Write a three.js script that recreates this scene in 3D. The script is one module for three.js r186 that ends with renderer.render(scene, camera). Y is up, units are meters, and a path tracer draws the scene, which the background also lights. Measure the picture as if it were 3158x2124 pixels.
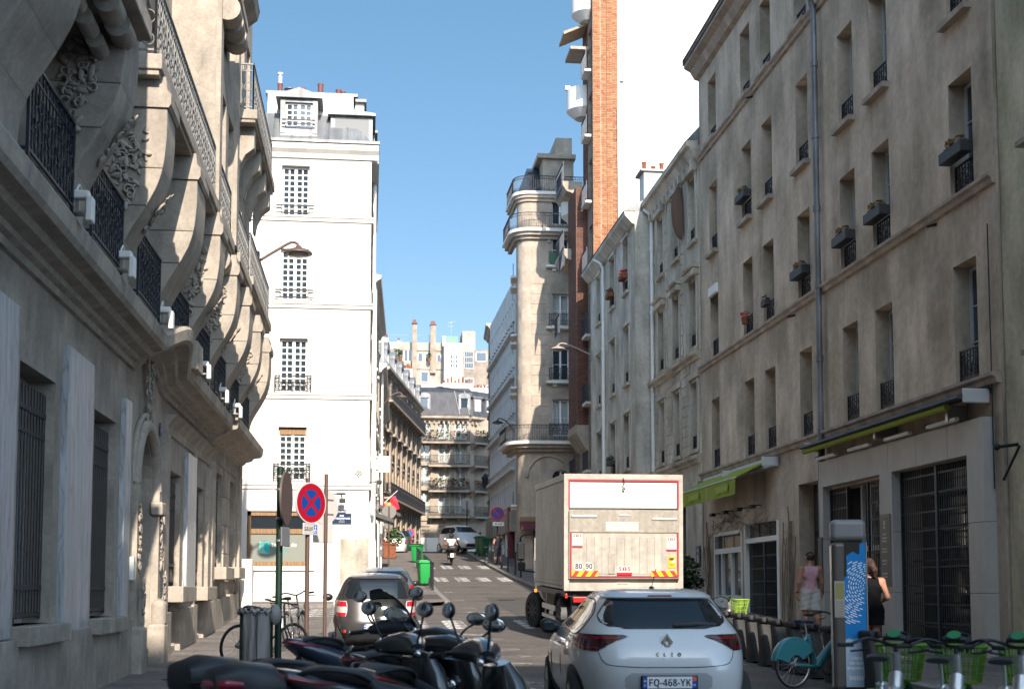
import * as THREE from 'three';
import { mergeGeometries, mergeVertices, toCreasedNormals } from 'three/addons/utils/BufferGeometryUtils.js';
import { RoundedBoxGeometry } from 'three/addons/geometries/RoundedBoxGeometry.js';

// ---------------------------------------------------------------- camera, sky, sun, exposure
const scene = new THREE.Scene();
const camera = new THREE.PerspectiveCamera(30.44, 1024 / 688, 0.1, 3000);
camera.position.set(0, 1.45, 0);
camera.rotation.order = 'YXZ';
camera.rotation.set(THREE.MathUtils.degToRad(4.311), THREE.MathUtils.degToRad(-6.477), 0);
camera.setViewOffset(1024, 688, 0, -149, 1024, 688);          // shift lens: verticals stay nearly upright
camera.focus = 27; camera.userData.fStop = 2.4;
const EXPOSURE = 3.1, SUN = 2.9, SKY = 0.82;
{
  // clear sky: CIE clear-sky luminance round the sun's direction, bluer away from it, paler to the horizon
  const W = 512, H = 256, data = new Float32Array(W * H * 4), S = new THREE.Vector3(0.135, Math.tan(32 * Math.PI / 180) * Math.hypot(1, 0.135), 1).normalize(), v = new THREE.Vector3();
  const blue = [0.072, 0.163, 0.282], pale = [0.20, 0.25, 0.295], white = [0.275, 0.255, 0.225];
  const perez = (ct, g) => (1 - Math.exp(-0.32 / Math.max(0.03, ct))) * (1 + 19 * Math.exp(-3 * g) + 0.3 * Math.cos(g) ** 2), ref = perez(0.42, 2.0);
  for (let j = 0; j < H; j++) for (let i = 0; i < W; i++) {
    const el = (j + 0.5) / H * Math.PI - Math.PI / 2, az = (i + 0.5) / W * Math.PI * 2, k = (j * W + i) * 4;
    v.set(-Math.cos(el) * Math.cos(az), Math.sin(Math.max(el, 0)), -Math.cos(el) * Math.sin(az)).normalize();   // equirectangular: u = 0.5 + atan2(z, x) / 2 pi
    const g = Math.acos(THREE.MathUtils.clamp(v.dot(S), -1, 1)), L = Math.min(12, perez(v.y, Math.max(g, 0.12)) / ref), h = Math.pow(1 - Math.max(0, v.y), 5), w = Math.exp(-2.2 * g);
    for (let c = 0; c < 3; c++) { let col = blue[c] + (pale[c] - blue[c]) * h * 0.9; col += (white[c] - col) * w; data[k + c] = col * L * SKY * (el < 0 ? 0.5 : 1); }
    data[k + 3] = 1;
  }
  const sky = new THREE.DataTexture(data, W, H, THREE.RGBAFormat, THREE.FloatType);
  sky.mapping = THREE.EquirectangularReflectionMapping;
  sky.magFilter = sky.minFilter = THREE.LinearFilter;
  sky.needsUpdate = true;
  scene.background = sky; scene.environment = sky;
}
const sunDir = new THREE.Vector3(0.135, Math.tan(32 * Math.PI / 180) * Math.hypot(1, 0.135), 1).normalize();
const sun = new THREE.DirectionalLight(new THREE.Color(1, 0.89, 0.76), SUN);
sun.position.set(4, 0, -45).addScaledVector(sunDir, 160);
sun.target.position.set(4, 0, -45);
sun.castShadow = true; sun.shadow.radius = 1; sun.shadow.mapSize.set(4096, 4096);
Object.assign(sun.shadow.camera, { left: -70, right: 70, top: 90, bottom: -60, near: 1, far: 400 });
scene.add(sun, sun.target);

// ---------------------------------------------------------------- helpers
let seed = 12345;
function rnd(a = 0, b = 1) { seed = (seed * 1664525 + 1013904223) >>> 0; return a + (b - a) * seed / 4294967296; }
const V = (x, y, z) => new THREE.Vector3(x, y, z);
const PI = Math.PI, lerp = (a, b, t) => a + (b - a) * t, clamp = (x, a = 0, b = 1) => Math.min(b, Math.max(a, x));
const PROFILE = [[-400, 0], [0, 0], [12, 0], [20, .1], [27, .3], [31, .45], [36, .65], [45, 1.05], [50, 1.3], [60, 1.95], [70, 2.7], [85, 3.85], [100, 4.3], [140, 4.6], [900, 5]];
function lin(d) { for (let i = 1; i < PROFILE.length; i++) if (d <= PROFILE[i][0]) { const [a, ya] = PROFILE[i - 1], [b, yb] = PROFILE[i]; return ya + (yb - ya) * (d - a) / (b - a); } return 5; }
const gy = d => (lin(d - 2) + lin(d - 1) + lin(d) + lin(d + 1) + lin(d + 2)) / 5;   // height of the street at distance d

function metric(g) {                                    // uv in metres, by the face's main direction
  if (g.index) g = g.toNonIndexed();
  const p = g.attributes.position, n = g.attributes.normal || (g.computeVertexNormals(), g.attributes.normal), uv = new Float32Array(p.count * 2);
  for (let i = 0; i < p.count; i += 3) {
    const k = [0, 1, 2].map(q => V(p.getX(i + q), p.getY(i + q), p.getZ(i + q)));
    const f = k[1].clone().sub(k[0]).cross(k[2].clone().sub(k[0])), ax = Math.abs(f.x), ay = Math.abs(f.y), az = Math.abs(f.z);
    k.forEach((v, q) => { const o = (i + q) * 2; if (ay > ax && ay > az) { uv[o] = v.x; uv[o + 1] = v.z; } else if (ax > az) { uv[o] = v.z; uv[o + 1] = v.y; } else { uv[o] = v.x; uv[o + 1] = v.y; } });
  }
  g.setAttribute('uv', new THREE.BufferAttribute(uv, 2));
  return g;
}
function clean(g) {
  if (g.index) g = g.toNonIndexed();
  if (!g.attributes.normal) g.computeVertexNormals();
  if (!g.attributes.uv) g.setAttribute('uv', new THREE.BufferAttribute(new Float32Array(g.attributes.position.count * 2), 2));
  for (const k of Object.keys(g.attributes)) if (!['position', 'normal', 'uv', 'color'].includes(k)) g.deleteAttribute(k);
  return g;
}
const merge = list => list.length === 1 ? clean(list[0]) : mergeGeometries(list.map(clean));
const bb = (x0, x1, y0, y1, z0, z1) => new THREE.BoxGeometry(Math.abs(x1 - x0), Math.abs(y1 - y0), Math.abs(z1 - z0)).translate((x0 + x1) / 2, (y0 + y1) / 2, (z0 + z1) / 2);
const rbox = (w, h, d, r, x = 0, y = 0, z = 0, s = 2) => new RoundedBoxGeometry(w, h, d, s, Math.min(r, w / 2.01, h / 2.01, d / 2.01)).translate(x, y, z);
const cyl = (r0, r1, h, x = 0, y = 0, z = 0, seg = 12) => new THREE.CylinderGeometry(r1, r0, h, seg).translate(x, y + h / 2, z);   // r0 below, r1 above
function rod(a, b, r, seg = 6, r2 = r) {
  const A = V(...a), B = V(...b), L = A.distanceTo(B), g = new THREE.CylinderGeometry(r2, r, L, seg);
  g.applyQuaternion(new THREE.Quaternion().setFromUnitVectors(V(0, 1, 0), B.clone().sub(A).normalize()));
  return g.translate((A.x + B.x) / 2, (A.y + B.y) / 2, (A.z + B.z) / 2);
}
const tube = (pts, r, n = 20, seg = 6, closed = false) => new THREE.TubeGeometry(new THREE.CatmullRomCurve3(pts.map(p => V(...p)), closed, 'centripetal'), n, r, seg, closed);
const ball = (r, x, y, z, sx = 1, sy = 1, sz = 1, n = 10) => new THREE.SphereGeometry(r, n, Math.max(6, n * .7 | 0)).scale(sx, sy, sz).translate(x, y, z);
const ring = (R, r, x = 0, y = 0, z = 0, arc = PI * 2, a = 4, b = 14) => new THREE.TorusGeometry(R, r, a, b, arc).translate(x, y, z);
function shapeOf(pts) { const s = new THREE.Shape(); pts.forEach(([x, y], i) => i ? s.lineTo(x, y) : s.moveTo(x, y)); s.closePath(); return s; }
function prism(pts, depth, bevel = 0) {                  // outline in x,y pushed along z from 0 to depth
  return new THREE.ExtrudeGeometry(shapeOf(pts), { depth: depth - 2 * bevel, bevelEnabled: bevel > 0, bevelSize: bevel, bevelThickness: bevel, bevelOffset: -bevel, bevelSegments: 2, curveSegments: 8 }).translate(0, 0, bevel);
}
const alongX = (pts, x0, x1, bevel = 0) => prism(pts.map(([z, y]) => [-z, y]), x1 - x0, bevel).rotateY(PI / 2).translate(x0, 0, 0);   // profile in z,y pushed along x
function loft(secs, n = 16, pow = 2.4, cap = true) {      // rounded cross-sections along a path: {p:[x,y,z], w, h, t:[tangent], up:[..]}
  const P = [], I = [];
  secs.forEach((s, i) => {
    const q = V(...s.p), t = s.t ? V(...s.t) : V(...secs[Math.min(i + 1, secs.length - 1)].p).sub(V(...secs[Math.max(i - 1, 0)].p));
    t.normalize();
    const side = V().crossVectors(t, V(...(s.up || [0, 1, 0]))).normalize(), up = V().crossVectors(side, t).normalize(), e = 2 / (s.pow || pow);
    for (let k = 0; k < n; k++) {
      const a = k / n * PI * 2, c = Math.cos(a), z = Math.sin(a);
      const cx = Math.sign(c) * Math.pow(Math.abs(c), e) * s.w, cy = Math.sign(z) * Math.pow(Math.abs(z), e) * (z < 0 && s.hb ? s.hb : s.h);
      const v = q.clone().addScaledVector(side, cx).addScaledVector(up, cy); P.push(v.x, v.y, v.z);
    }
  });
  const m = secs.length;
  for (let i = 0; i < m - 1; i++) for (let k = 0; k < n; k++) { const a = i * n + k, b = i * n + (k + 1) % n, c = a + n, d = b + n; I.push(a, b, c, b, d, c); }
  if (cap) for (const [row, flip] of [[0, 1], [m - 1, 0]]) { const c = P.length / 3; P.push(...secs[row].p); for (let k = 0; k < n; k++) { const a = row * n + k, b = row * n + (k + 1) % n; flip ? I.push(a, c, b) : I.push(a, b, c); } }
  const g = new THREE.BufferGeometry(); g.setAttribute('position', new THREE.Float32BufferAttribute(P, 3)); g.setIndex(I); g.computeVertexNormals();
  return toCreasedNormals(g, 0.9);
}
const used = {};
function numbered(n) { const k = used[n] = (used[n] ?? -1) + 1; return k ? n + '_' + String(k).padStart(3, '0') : n; }
function obj(name, geo, material, parent = scene, keepUV = false) {
  let g = Array.isArray(geo) ? merge(geo) : clean(geo);
  if (!keepUV && material.map && !g.userData.metric) { g = metric(g); g.userData.metric = true; }
  const m = new THREE.Mesh(g, material);
  m.name = parent === scene ? numbered(name) : name; m.castShadow = m.receiveShadow = true; parent.add(m);
  return m;
}
function thing(name, label, category, [x, y, z] = [0, 0, 0], turn = 0, group) {
  const o = new THREE.Group(); o.name = numbered(name); o.position.set(x, y, z); o.rotation.y = turn;
  o.userData = { label, category }; if (group) o.userData.group = group; scene.add(o); return o;
}
function tag(o, label, category, group) { o.userData.label = label; o.userData.category = category; if (group) o.userData.group = group; return o; }
function copyOf(root, [x, y, z], turn, label) {
  const r = root.clone(); r.userData = { ...root.userData }; r.name = numbered(root.name.replace(/_\d{3}$/, '')); r.position.set(x, y, z); r.rotation.y = turn;
  if (label) r.userData.label = label; scene.add(r); return r;
}
const structure = o => { o.userData.kind = 'structure'; return o; };
const at = (o, x, y, z, ry = 0) => { o.position.set(x, y, z); o.rotation.y = ry; return o; };

// ---------------------------------------------------------------- procedural textures
function hash(x, y, s) { let h = (x * 374761393 + y * 668265263 + s * 1442695041) | 0; h = Math.imul(h ^ (h >>> 13), 1274126177); return ((h ^ (h >>> 16)) >>> 0) / 4294967296; }
function vn(x, y, per, s) {
  const xi = Math.floor(x), yi = Math.floor(y), fx = x - xi, fy = y - yi, u = fx * fx * (3 - 2 * fx), v = fy * fy * (3 - 2 * fy), m = (a, p) => ((a % p) + p) % p;
  const px = per[0], py = per[1], a = hash(m(xi, px), m(yi, py), s), b = hash(m(xi + 1, px), m(yi, py), s), c = hash(m(xi, px), m(yi + 1, py), s), d = hash(m(xi + 1, px), m(yi + 1, py), s);
  return a + (b - a) * u + (c - a) * v + (a - b - c + d) * u * v;
}
function fbm(u, v, nx, ny, oct = 5, s = 1, gain = .55) { let r = 0, a = 1, t = 0; for (let o = 0; o < oct; o++) { r += a * vn(u * nx, v * ny, [nx, ny], s + o); t += a; a *= gain; nx *= 2; ny *= 2; } return r / t; }
function tex(n, fn, srgb = true) {
  const d = new Uint8Array(n * n * 4);
  for (let j = 0; j < n; j++) for (let i = 0; i < n; i++) { const c = fn(i / n, j / n), k = (j * n + i) * 4; for (let q = 0; q < 3; q++) d[k + q] = clamp(typeof c === 'number' ? c : c[q]) * 255; d[k + 3] = 255; }
  const t = new THREE.DataTexture(d, n, n); t.wrapS = t.wrapT = THREE.RepeatWrapping; t.magFilter = THREE.LinearFilter; t.minFilter = THREE.LinearMipmapLinearFilter; t.generateMipmaps = true;
  if (srgb) t.colorSpace = THREE.SRGBColorSpace; t.needsUpdate = true; return t;
}
const sized = (t, w, h = w) => { const c = t.clone(); c.repeat.set(1 / w, 1 / h); c.needsUpdate = true; return c; };
const T = {
  plaster: tex(512, (u, v) => { const a = fbm(u, v, 4, 4, 6, 3), b = fbm(u, v, 14, 3, 4, 11), c = fbm(u, v, 60, 60, 2, 21); return [0, 1, 2].map(k => .66 + .40 * (a - .5) + .16 + (b - .5) * .30 + (c - .5) * .10 - (k === 2 ? (1 - a) * .05 : 0)); }),
  stone: tex(512, (u, v) => { const a = fbm(u, v, 6, 6, 6, 5), b = fbm(u, v, 9, 2, 4, 31), c = fbm(u, v, 90, 90, 2, 8); return [0, 1, 2].map(k => .76 + (a - .5) * .30 + (b - .5) * .16 + (c - .5) * .10 - k * .012 * a); }),
  white: tex(256, (u, v) => { const a = fbm(u, v, 3, 3, 6, 9), b = fbm(u, v, 12, 2, 4, 17); return [0, 1, 2].map(k => .90 + (a - .5) * .10 + (b - .5) * .06 - k * .012 * (1 - a)); }),
  marble: tex(512, (u, v) => { const w = fbm(u, v, 5, 3, 5, 44), s = Math.abs(Math.sin((u * 9 + w * 3.2 + v * 1.0) * PI * 2 * .5 * 2)), f = fbm(u, v, 30, 6, 4, 6); const g = .70 + (1 - Math.pow(1 - s, 3)) * .16 + (f - .5) * .3; return [g, g, g * 1.01]; }),
  asphalt: tex(512, (u, v) => { const a = fbm(u, v, 5, 5, 5, 2), c = fbm(u, v, 128, 128, 2, 4, .8), p = fbm(u, v, 2, 3, 3, 77); return .70 + (a - .5) * .28 + (c - .5) * .34 + (p - .5) * .16; }),
  grain: tex(256, (u, v) => .5 + (fbm(u, v, 40, 40, 3, 15, .7) - .5), false),
  fine: tex(256, (u, v) => fbm(u, v, 10, 10, 5, 55), false),
  zinc: tex(256, (u, v) => { const a = fbm(u, v, 6, 3, 5, 61), b = fbm(u, v, 20, 3, 3, 67); return .78 + (a - .5) * .34 + (b - .5) * .2; }),
  worn: tex(256, (u, v) => { const a = fbm(u, v, 6, 6, 5, 91), b = fbm(u, v, 40, 40, 3, 93, .8); return clamp((a * .75 + b * .45 - .50) * 4.5); }, false),
  wood: tex(256, (u, v) => { const a = fbm(u, v, 24, 2, 4, 71); return [.80 + (a - .5) * .5, .80 + (a - .5) * .55, .8 + (a - .5) * .6]; }),
  dirt: tex(512, (u, v) => { const a = fbm(u, v, 18, 2, 5, 131), b = fbm(u, v, 4, 4, 5, 137), c = fbm(u, v, 30, 30, 3, 139); const g = .84 + (a - .5) * .14 + (b - .5) * .24 + (c - .5) * .14; return [g, g * .985, g * .955]; }),
};
function mat(r, g, b, rough = .85, o = {}) {
  const { map, size = 3, sizeY, bump, bumpSize, bumpScale, ...rest } = o;
  const m = new THREE.MeshPhysicalMaterial({ roughness: rough, ...rest }); m.color.setRGB(r, g, b);
  if (map) m.map = sized(T[map], size, sizeY ?? size);
  if (bump) { m.bumpMap = sized(T[bump], bumpSize ?? 1); m.bumpScale = bumpScale ?? .01; if (!map) m.map = null; }
  return m;
}
const M = {
  beige: mat(.72, .58, .475, .92, { map: 'plaster', size: 6.5, bump: 'fine', bumpSize: 1.3, bumpScale: .012 }),
  beigeTrim: mat(.68, .555, .455, .9, { map: 'stone', size: 2.5 }),
  yellowWall: mat(.70, .62, .47, .9, { map: 'plaster', size: 5 }),
  leftStone: mat(.61, .54, .455, .88, { map: 'stone', size: 3.2, bump: 'fine', bumpSize: .8, bumpScale: .005 }),
  leftTrim: mat(.64, .57, .485, .85, { map: 'stone', size: 2.2, bump: 'fine', bumpSize: .6, bumpScale: .005 }),
  marble: mat(.60, .615, .63, .35, { map: 'marble', size: 1.7, sizeY: 4.2 }),
  white: mat(.80, .775, .745, .9, { map: 'white', size: 5 }),
  whiteTrim: mat(.82, .79, .75, .85, { map: 'white', size: 2 }),
  cream: mat(.62, .53, .435, .88, { map: 'stone', size: 4 }),
  ochre: mat(.60, .47, .335, .88, { map: 'stone', size: 4 }),
  pale: mat(.76, .665, .575, .9, { map: 'plaster', size: 6 }),
  greyWhite: mat(.75, .69, .63, .9, { map: 'plaster', size: 5 }),
  modern: mat(.60, .61, .61, .8, { map: 'white', size: 4 }),
  concrete: mat(.62, .56, .48, .9, { map: 'stone', size: 5 }),
  zinc: mat(.30, .31, .325, .5, { map: 'zinc', size: 2.2, metalness: .35 }),
  slate: mat(.075, .075, .085, .55, { map: 'zinc', size: 1.5 }),
  iron: mat(.022, .024, .03, .5, { metalness: .4 }),
  ironBlue: mat(.022, .03, .045, .45, { metalness: .3 }),
  barIron: mat(.075, .062, .055, .55),
  paleIron: mat(.22, .215, .205, .6),
  steel: mat(.36, .355, .35, .4, { metalness: .7 }),
  glass: mat(.018, .024, .03, .03, { ior: 1.6 }),
  glassSky: mat(.03, .045, .06, .03, { ior: 1.7 }),
  curtain: mat(.50, .50, .49, .8),
  pane: mat(.9, .93, .93, .02, { transmission: 1, thickness: 0, ior: 1.5 }),
  frame: mat(.76, .75, .72, .6),
  frameGrey: mat(.50, .51, .50, .6),
  wood: mat(.36, .20, .085, .55, { map: 'wood', size: .5 }),
  clay: mat(.36, .115, .05, .85, { map: 'stone', size: .6 }),
  darkClay: mat(.13, .05, .042, .7),
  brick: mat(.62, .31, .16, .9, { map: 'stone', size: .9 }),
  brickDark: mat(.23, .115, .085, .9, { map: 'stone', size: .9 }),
  mortar: mat(.42, .36, .29, .95, { map: 'stone', size: 1.2 }),
  asphalt: mat(.225, .197, .182, .92, { map: 'asphalt', size: 4.5, bump: 'grain', bumpSize: .45, bumpScale: .008 }),
  pavement: mat(.34, .30, .275, .92, { map: 'asphalt', size: 3.2, bump: 'grain', bumpSize: .4, bumpScale: .006 }),
  granite: mat(.36, .345, .33, .85, { map: 'stone', size: .8 }),
  black: mat(.012, .013, .015, .4),
  rubber: mat(.018, .018, .018, .85),
  plastic: mat(.02, .022, .026, .55),
  chrome: mat(.8, .8, .8, .12, { metalness: 1 }),
  alu: mat(.55, .55, .55, .35, { metalness: .8 }),
  greenBin: mat(.02, .30, .07, .45), greenDark: mat(.012, .10, .035, .5),
  leaf: mat(.055, .105, .03, .7, { side: THREE.DoubleSide }), leafDark: mat(.028, .06, .022, .7, { side: THREE.DoubleSide }), leafDry: mat(.20, .13, .06, .8, { side: THREE.DoubleSide }),
  flower: mat(.55, .06, .07, .6, { side: THREE.DoubleSide }),
};

// lettering and flat print on a canvas
function print(w, h, draw) {
  const c = document.createElement('canvas'); c.width = w; c.height = h; const x = c.getContext('2d'); draw(x, w, h);
  const t = new THREE.CanvasTexture(c); t.colorSpace = THREE.SRGBColorSpace; t.magFilter = THREE.LinearFilter; return t;
}
const printed = (w, h, draw, rough = .5, o = {}) => new THREE.MeshPhysicalMaterial({ map: print(w, h, draw), roughness: rough, ...o });
// sheet: a printed rectangle facing +z with its own 0..1 uv
const sheet = (w, h, x = 0, y = 0, z = 0) => new THREE.PlaneGeometry(w, h).translate(x, y, z);

// ---------------------------------------------------------------- building pieces
function wallGeo(x0, x1, y0, y1, t, holes = []) {
  const s = shapeOf([[x0, y0], [x1, y0], [x1, y1], [x0, y1]]);
  for (const h of holes) {
    const [a, b, c, d, arch] = h, p = new THREE.Path();
    p.moveTo(a, c); p.lineTo(b, c);
    if (arch) { const r = (b - a) / 2, ry = arch === true ? r : arch; p.lineTo(b, d - ry); for (let k = 1; k <= 12; k++) { const q = k / 12 * PI; p.lineTo((a + b) / 2 + Math.cos(q) * r, d - ry + Math.sin(q) * ry); } } else { p.lineTo(b, d); p.lineTo(a, d); }
    p.closePath(); s.holes.push(p);
  }
  return new THREE.ExtrudeGeometry(s, { depth: t, bevelEnabled: false }).translate(0, 0, -t);
}
const cache = {};
const once = (k, f) => cache[k] ??= f();
function guardGeo(w, h, kind = 'bars') {                 // iron window guard, centred in x, standing on y = 0
  return once('guard' + [w.toFixed(2), h, kind], () => {
    const g = [bb(-w / 2, w / 2, h - .03, h, -.02, .02), bb(-w / 2, w / 2, .05, .075, -.012, .012)], n = Math.max(3, Math.round(w / .12));
    if (kind === 'rail') return merge([bb(-w / 2 - .15, w / 2 + .15, h - .04, h, -.02, .02), bb(-w / 2 - .15, w / 2 + .15, .06, .09, -.015, .015), bb(-w / 2, w / 2, h * .55, h * .55 + .02, -.01, .01)]);
    for (let i = 0; i <= n; i++) g.push(bb(-w / 2 + w * i / n - .008, -w / 2 + w * i / n + .008, .05, h, -.008, .008));
    if (kind === 'scroll' || kind === 'lace') {
      g.push(bb(-w / 2, w / 2, h - .16, h - .145, -.01, .01));
      const m = Math.round(w / .2);
      for (let i = 0; i < m; i++) { const x = -w / 2 + w * (i + .5) / m; g.push(ring(.07, .009, x, h - .085, 0), ring(.075, .009, x, .2, 0), ring(.085, .01, x, h * .5, 0)); if (kind === 'lace') g.push(ring(.06, .012, x, h * .5 + .14, 0), ring(.05, .012, x + .08, h * .5 - .1, 0)); }
    }
    for (const x of [-w / 2, w / 2]) g.push(bb(x - .015, x + .015, 0, h + .01, -.015, .015));
    return merge(g);
  });
}
function windowAt(parent, cx, y0, w, h, o = {}) {        // frame mesh with panes, sill and guard under it; faces +z
  const { inset = .25, cols = 2, rows = 4, leafs = 2, frame = M.frame, glass = M.glass, curtain = false, single = true } = o, fw = .06, bw = o.bw ?? .025, mw = .1;
  const key = 'win' + [w.toFixed(3), h.toFixed(3), cols, rows, leafs, bw];
  const fg = once(key, () => {
    const g = [bb(-w / 2, -w / 2 + fw, 0, h, -.04, .03), bb(w / 2 - fw, w / 2, 0, h, -.04, .03), bb(-w / 2, w / 2, h - fw, h, -.04, .028), bb(-w / 2, w / 2, 0, fw * 1.5, -.04, .028)];
    const inner = w - 2 * fw, lw = inner / leafs;
    for (let l = 1; l < leafs; l++) g.push(bb(-inner / 2 + lw * l - mw / 2, -inner / 2 + lw * l + mw / 2, fw, h - fw, -.03, .035));
    for (let l = 0; l < leafs; l++) {
      const a = -inner / 2 + lw * l + (l ? mw / 2 : 0), b = a + lw - (leafs > 1 ? (l === 0 || l === leafs - 1 ? mw / 2 : mw) : 0), y1 = fw * 1.5, y2 = h - fw;
      for (let c = 1; c < cols; c++) g.push(bb(lerp(a, b, c / cols) - bw / 2, lerp(a, b, c / cols) + bw / 2, y1, y2, -.02, .015));
      for (let r = 1; r < rows; r++) g.push(bb(a, b, lerp(y1, y2, r / rows) - bw / 2, lerp(y1, y2, r / rows) + bw / 2, -.02, .012));
    }
    return merge(g);
  });
  const m = obj('window', fg, frame, parent); at(m, cx, y0, -inset);
  if (curtain) {
    obj('pane', once(key + 'p', () => clean(new THREE.PlaneGeometry(w - .1, h - .1).translate(0, h / 2, -.005))), M.pane, m);
    obj('curtain', once(key + 'c', () => { const n = 14, g = new THREE.PlaneGeometry(w - .06, h, n * 3, 1), p = g.attributes.position; for (let i = 0; i < p.count; i++) p.setZ(i, -.12 + .02 * Math.sin(p.getX(i) * 40)); g.computeVertexNormals(); return clean(g.translate(0, h / 2, 0)); }), M.curtain, m);
    obj('back', once(key + 'b', () => clean(bb(-w / 2 - .1, w / 2 + .1, -.1, h + .1, -.3, -.28))), M.black, m);
  } else if (single) obj('pane', once(key + 's', () => clean(bb(-w / 2 + .03, w / 2 - .03, .03, h - .03, -.03, -.012))), glass, m);
  else {
    const inner = w - 2 * fw, lw = inner / leafs;
    for (let l = 0; l < leafs; l++) {
      const a = -inner / 2 + lw * l + (l ? mw / 2 : 0), b = a + lw - (leafs > 1 ? (l === 0 || l === leafs - 1 ? mw / 2 : mw) : 0), y1 = fw * 1.5, y2 = h - fw, pw = (b - a) / cols, ph = (y2 - y1) / rows;
      const pg = once(key + 'pp', () => clean(bb(-pw / 2 + .008, pw / 2 - .008, -ph / 2 + .008, ph / 2 - .008, -.02, -.008)));
      for (let c = 0; c < cols; c++) for (let r = 0; r < rows; r++) { const q = obj('pane', pg, glass, m); q.position.set(a + pw * (c + .5), y1 + ph * (r + .5), 0); }
    }
  }
  if (o.sill) obj('sill', once('sill' + w.toFixed(2) + inset + o.sill, () => clean(bb(-w / 2 - .1, w / 2 + .1, -.12, 0, -.02, inset + o.sill))), o.sillMat ?? M.beigeTrim, m);
  if (o.guard) { const q = obj('railing', guardGeo(o.guardW ?? w - .02, o.guardH ?? .9, o.guard), o.guardMat ?? M.iron, m); q.position.z = inset + (o.guardOut ?? -.08); }
  if (o.blind) obj('blind', once('blind' + w.toFixed(2) + o.blind, () => clean(bb(-w / 2 + .02, w / 2 - .02, h - o.blind, h - .01, .04, .07))), o.blindMat ?? M.frame, m);
  return m;
}
const holeOf = (cx, y0, w, h) => [cx - w / 2, cx + w / 2, y0, y0 + h];
// thing at point a (x, distance), its local x running to b, facing the side that is on the reader's way from a to b turned to the viewer
function facadeThing(name, label, a, b, group) {
  const dx = b[0] - a[0], dd = b[1] - a[1];
  const t = thing(name, label, 'building', [a[0], 0, -a[1]], Math.atan2(dd, dx), group);
  t.userData.L = undefined; delete t.userData.L;
  return [t, Math.hypot(dx, dd)];
}
function shell(t, L, y0, y1, depth, material, wt = .4) {   // side, back and top walls behind a facade of length L
  obj('side_wall', bb(0, .3, y0, y1, -depth, -wt), material, t);
  obj('side_wall', bb(L - .3, L, y0, y1, -depth, -wt), material, t);
  obj('back_wall', bb(.3, L - .3, y0, y1, -depth, -depth + .3), material, t);
  obj('roof_slab', bb(.3, L - .3, y1 - .3, y1 - .003, -depth + .3, -wt), material, t);
}
// ---------------------------------------------------------------- ground, road, pavements
function strip(x0, x1, d0, d1, off, step = 1, nx = 1) {     // sheet that follows the street's slope; x0, x1 may be functions of d
  const f = typeof x0 === 'function' ? x0 : () => x0, g2 = typeof x1 === 'function' ? x1 : () => x1, n = Math.max(1, Math.round((d1 - d0) / step)), P = [], U = [], I = [];
  for (let i = 0; i <= n; i++) { const d = d0 + (d1 - d0) * i / n; for (let k = 0; k <= nx; k++) { const x = lerp(f(d), g2(d), k / nx); P.push(x, gy(d) + off, -d); U.push(x, -d); } }
  for (let i = 0; i < n; i++) for (let k = 0; k < nx; k++) { const a = i * (nx + 1) + k; I.push(a, a + 1, a + nx + 1, a + 1, a + nx + 2, a + nx + 1); }
  const g = new THREE.BufferGeometry(); g.setAttribute('position', new THREE.Float32BufferAttribute(P, 3)); g.setAttribute('uv', new THREE.Float32BufferAttribute(U, 2)); g.setIndex(I); g.computeVertexNormals();
  g.userData.metric = true; return g;
}
const sheetObj = (name, g, m, parent = scene) => { g = clean(g); g.userData.metric = true; return obj(name, g, m, parent); };
structure(sheetObj('ground', strip(-500, 500, -400, 900, -.03, 10), M.asphalt));
structure(sheetObj('road', strip(-60, 60, -30, 140, 0, 1), M.asphalt));
const leftKerb = d => d < 70 ? 2.72 : 2.72 + (d - 70) * .02, rightKerb = d => d < 33 ? 7.25 : d < 45 ? lerp(7.25, 6.9, (d - 33) / 12) : d < 75 ? lerp(6.9, 6.5, (d - 45) / 30) : 6.5 - (d - 75) * .0;
const P_H = .13;
function pavement(name, x0, x1, d0, d1, kerbs) {
  const s = structure(sheetObj(name, strip(x0, x1, d0, d1, P_H), M.pavement));
  for (const [fx, a, b, side] of kerbs) for (let d = a; d < b - .05; d += 1) {       // kerb stones, each its own
    const l = Math.min(1, b - d) - .012, x = typeof fx === 'function' ? fx(d) : fx, y = gy(d + l / 2);
    const k = obj('kerb_stone', once('kerb' + l.toFixed(2), () => clean(rbox(.2, .24, l, .018))), M.granite, s);
    k.position.set(x - side * .1, y + P_H - .112 + rnd(-.004, .004), -d - l / 2); k.rotation.x = Math.atan2(gy(d + l) - gy(d), l) ;
  }
  return s;
}
const pavL = pavement('pavement_left', -3.6, -.95, -12, 34.4, [[-.75, 8, 34.4, 1]]);
for (let x = -3.5; x < -1.4; x += 1) { const k = obj('kerb_stone', rbox(.98, .24, .2, .018), M.granite, pavL); k.position.set(x + .45, gy(34.4) + P_H - .112, -34.5); }
pavement('pavement_corner', -9, d => d > 42 ? 2.52 : 1.4 + Math.sqrt(Math.max(0, 1.4 * 1.4 - (42 - d) ** 2)) * .8, 40.6, 43, []);
{
  const p = pavement('pavement_far', d => -.5, d => leftKerb(d) - .2, 43, 108, [[leftKerb, 42, 96, 1]]);
  for (let x = -8; x < 1.3; x += 1) { const k = obj('kerb_stone', rbox(.98, .24, .2, .018), M.granite, p); k.position.set(x + .5, gy(40.6) + P_H - .112, -40.5); }
}
pavement('pavement_right', d => rightKerb(d) + .2, 11.2, -12, 110, [[d => rightKerb(d), 6, 100, -1]]);

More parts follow.
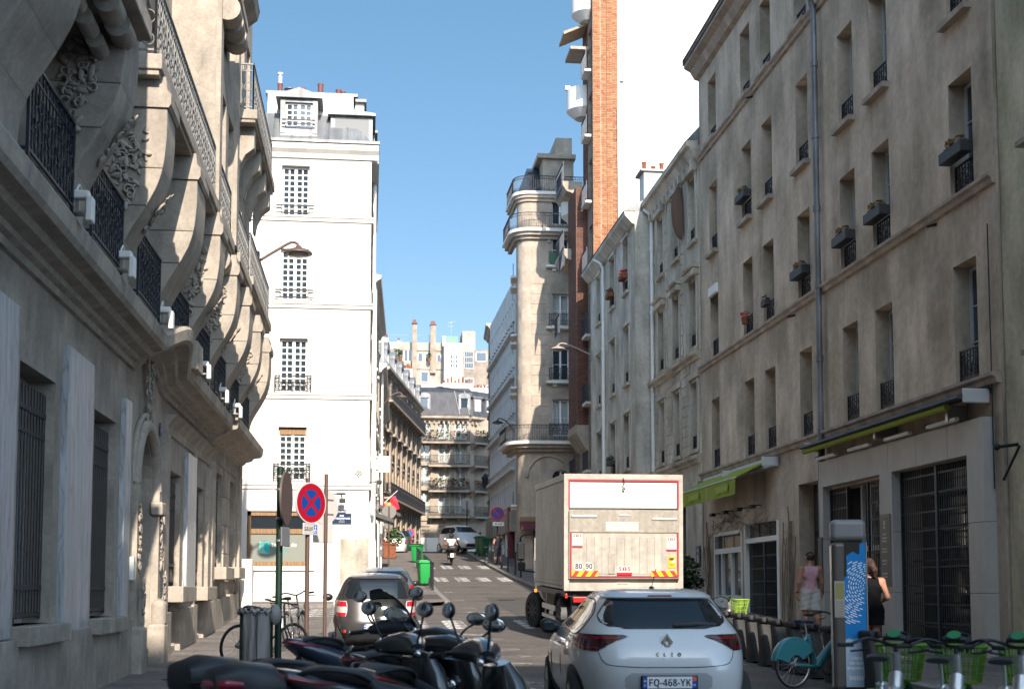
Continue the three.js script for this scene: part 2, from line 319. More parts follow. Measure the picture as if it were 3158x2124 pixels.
const patchDark = mat(.15, .135, .128, .93, { map: 'asphalt', size: 2.7, bump: 'grain', bumpSize: .4, bumpScale: .006 }), patchPale = mat(.26, .23, .212, .92, { map: 'asphalt', size: 3.1, bump: 'grain', bumpSize: .4, bumpScale: .006 });
// painted road markings (worn)
const paint = mat(.74, .72, .69, .8); paint.alphaMap = sized(T.worn, .9); paint.transparent = true; paint.map = null;
const paintFaint = mat(.60, .585, .56, .85); paintFaint.alphaMap = sized(T.worn, 1.7); paintFaint.transparent = true; paintFaint.opacity = .55;
const marking = (name, x0, x1, d0, d1, m = paint) => structure(sheetObj(name, strip(x0, x1, d0, d1, .008, .5), m));
for (let i = -3; i < 5; i++) marking('zebra_stripe', 2.95 + i * .98, 3.5 + i * .98, 31.4, 34.5);
for (let i = 0; i < 4; i++) marking('zebra_stripe', 3.1 + i * .98, 3.66 + i * .98, 57.5, 60.5);
for (let i = 0; i < 4; i++) marking('zebra_stripe', 3.0 + i * .98, 3.56 + i * .98, 67.5, 70.5);
for (let i = 0; i < 5; i++) marking('zebra_stripe', -3.4, -.9, 35.4 + i * .95, 35.9 + i * .95);
for (const [x, d, l] of [[2.2, 29.2, .9], [2.3, 27.8, 1.1], [2.1, 26.3, .8], [2.5, 24.9, 1.2], [2.9, 38, .8], [2.85, 40, .9], [2.9, 42, .7], [2.9, 44.6, .8], [2.95, 47, .6], [2.9, 50, .7], [3.2, 23.2, 1.6], [4.4, 24.4, 1.3], [2.0, 21.6, 1.4]]) {
  const s = marking('worn_marking', x - l * .25, x + l * .6, d, d + .45, paintFaint); s.rotation.y = 0;
}
for (const [x0, x1, d0, d1, k] of [[.2, 1.9, 26.5, 33, 0], [3.6, 5.2, 20.5, 24, 1], [1.0, 2.4, 14.5, 20, 0], [4.3, 5.9, 36, 47, 1], [.3, 2.6, 43.4, 46.5, 2]])
  structure(sheetObj('road_patch', strip(x0, x1, d0, d1, k === 2 ? P_H + .004 : .0035, .5), k ? patchDark : patchPale));
{ // bicycle pictogram
  const g = [], d0 = 18.2, flat = (geo, x, z) => geo.rotateX(-PI / 2).translate(x, 0, z);
  for (const x of [1.45, 2.35]) g.push(flat(new THREE.RingGeometry(.24, .33, 20), x, 0));
  for (const [x0, z0, x1, z1] of [[1.45, 0, 1.8, -.35], [1.8, -.35, 2.2, -.35], [2.2, -.35, 1.85, .02], [1.85, .02, 1.45, 0], [2.35, 0, 2.15, -.5], [1.85, .02, 1.75, -.5]]) { const L = Math.hypot(x1 - x0, z1 - z0); g.push(flat(new THREE.PlaneGeometry(L, .08), 0, 0).rotateY(-Math.atan2(z1 - z0, x1 - x0)).translate((x0 + x1) / 2, 0, (z0 + z1) / 2)); }
  const m = structure(obj('bicycle_marking', g, paintFaint)); m.position.set(.2, gy(d0) + .009, -d0); m.rotation.x = Math.atan2(gy(d0 + .5) - gy(d0 - .5), 1);
}
for (const [x, d, r] of [[1.2, 22.5, .33], [4.9, 45, .33]]) { const m = structure(obj('manhole_cover', new THREE.CylinderGeometry(r, r, .01, 24), M.iron)); m.position.set(x, gy(d) + .004, -d); m.rotation.x = Math.atan2(gy(d + .5) - gy(d - .5), 1); }
{ const m = structure(obj('drain_grate', [bb(-.35, .35, 0, .012, -.2, .2)], M.iron)); m.position.set(-.6, gy(38.5) + .003, -38.5); }
// ---------------------------------------------------------------- stone institution along the near pavement (local x = distance down the street)
function relief(w, h, n, depth = .045) {                     // carved leaves and scrolls, in the x,y plane, standing a little proud to +z
  const g = [];
  for (let i = 0; i < n * 2; i++) {
    const y = rnd(0, h), k = 1 - Math.abs(y / h - .62) * .9, x = (rnd(-.5, .5)) * w * k, r = rnd(.022, .05);
    if (rnd() < .6) g.push(ball(r, 0, 0, 0, 1.7, .75, .45, 7).rotateZ(rnd(0, PI * 2)).translate(x, y, depth * rnd(.1, .5)));
    else g.push(ring(r * 1.1, r * .36, 0, 0, 0, rnd(3, 5.5), 5, 9).rotateZ(rnd(0, 6)).translate(x, y, depth * rnd(.15, .5)));
  }
  return merge(g);
}
{
  const [t] = facadeThing('stone_building', 'grey stone institution with marble panels, barred windows, big curved consoles and balconies', [-3.5, 0], [-3.5, 10]);
  const X0 = 0, X1 = 34.6, R = M.leftStone, TR = M.leftTrim;
  const low = [[9.5, 11, 1.08, 3.75], [13.07, 14.54, 1.08, 3.75], [16.44, 17.97, 1.08, 3.75], [22.7, 24.15, 1.5, 3.55], [26.1, 27.4, 1.5, 3.55], [29.4, 30.8, 1.95, 4.15], [32.3, 33.55, 2.0, 4.2]];
  const vents = [[22.75, 23.75, .42, 1.22], [26.15, 27.05, .5, 1.22]];
  const door = [19.35, 21.0, .12, 3.85];
  const fr = [9.4, 12.2, 14.8, 17.6, 20.5, 23.3, 26.0, 28.7, 31.3];
  const fr2 = [14.8, 17.5, 20.2];
  obj('lower_wall', wallGeo(X0, X1, -.3, 5.25, .5, [...low, ...vents, [...door, true]]), R, t);
  obj('upper_wall', wallGeo(X0, X1, 5.25, 23, .5, [...fr.map(x => holeOf(x, 5.45, 1.15, 2.15)), ...fr2.map(x => holeOf(x, 8.25, 1.2, 2.4)), ...[12, 14.8, 17.5, 20.2].map(x => holeOf(x, 12, 1.2, 2.4))]), R, t);
  obj('end_wall', bb(X1 - .45, X1 - .004, -.3, 23, -13, -.5), R, t);
  obj('back_wall', bb(X0, X1 - .45, -.3, 23, -13.4, -13), R, t);
  obj('end_wall', bb(X0, X0 + .4, -.3, 23, -13, -.5), R, t);
  obj('roof', bb(X0 + .4, X1 - .45, 22.6, 22.99, -13, -.5), M.zinc, t);
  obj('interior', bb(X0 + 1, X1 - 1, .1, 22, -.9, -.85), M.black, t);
  // plinth blocks, each its own stone
  for (let x = 7; x < X1 - .1;) {
    let l = rnd(1.45, 1.9), e = Math.min(x + l, X1), h = .95 + Math.max(0, gy(x) * .75);
    const cut = [[door[0] - .1, door[1] + .1], ...vents].find(([a, b]) => x < b && e > a);
    if (cut && x < cut[0] - .15) e = cut[0] - .02; else if (cut) { x = cut[1] + .02; continue; }
    obj('plinth_block', rbox(e - x - .012, h + .3, .16, .012, (x + e) / 2, (h - .3) / 2, .015), rnd() < .5 ? TR : R, t); x = e;
  }
  // marble slabs and pilaster strips
  for (const [a, b, y0, y1, m] of [[7.5, 9.0, .97, 4.22, M.marble], [11.65, 12.72, .97, 4.22, M.marble], [14.83, 16.15, .97, 4.24, M.marble], [18.28, 18.72, 1.02, 4.15, M.marble], [24.55, 25.75, 1.3, 4.05, M.marble], [27.75, 28.25, 1.3, 4.05, TR], [21.85, 22.3, 1.2, 4.1, TR], [28.5, 28.75, 1.2, 4.3, TR]])
    obj('marble_slab', rbox(b - a, y1 - y0, .1, .012, (a + b) / 2, (y0 + y1) / 2, .03), m, t);
  for (const [a, b] of [[16.15, 16.3], [12.72, 12.86], [18.72, 19.0], [22.3, 22.5], [25.75, 25.95]]) obj('pilaster_edge', rbox(b - a - .01, 3.2, .07, .01, (a + b) / 2, 2.62, .025), TR, t);
  // ashlar slabs of the far bay
  for (let r = 0; r < 4; r++) for (let k = 0; k < 4; k++) {
    const a = [28.85, 30.95, 31.6, 33.65][k] + (k === 0 ? 0 : 0), b = [29.33, 31.55, 32.22, 34.55][k], y = 1.62 + r * .68;
    obj('stone_slab', rbox(b - a - .014, .666, .06, .008, (a + b) / 2, y + .34, .012), rnd() < .5 ? R : TR, t);
  }
  for (let k = 0; k < 4; k++) obj('stone_slab', rbox(1.38, .66, .05, .008, 29.55 + k * 1.4, 4.68, .01), R, t);
  // barred windows
  const barW = (a, b, y0, y1, sillH, sillP) => {
    const w = b - a, h = y1 - y0, m = obj('barred_window', [bb(a, a + .07, y0, y1, -.36, -.3), bb(b - .07, b, y0, y1, -.36, -.3), bb(a, b, y1 - .07, y1, -.36, -.3), bb((a + b) / 2 - .05, (a + b) / 2 + .05, y0, y1, -.36, -.3)], M.frameGrey, t);
    obj('pane', bb(a, b, y0, y1, -.4, -.37), M.glass, m);
    const g = obj('grille', [bb(a + .02, b - .02, y1 - .42, y1 - .36, -.13, -.09), bb(a + .02, b - .02, y1 - .66, y1 - .62, -.12, -.095), bb(a + .02, b - .02, y0 + .36, y0 + .41, -.13, -.09), bb(a + .02, b - .02, y0 + .08, y0 + .12, -.12, -.095), bb(a + .004, a + .026, y0 + .05, y1 - .15, -.118, -.1), bb(b - .026, b - .004, y0 + .05, y1 - .15, -.118, -.1)], M.ironBlue, t);
    const n = Math.round(w / .125), bar = once('bar' + h.toFixed(2), () => clean(cyl(.014, .014, h - .2, 0, 0, 0, 6)));
    for (let i = 0; i < n; i++) { const q = obj('bar', bar, M.barIron, g); q.position.set(a + w * (i + .5) / n, y0 + .06, -.11); }
    if (sillH) obj('sill', rbox(w + .3, sillH, .5, .015, (a + b) / 2, y0 - sillH / 2, sillP - .25 + .01), TR, t);
  };
  low.forEach(([a, b, y0, y1], i) => barW(a, b, y0, y1, i < 3 ? .2 : .28, i < 3 ? .2 : .3));
  for (const [a, b, y0, y1] of vents) { const v = obj('vent', bb(a, b, y0, y1, -.3, -.25), M.black, t); for (let y = y0 + .04; y < y1; y += .07) { const s = obj('slat', once('vs' + (b - a), () => clean(bb(-(b - a) / 2, (b - a) / 2, 0, .05, -.02, .02).rotateX(.6))), M.steel, v); s.position.set((a + b) / 2, y, -.12); } }
  // arched doorway with carved surround
  {
    const [a, b, y0, y1] = door, c = (a + b) / 2, r = (b - a) / 2;
    const d = obj('door', [bb(a, b, -.1, y1, -.46, -.38), bb(c - .03, c + .03, .15, y1, -.38, -.35)], M.ironBlue, t);
    for (const s of [-1, 1]) for (const [p, q] of [[.4, 1.5], [1.65, 2.8]]) obj('panel', rbox(r * .7, q - p, .05, .012, c + s * r * .48, (p + q) / 2, -.37), M.plastic, d);
    const arch = new THREE.TorusGeometry(r + .13, .12, 6, 18, PI).translate(c, y1 - r, .03);
    obj('door_surround', [arch, new THREE.TorusGeometry(r + .3, .05, 6, 18, PI).translate(c, y1 - r, .04), bb(a - .27, a - .02, .9, y1 - r, -.02, .12), bb(b + .02, b + .27, .9, y1 - r, -.02, .12), rbox(.42, .9, .3, .06, a - .17, .45, .1), rbox(.42, .9, .3, .06, b + .17, .45, .1), rbox(.4, .22, .2, .03, b + .16, 2.75, .08), rbox(.36, .5, .26, .12, b + .16, 1.05, .12)], TR, t);
    obj('carved_relief', relief(.75, 1.3, 46).translate(c, y1 + .02, .07), TR, t);
    for (const x of [a - .15, b + .15]) { obj('carved_relief', relief(.16, .95, 20, .05).translate(x, 1.75, .13), TR, t); obj('carved_relief', relief(.16, .6, 14, .05).translate(x, 1.1, .2), TR, t); }
    obj('letter_box', rbox(.12, .34, .08, .01, a - .42, 1.75, .08), M.frame, t);
  }
  // moulded ledge: two straight runs, a bowed hood over the door, a heavy far block
  const led = [[0, 4.68], [.05, 4.69], [.06, 4.77], [.12, 4.8], [.14, 4.85], [.26, 4.89], [.3, 4.96], [.44, 4.99], [.48, 5.05], [.5, 5.22], [.47, 5.27], [0, 5.29]];
  obj('ledge', alongX(led, X0, 19.1), TR, t);
  obj('ledge', alongX(led, 21.6, 28.4), TR, t);
  obj('ledge', alongX(led.map(([z, y]) => [z * 1.3, y]), 28.4, X1 + .12), TR, t);
  { // bowed hood
    const n = 28, P = [], ix = [], m = led.length;
    for (let i = 0; i <= n; i++) { const q = i / n, k = Math.sin(q * PI) ** 1.3; for (const [z, y] of led) P.push(lerp(19.1, 21.6, q), y + .32 * k, z * (1 + .4 * k)); }
    for (let i = 0; i < n; i++) for (let k = 0; k < m - 1; k++) { const a = i * m + k; ix.push(a, a + m, a + 1, a + 1, a + m, a + m + 1); }
    const g = new THREE.BufferGeometry(); g.setAttribute('position', new THREE.Float32BufferAttribute(P, 3)); g.setIndex(ix); g.computeVertexNormals(); obj('door_hood', toCreasedNormals(g, .5), TR, t);
  }
  obj('cove', alongX([[0, 4.15], [.03, 4.15], [.05, 4.28], [.12, 4.38], [.2, 4.46], [0, 4.46]], 22.2, 28.2), TR, t);
  obj('ledge_block', rbox(.7, .5, .5, .03, 22.0, 5.4, .35), TR, t);
  obj('corner_pier', rbox(.5, 6, .12, .02, X1 - .27, 2.3, .05), TR, t);
  obj('electric_cabinet', rbox(.34, 1.4, .28, .02, 34.35, 1.55, .3), M.whiteTrim, t);
  // french windows, guards, slatted shutters
  fr.forEach((x, i) => {
    windowAt(t, x, 5.45, 1.13, 2.13, { inset: .34, rows: 3, cols: 1, frame: M.frameGrey });
    const g = obj('railing', guardGeo(1.7, .92, 'lace'), M.ironBlue, t); g.position.set(x, 5.28, .47);
    obj('railing_return', [bb(x - .86, x - .84, 6.17, 6.2, .02, .47), bb(x + .84, x + .86, 6.17, 6.2, .02, .47), bb(x - .86, x - .84, 5.33, 5.36, .02, .47)], M.ironBlue, t);
    const sh = obj('shutter', [bb(x - .57, x - .53, 5.46, 7.58, -.28, -.24), bb(x - .3, x - .26, 5.46, 7.58, -.28, -.24)], M.paleIron, t);
    for (let y = 5.5; y < 7.55; y += .075) { const s = obj('slat', once('shs', () => clean(bb(-.13, .13, -.03, .03, -.008, .008).rotateX(.5))), M.paleIron, sh); s.position.set(x - .415, y, -.26); }
  });
  for (const x of fr2) windowAt(t, x, 8.25, 1.18, 2.38, { inset: .3, rows: 4, cols: 1, frame: M.frame });
  for (const x of [12, 14.8, 17.5, 20.2]) windowAt(t, x, 12, 1.18, 2.38, { inset: .3, rows: 4, cols: 1, frame: M.frame });
  // S-curved consoles, stone by stone
  const S = new THREE.SplineCurve([[.40, 5.28], [.41, 5.5], [.45, 5.7], [.54, 5.9], [.66, 6.1], [.77, 6.3], [.86, 6.5], [.92, 6.75], [.95, 7.1], [.95, 7.45]].map(p => new THREE.Vector2(...p))).getPoints(36).map(p => [p.x, p.y]);
  for (const [x, w, big] of [[10.75, 1.1, 1], [13.5, .72, 0], [16.15, .66, 0], [19.1, .95, 1], [21.9, .7, 0], [24.65, .62, 0], [27.35, .8, 1], [30, .55, 0], [32.7, .8, 1]]) {
    const cuts = [[0, 9], [9, 18], [18, 27], [27, 36]], c = obj('console', alongX([[-.05, 7.45], [.97, 7.45], [1.0, 7.5], [1.0, 7.62], [.95, 7.68], [.93, 7.84], [-.05, 7.84]], x - w / 2 - .03, x + w / 2 + .03), TR, t);
    for (const [a, b] of cuts) obj('console_stone', alongX([[-.05, S[a][1] + .003], ...S.slice(a, b + 1).map(([z, y], i) => [z, y + (i === 0 ? .003 : i === b - a ? -.003 : 0)]), [-.05, S[b][1] - .003]], x - w / 2, x + w / 2, .012), rnd() < .5 ? R : TR, c);
    if (!big) {
      obj('carved_relief', relief(.42, 1.35, 44, .07).rotateZ(-.2).rotateY(-PI / 2).translate(x - w / 2, 5.95, .33), TR, c);
      obj('carved_relief', relief(.14, .62, 14, .04).rotateX(.62).translate(x + w * .2, 6.0, .60), TR, c);
    }
    // corbel and scroll beside it
    obj('corbel', [rbox(.3, .62, .42, .05, x + w / 2 + .38, 7.5, .62), rbox(.26, .24, .34, .08, x + w / 2 + .38, 7.1, .5), rbox(.22, .2, .26, .08, x + w / 2 + .38, 6.9, .36), bb(x + w / 2 + .25, x + w / 2 + .51, 6.2, 7.4, -.02, .22)], TR, c);
  }
  // bay floor and scroll brackets high over the first console
  obj('bay_floor', [rbox(3.2, .22, 1.2, .02, 11.9, 7.4, .55)], TR, t);
  for (const x of [11.9, 12.45, 13.0]) { const b = obj('scroll_bracket', new THREE.CylinderGeometry(.13, .13, .36, 16).rotateZ(PI / 2).translate(x, 7.17, .92), TR, t); obj('scroll_end', new THREE.CylinderGeometry(.09, .09, .36, 14).rotateZ(PI / 2).translate(x, 7.0, .7), TR, b); }
  obj('bay_wall', [bb(3.2, 10.4, 7.3, 22, -.02, 1.15), bb(10.4, 12.9, 7.52, 22, -.02, 1.1)], R, t);
  // balconies on the consoles
  const balc = (a, b, y, z, pale = true, h = .98) => {
    const s = obj('balcony', [rbox(b - a, .2, z + .02, .02, (a + b) / 2, y + .1, z / 2), rbox(b - a - .06, .07, z - .06, .01, (a + b) / 2, y - .03, z / 2)], TR, t);
    const r = obj('railing', guardGeo(b - a - .1, h, 'lace'), pale ? M.paleIron : M.iron, s); r.position.set((a + b) / 2, y + .2, z - .08);
    for (const x of [a + .05, b - .05]) { const e = obj('railing', guardGeo(z - .16, h, 'scroll'), pale ? M.paleIron : M.iron, s); e.position.set(x, y + .2, z / 2); e.rotation.y = PI / 2; }
    return s;
  };
  balc(15.6, 21.75, 7.86, .9); balc(22.4, 24.6, 7.96, .86); balc(25.3, 27.9, 7.96, .9); balc(28.2, 33.4, 8.2, .9);
  // projecting bays
  const bay = (a, b, y0, y1, z, wins) => {
    const m = obj('bay', [bb(a, a + .35, y0, y1, -.01, z - .3), bb(b - .35, b, y0, y1, -.01, z - .3)], R, t);
    obj('bay_front', wallGeo(a, b, y0, y1, .3, wins).translate(0, 0, z), R, m);
    for (const [p, q, c, d] of wins) windowAt(t, (p + q) / 2, c, q - p - .02, d - c - .02, { inset: .2 - z, rows: 4, cols: 1 });
  };
  bay(22.0, 25.3, 8.17, 22, .78, [[22.7, 23.6, 8.4, 10.5], [24.0, 24.9, 8.4, 10.5], [22.7, 23.6, 11.3, 13.4], [24.0, 24.9, 11.3, 13.4], [22.7, 24.9, 14.2, 16.4]]);
  bay(26.0, 29.0, 8.45, 20, .72, [[26.5, 27.3, 8.7, 10.6], [27.8, 28.6, 8.7, 10.6], [26.5, 27.3, 11.6, 13.6], [27.8, 28.6, 11.6, 13.6]]);
  balc(25.7, 30.6, 11.05, 1.15);
  for (const x of [26.2, 27.6, 29.0, 30.2]) obj('balcony_bracket', alongX([[.7, 9.9], [.74, 9.9], [.78, 10.15], [.9, 10.4], [1.05, 10.52], [1.08, 10.55], [1.08, 11.02], [.7, 11.02]], x - .18, x + .18, .015), TR, t);
  for (const x of [23.0, 24.2]) obj('balcony_bracket', [new THREE.CylinderGeometry(.24, .24, .5, 16).rotateZ(PI / 2).translate(x, 7.66, .62), new THREE.CylinderGeometry(.15, .15, .5, 14).rotateZ(PI / 2).translate(x, 7.35, .42)], TR, t);
  obj('upper_cornice', [alongX([[.5, 12.9], [.85, 13.1], [1.1, 13.3], [1.15, 13.5], [.5, 13.5]], 24.9, 26.1), alongX([[.6, 11.95], [.95, 12.05], [1.1, 12.2], [1.1, 12.35], [.6, 12.35]], 21.9, 24.2)], TR, t);
  for (const x of [22.3, 22.85, 23.4]) obj('scroll_bracket', new THREE.CylinderGeometry(.22, .22, .4, 16).rotateZ(PI / 2).translate(x, 11.7, .95), TR, t);
  for (const x of [22.0 + .18, 25.1]) obj('bay_pilaster', bb(x - .17, x + .17, 8.2, 21, .75, .86), TR, t);
  // number plate by the door
  obj('number_plate', bb(21.5, 21.62, 4.0, 4.22, .02, .035), mat(.03, .06, .16, .4), t);
}
// flood lamps standing on the ledge, with their cables
{
  const spots = [[13.15, 5.28, .5], [15.5, 5.28, .5], [18.55, 5.28, .5], [22.95, 5.28, .5], [25.9, 5.28, .5], [28.15, 5.28, .55]];
  const lamp = thing('flood_lamp', 'white flood lamp on the ledge, first beyond the corner of the street end', 'lamp', [0, 0, 0], PI / 2, 'flood lamps on the ledge');
  obj('housing', [rbox(.12, .09, .17, .02, 0, .2, .04), rbox(.15, .26, .07, .015, 0, .05, .13)], M.frame, lamp);
  obj('bracket', [bb(-.02, .02, 0, .25, -.02, .02), bb(-.08, .08, .0, .02, -.08, .08)], M.steel, lamp);
  obj('cable', tube([[.02, .24, -.02], [.16, .36, -.02], [.3, .3, -.04], [.26, .12, -.08], [.05, .02, -.1]], .014, 20, 5), M.frame, lamp);
  const names = ['white flood lamp on the stone ledge above the first barred window', 'white flood lamp on the stone ledge above the marble slab between barred windows', 'white flood lamp on the stone ledge just before the arched door', 'white flood lamp on the stone ledge just past the arched door', 'white flood lamp on the stone ledge above the narrow marble slab', 'white flood lamp on the stone ledge where the ledge thickens'];
  spots.forEach(([d, y, z], i) => { if (i === 0) { lamp.position.set(-3.5 + z, y, -d); lamp.userData.label = names[0]; } else copyOf(lamp, [-3.5 + z, y, -d], PI / 2, names[i]); });
}
// ---------------------------------------------------------------- white corner house facing down the street
function pots(parent, list, m = M.clay) { for (const [x, y, z, r, h] of list) obj('chimney_pot', new THREE.LatheGeometry([[r * .85, 0], [r, .04], [r * .88, .1], [r * .86, h - .08], [r, h - .04], [r * .98, h], [r * .7, h]].map(p => new THREE.Vector2(...p)), 12).translate(x, y, z), m, parent); }
{
  const [t, L] = facadeThing('corner_house', 'white plastered corner house with small-paned windows and a grey zinc mansard roof', [-7, 42], [0, 42]);
  const wx = 4.48, W = .92;                                      // window axis
  const rows = [[5.0, 1.78], [7.92, 1.82], [11.02, 1.74], [13.88, 1.72]];
  obj('front_wall', wallGeo(0, L, -.2, 16.1, .4, [[3.05, 5.06, 2.2, 4.0], ...rows.map(([y, h]) => holeOf(wx, y, W, h))]), M.white, t);
  rows.forEach(([y, h], i) => {
    const m = windowAt(t, wx, y, W - .02, h - .02, { inset: .2, cols: 2, rows: 8, single: false, bw: .045, glass: M.glassSky, guard: i < 2 ? 'scroll' : 'rail', guardH: i < 2 ? .56 : .34, guardW: i < 2 ? 1.18 : .95, guardOut: .1, blind: i === 0 ? .22 : 0, blindMat: M.wood });
    if (i >= 1) obj('sill', bb(-.52, .52, -.05, -.004, .18, .26), M.whiteTrim, m);
  });
  // string courses, cornice, plinth
  for (const y of [4.72, 7.72, 10.76, 13.7]) obj('string_course', [alongX([[.0, y], [.05, y], [.05, y + .1], [.09, y + .13], [.09, y + .18], [0, y + .2]], 0, L + .09)], M.whiteTrim, t);
  obj('cornice', alongX([[0, 15.85], [.06, 15.85], [.1, 16.0], [.22, 16.12], [.24, 16.3], [0, 16.34]], 0, L + .24), M.whiteTrim, t);
  obj('corner_repair', bb(6.08, L + .02, .3, 3.1, .0, .02), mat(.52, .475, .425, .9, { map: 'plaster', size: 3 }), t);
  obj('sill_band', bb(0, 5.25, 2.05, 2.17, 0, .07), M.whiteTrim, t);
  // shop window with timber frame and printed glass
  {
    const a = 3.07, b = 5.04, y0 = 2.21, y1 = 3.98, w = obj('shop_window', [bb(a, b, y0, y0 + .14, -.16, -.06), bb(a, b, y1 - .13, y1, -.16, -.06), bb(a, a + .1, y0, y1, -.16, -.06), bb(b - .1, b, y0, y1, -.16, -.06), bb(a, b, 3.26, 3.42, -.16, -.055), bb(4.0, 4.14, 3.42, y1, -.16, -.058)], M.wood, t);
    const pm = printed(512, 256, (c, W2, H2) => {
      c.fillStyle = '#80837b'; c.fillRect(0, 0, W2, H2);
      c.fillStyle = '#86cdbf'; c.fillRect(80, 72, 96, 108); c.fillStyle = '#35b4bb'; c.beginPath(); c.arc(176, 126, 54, PI / 2, PI * 1.5); c.fill();
      c.fillStyle = '#d8f4ec'; c.font = 'bold 46px sans-serif'; c.fillText('Institut de', 194, 118); c.fillStyle = '#2a9a98'; c.fillText('chimie', 194, 168);
    }, .25);
    obj('printed_pane', sheet(1.78, .92, (a + b) / 2, 2.8, -.1), pm, w, true);
    obj('pane', bb(a + .1, 4.0, 3.42, y1 - .13, -.13, -.11), M.glass, w); obj('pane', bb(4.14, b - .1, 3.42, y1 - .13, -.13, -.11), M.glass, w);
  }
  // side along the street
  const side = new THREE.Group(); side.name = 'side_facade'; side.position.set(L, 0, 0); side.rotation.y = PI / 2; t.add(side);
  const sw = [1.4, 3.3, 5.2, 7.1];
  obj('wall', wallGeo(.4, 8.6, -.2, 16.1, .4, sw.flatMap(x => [...rows.map(([y, h]) => holeOf(x, y, .9, h)), [x - .45, x + .45, 1.2, 3.6]])), M.white, side);
  for (const x of sw) {
    obj('pilaster', bb(x + .62, x + 1.1, .3, 4.5, 0, .07), M.whiteTrim, side);
    rows.forEach(([y, h], i) => { obj('sash', [bb(x - .44, x + .44, y, y + h, -.24, -.2)], M.glass, side); obj('guard', guardGeo(1.1, .5, 'scroll').clone().translate(x, y, .08), M.iron, side); });
    obj('sash', bb(x - .44, x + .44, 1.2, 3.6, -.2, -.16), M.glass, side);
  }
  obj('bands', [4.72, 7.72, 10.76, 13.7].map(y => bb(.09, 8.6, y, y + .2, 0, .09)).concat([bb(.24, 8.6, 15.85, 16.34, 0, .24)]), M.whiteTrim, side);
  obj('drain_pipe', [cyl(.06, .06, 15.2, 2.35, .9, .12, 8), cyl(.085, .085, .2, 2.35, 5.9, .12, 8), cyl(.085, .085, .2, 2.35, 10.2, .12, 8)], M.frame, side);
  obj('shop_lamp', [rbox(.3, .12, .16, .02, .5, 5.02, .35), rod([.5, 5.0, 0], [.5, 5.05, .35], .015)], M.iron, side);
  // other walls
  obj('side_wall', bb(0, .4, -.2, 16.1, -9, -.4), M.white, t); obj('back_wall', bb(.4, L - .4, -.2, 16.1, -9, -8.6), M.white, t);
  // mansard roof in zinc: steep front and side slopes, dormers, chimney block
  const mans = (x0, x1, zf, zb, y0, y1, inF) => { const g = new THREE.BufferGeometry(); return g; };
  const roofPts = [[0, 16.34], [L + .1, 16.34], [L - .35, 18.0], [L - 2.2, 18.35], [0, 18.35]];
  {
    const b0 = [[0, .12], [L + .12, .12], [L + .12, -8.7], [0, -8.7]], b1 = [[0, -.95], [L - .9, -.95], [L - .9, -7.7], [0, -7.7]], P = [], y0 = 16.33, y1 = 17.72, f = (a, b, c, d) => P.push(...a, ...b, ...c, ...a, ...c, ...d);
    const A = b0.map(([x, z]) => [x, y0, z]), B = b1.map(([x, z]) => [x, y1, z]);
    for (let i = 0; i < 4; i++) f(A[i], A[(i + 1) % 4], B[(i + 1) % 4], B[i]); f(B[0], B[1], B[2], B[3]);
    const g = new THREE.BufferGeometry(); g.setAttribute('position', new THREE.Float32BufferAttribute(P, 3)); g.computeVertexNormals();
    const roof = obj('roof', g, M.zinc, t);
    for (let x = .6; x < L - .8; x += .62) obj('seam', rod([x, y0 + .03, .1], [x, y1 + .02, -.93], .018, 5), M.zinc, roof);   // standing seams
    for (let z = -1; z > -8; z -= .7) obj('seam', rod([L + .1, y0 + .03, z + .2], [L - .88, y1 + .02, z + .1], .018, 5), M.zinc, roof);
    obj('gutter', [bb(0, L + .26, 16.34, 16.44, .12, .26), bb(L + .12, L + .26, 16.34, 16.44, -8.7, .12)], M.zinc, roof);
    // front dormer
    const dx = 4.55, d = obj('dormer', [bb(dx - .62, dx - .46, 16.75, 18.0, -1.2, -.12), bb(dx + .46, dx + .62, 16.75, 18.0, -1.2, -.12), bb(dx - .62, dx + .62, 16.55, 16.95, -1.0, -.14), prism([[dx - .78, 17.95], [dx + .78, 17.95], [dx + .78, 18.03], [dx, 18.3], [dx - .78, 18.03]], 1.6).translate(0, 0, -1.6), bb(dx - .46, dx + .46, 17.82, 17.98, -.4, -.13)], M.zinc, t);
    windowAt(d, dx, 16.96, .9, .86, { inset: .25, cols: 2, rows: 4, bw: .045, glass: M.glassSky, guard: 'rail', guardH: .22, guardW: .8, guardOut: .02 });
    const d2 = obj('dormer', [bb(5.6, 7.02, 16.5, 17.55, -1.9, -.5), prism([[5.5, 17.55], [7.12, 17.55], [7.12, 17.63], [5.7, 17.85], [5.5, 17.7]], 1.7).translate(0, 0, -2.05)], M.zinc, t);
    obj('panel', bb(5.75, 6.9, 16.65, 17.45, -.5, -.485), mat(.16, .165, .17, .6), d2);
    const d3 = obj('dormer', [bb(L - .35, L + .1, 16.5, 17.6, -3.2, -2.2), alongX([[-2.1, 17.6], [-2.1, 17.68], [-2.7, 17.85], [-3.3, 17.68], [-3.3, 17.6]], L - .7, L + .2)], M.zinc, t);
    obj('pane', bb(L + .1, L + .11, 16.7, 17.4, -3.0, -2.4), M.glass, d3);
    const ch = obj('chimney', [bb(3.42, 6.35, 17.6, 18.5, -2.0, -1.15)], M.whiteTrim, t);
    obj('cap', [bb(3.35, 6.5, 18.5, 18.6, -2.15, -1.15), bb(6.42, 6.8, 18.35, 18.45, -2.4, -1.2)], M.zinc, ch);
    obj('stack', bb(6.42, 6.72, 17.3, 18.35, -2.3, -1.35), M.whiteTrim, ch);
    pots(ch, [[3.8, 18.6, -1.65, .1, .45], [4.6, 18.6, -1.6, .1, .3], [4.9, 18.6, -1.7, .09, .14], [5.2, 18.6, -1.6, .11, .48], [5.82, 18.6, -1.6, .1, .3], [5.97, 18.6, -1.72, .1, .29]], M.darkClay);
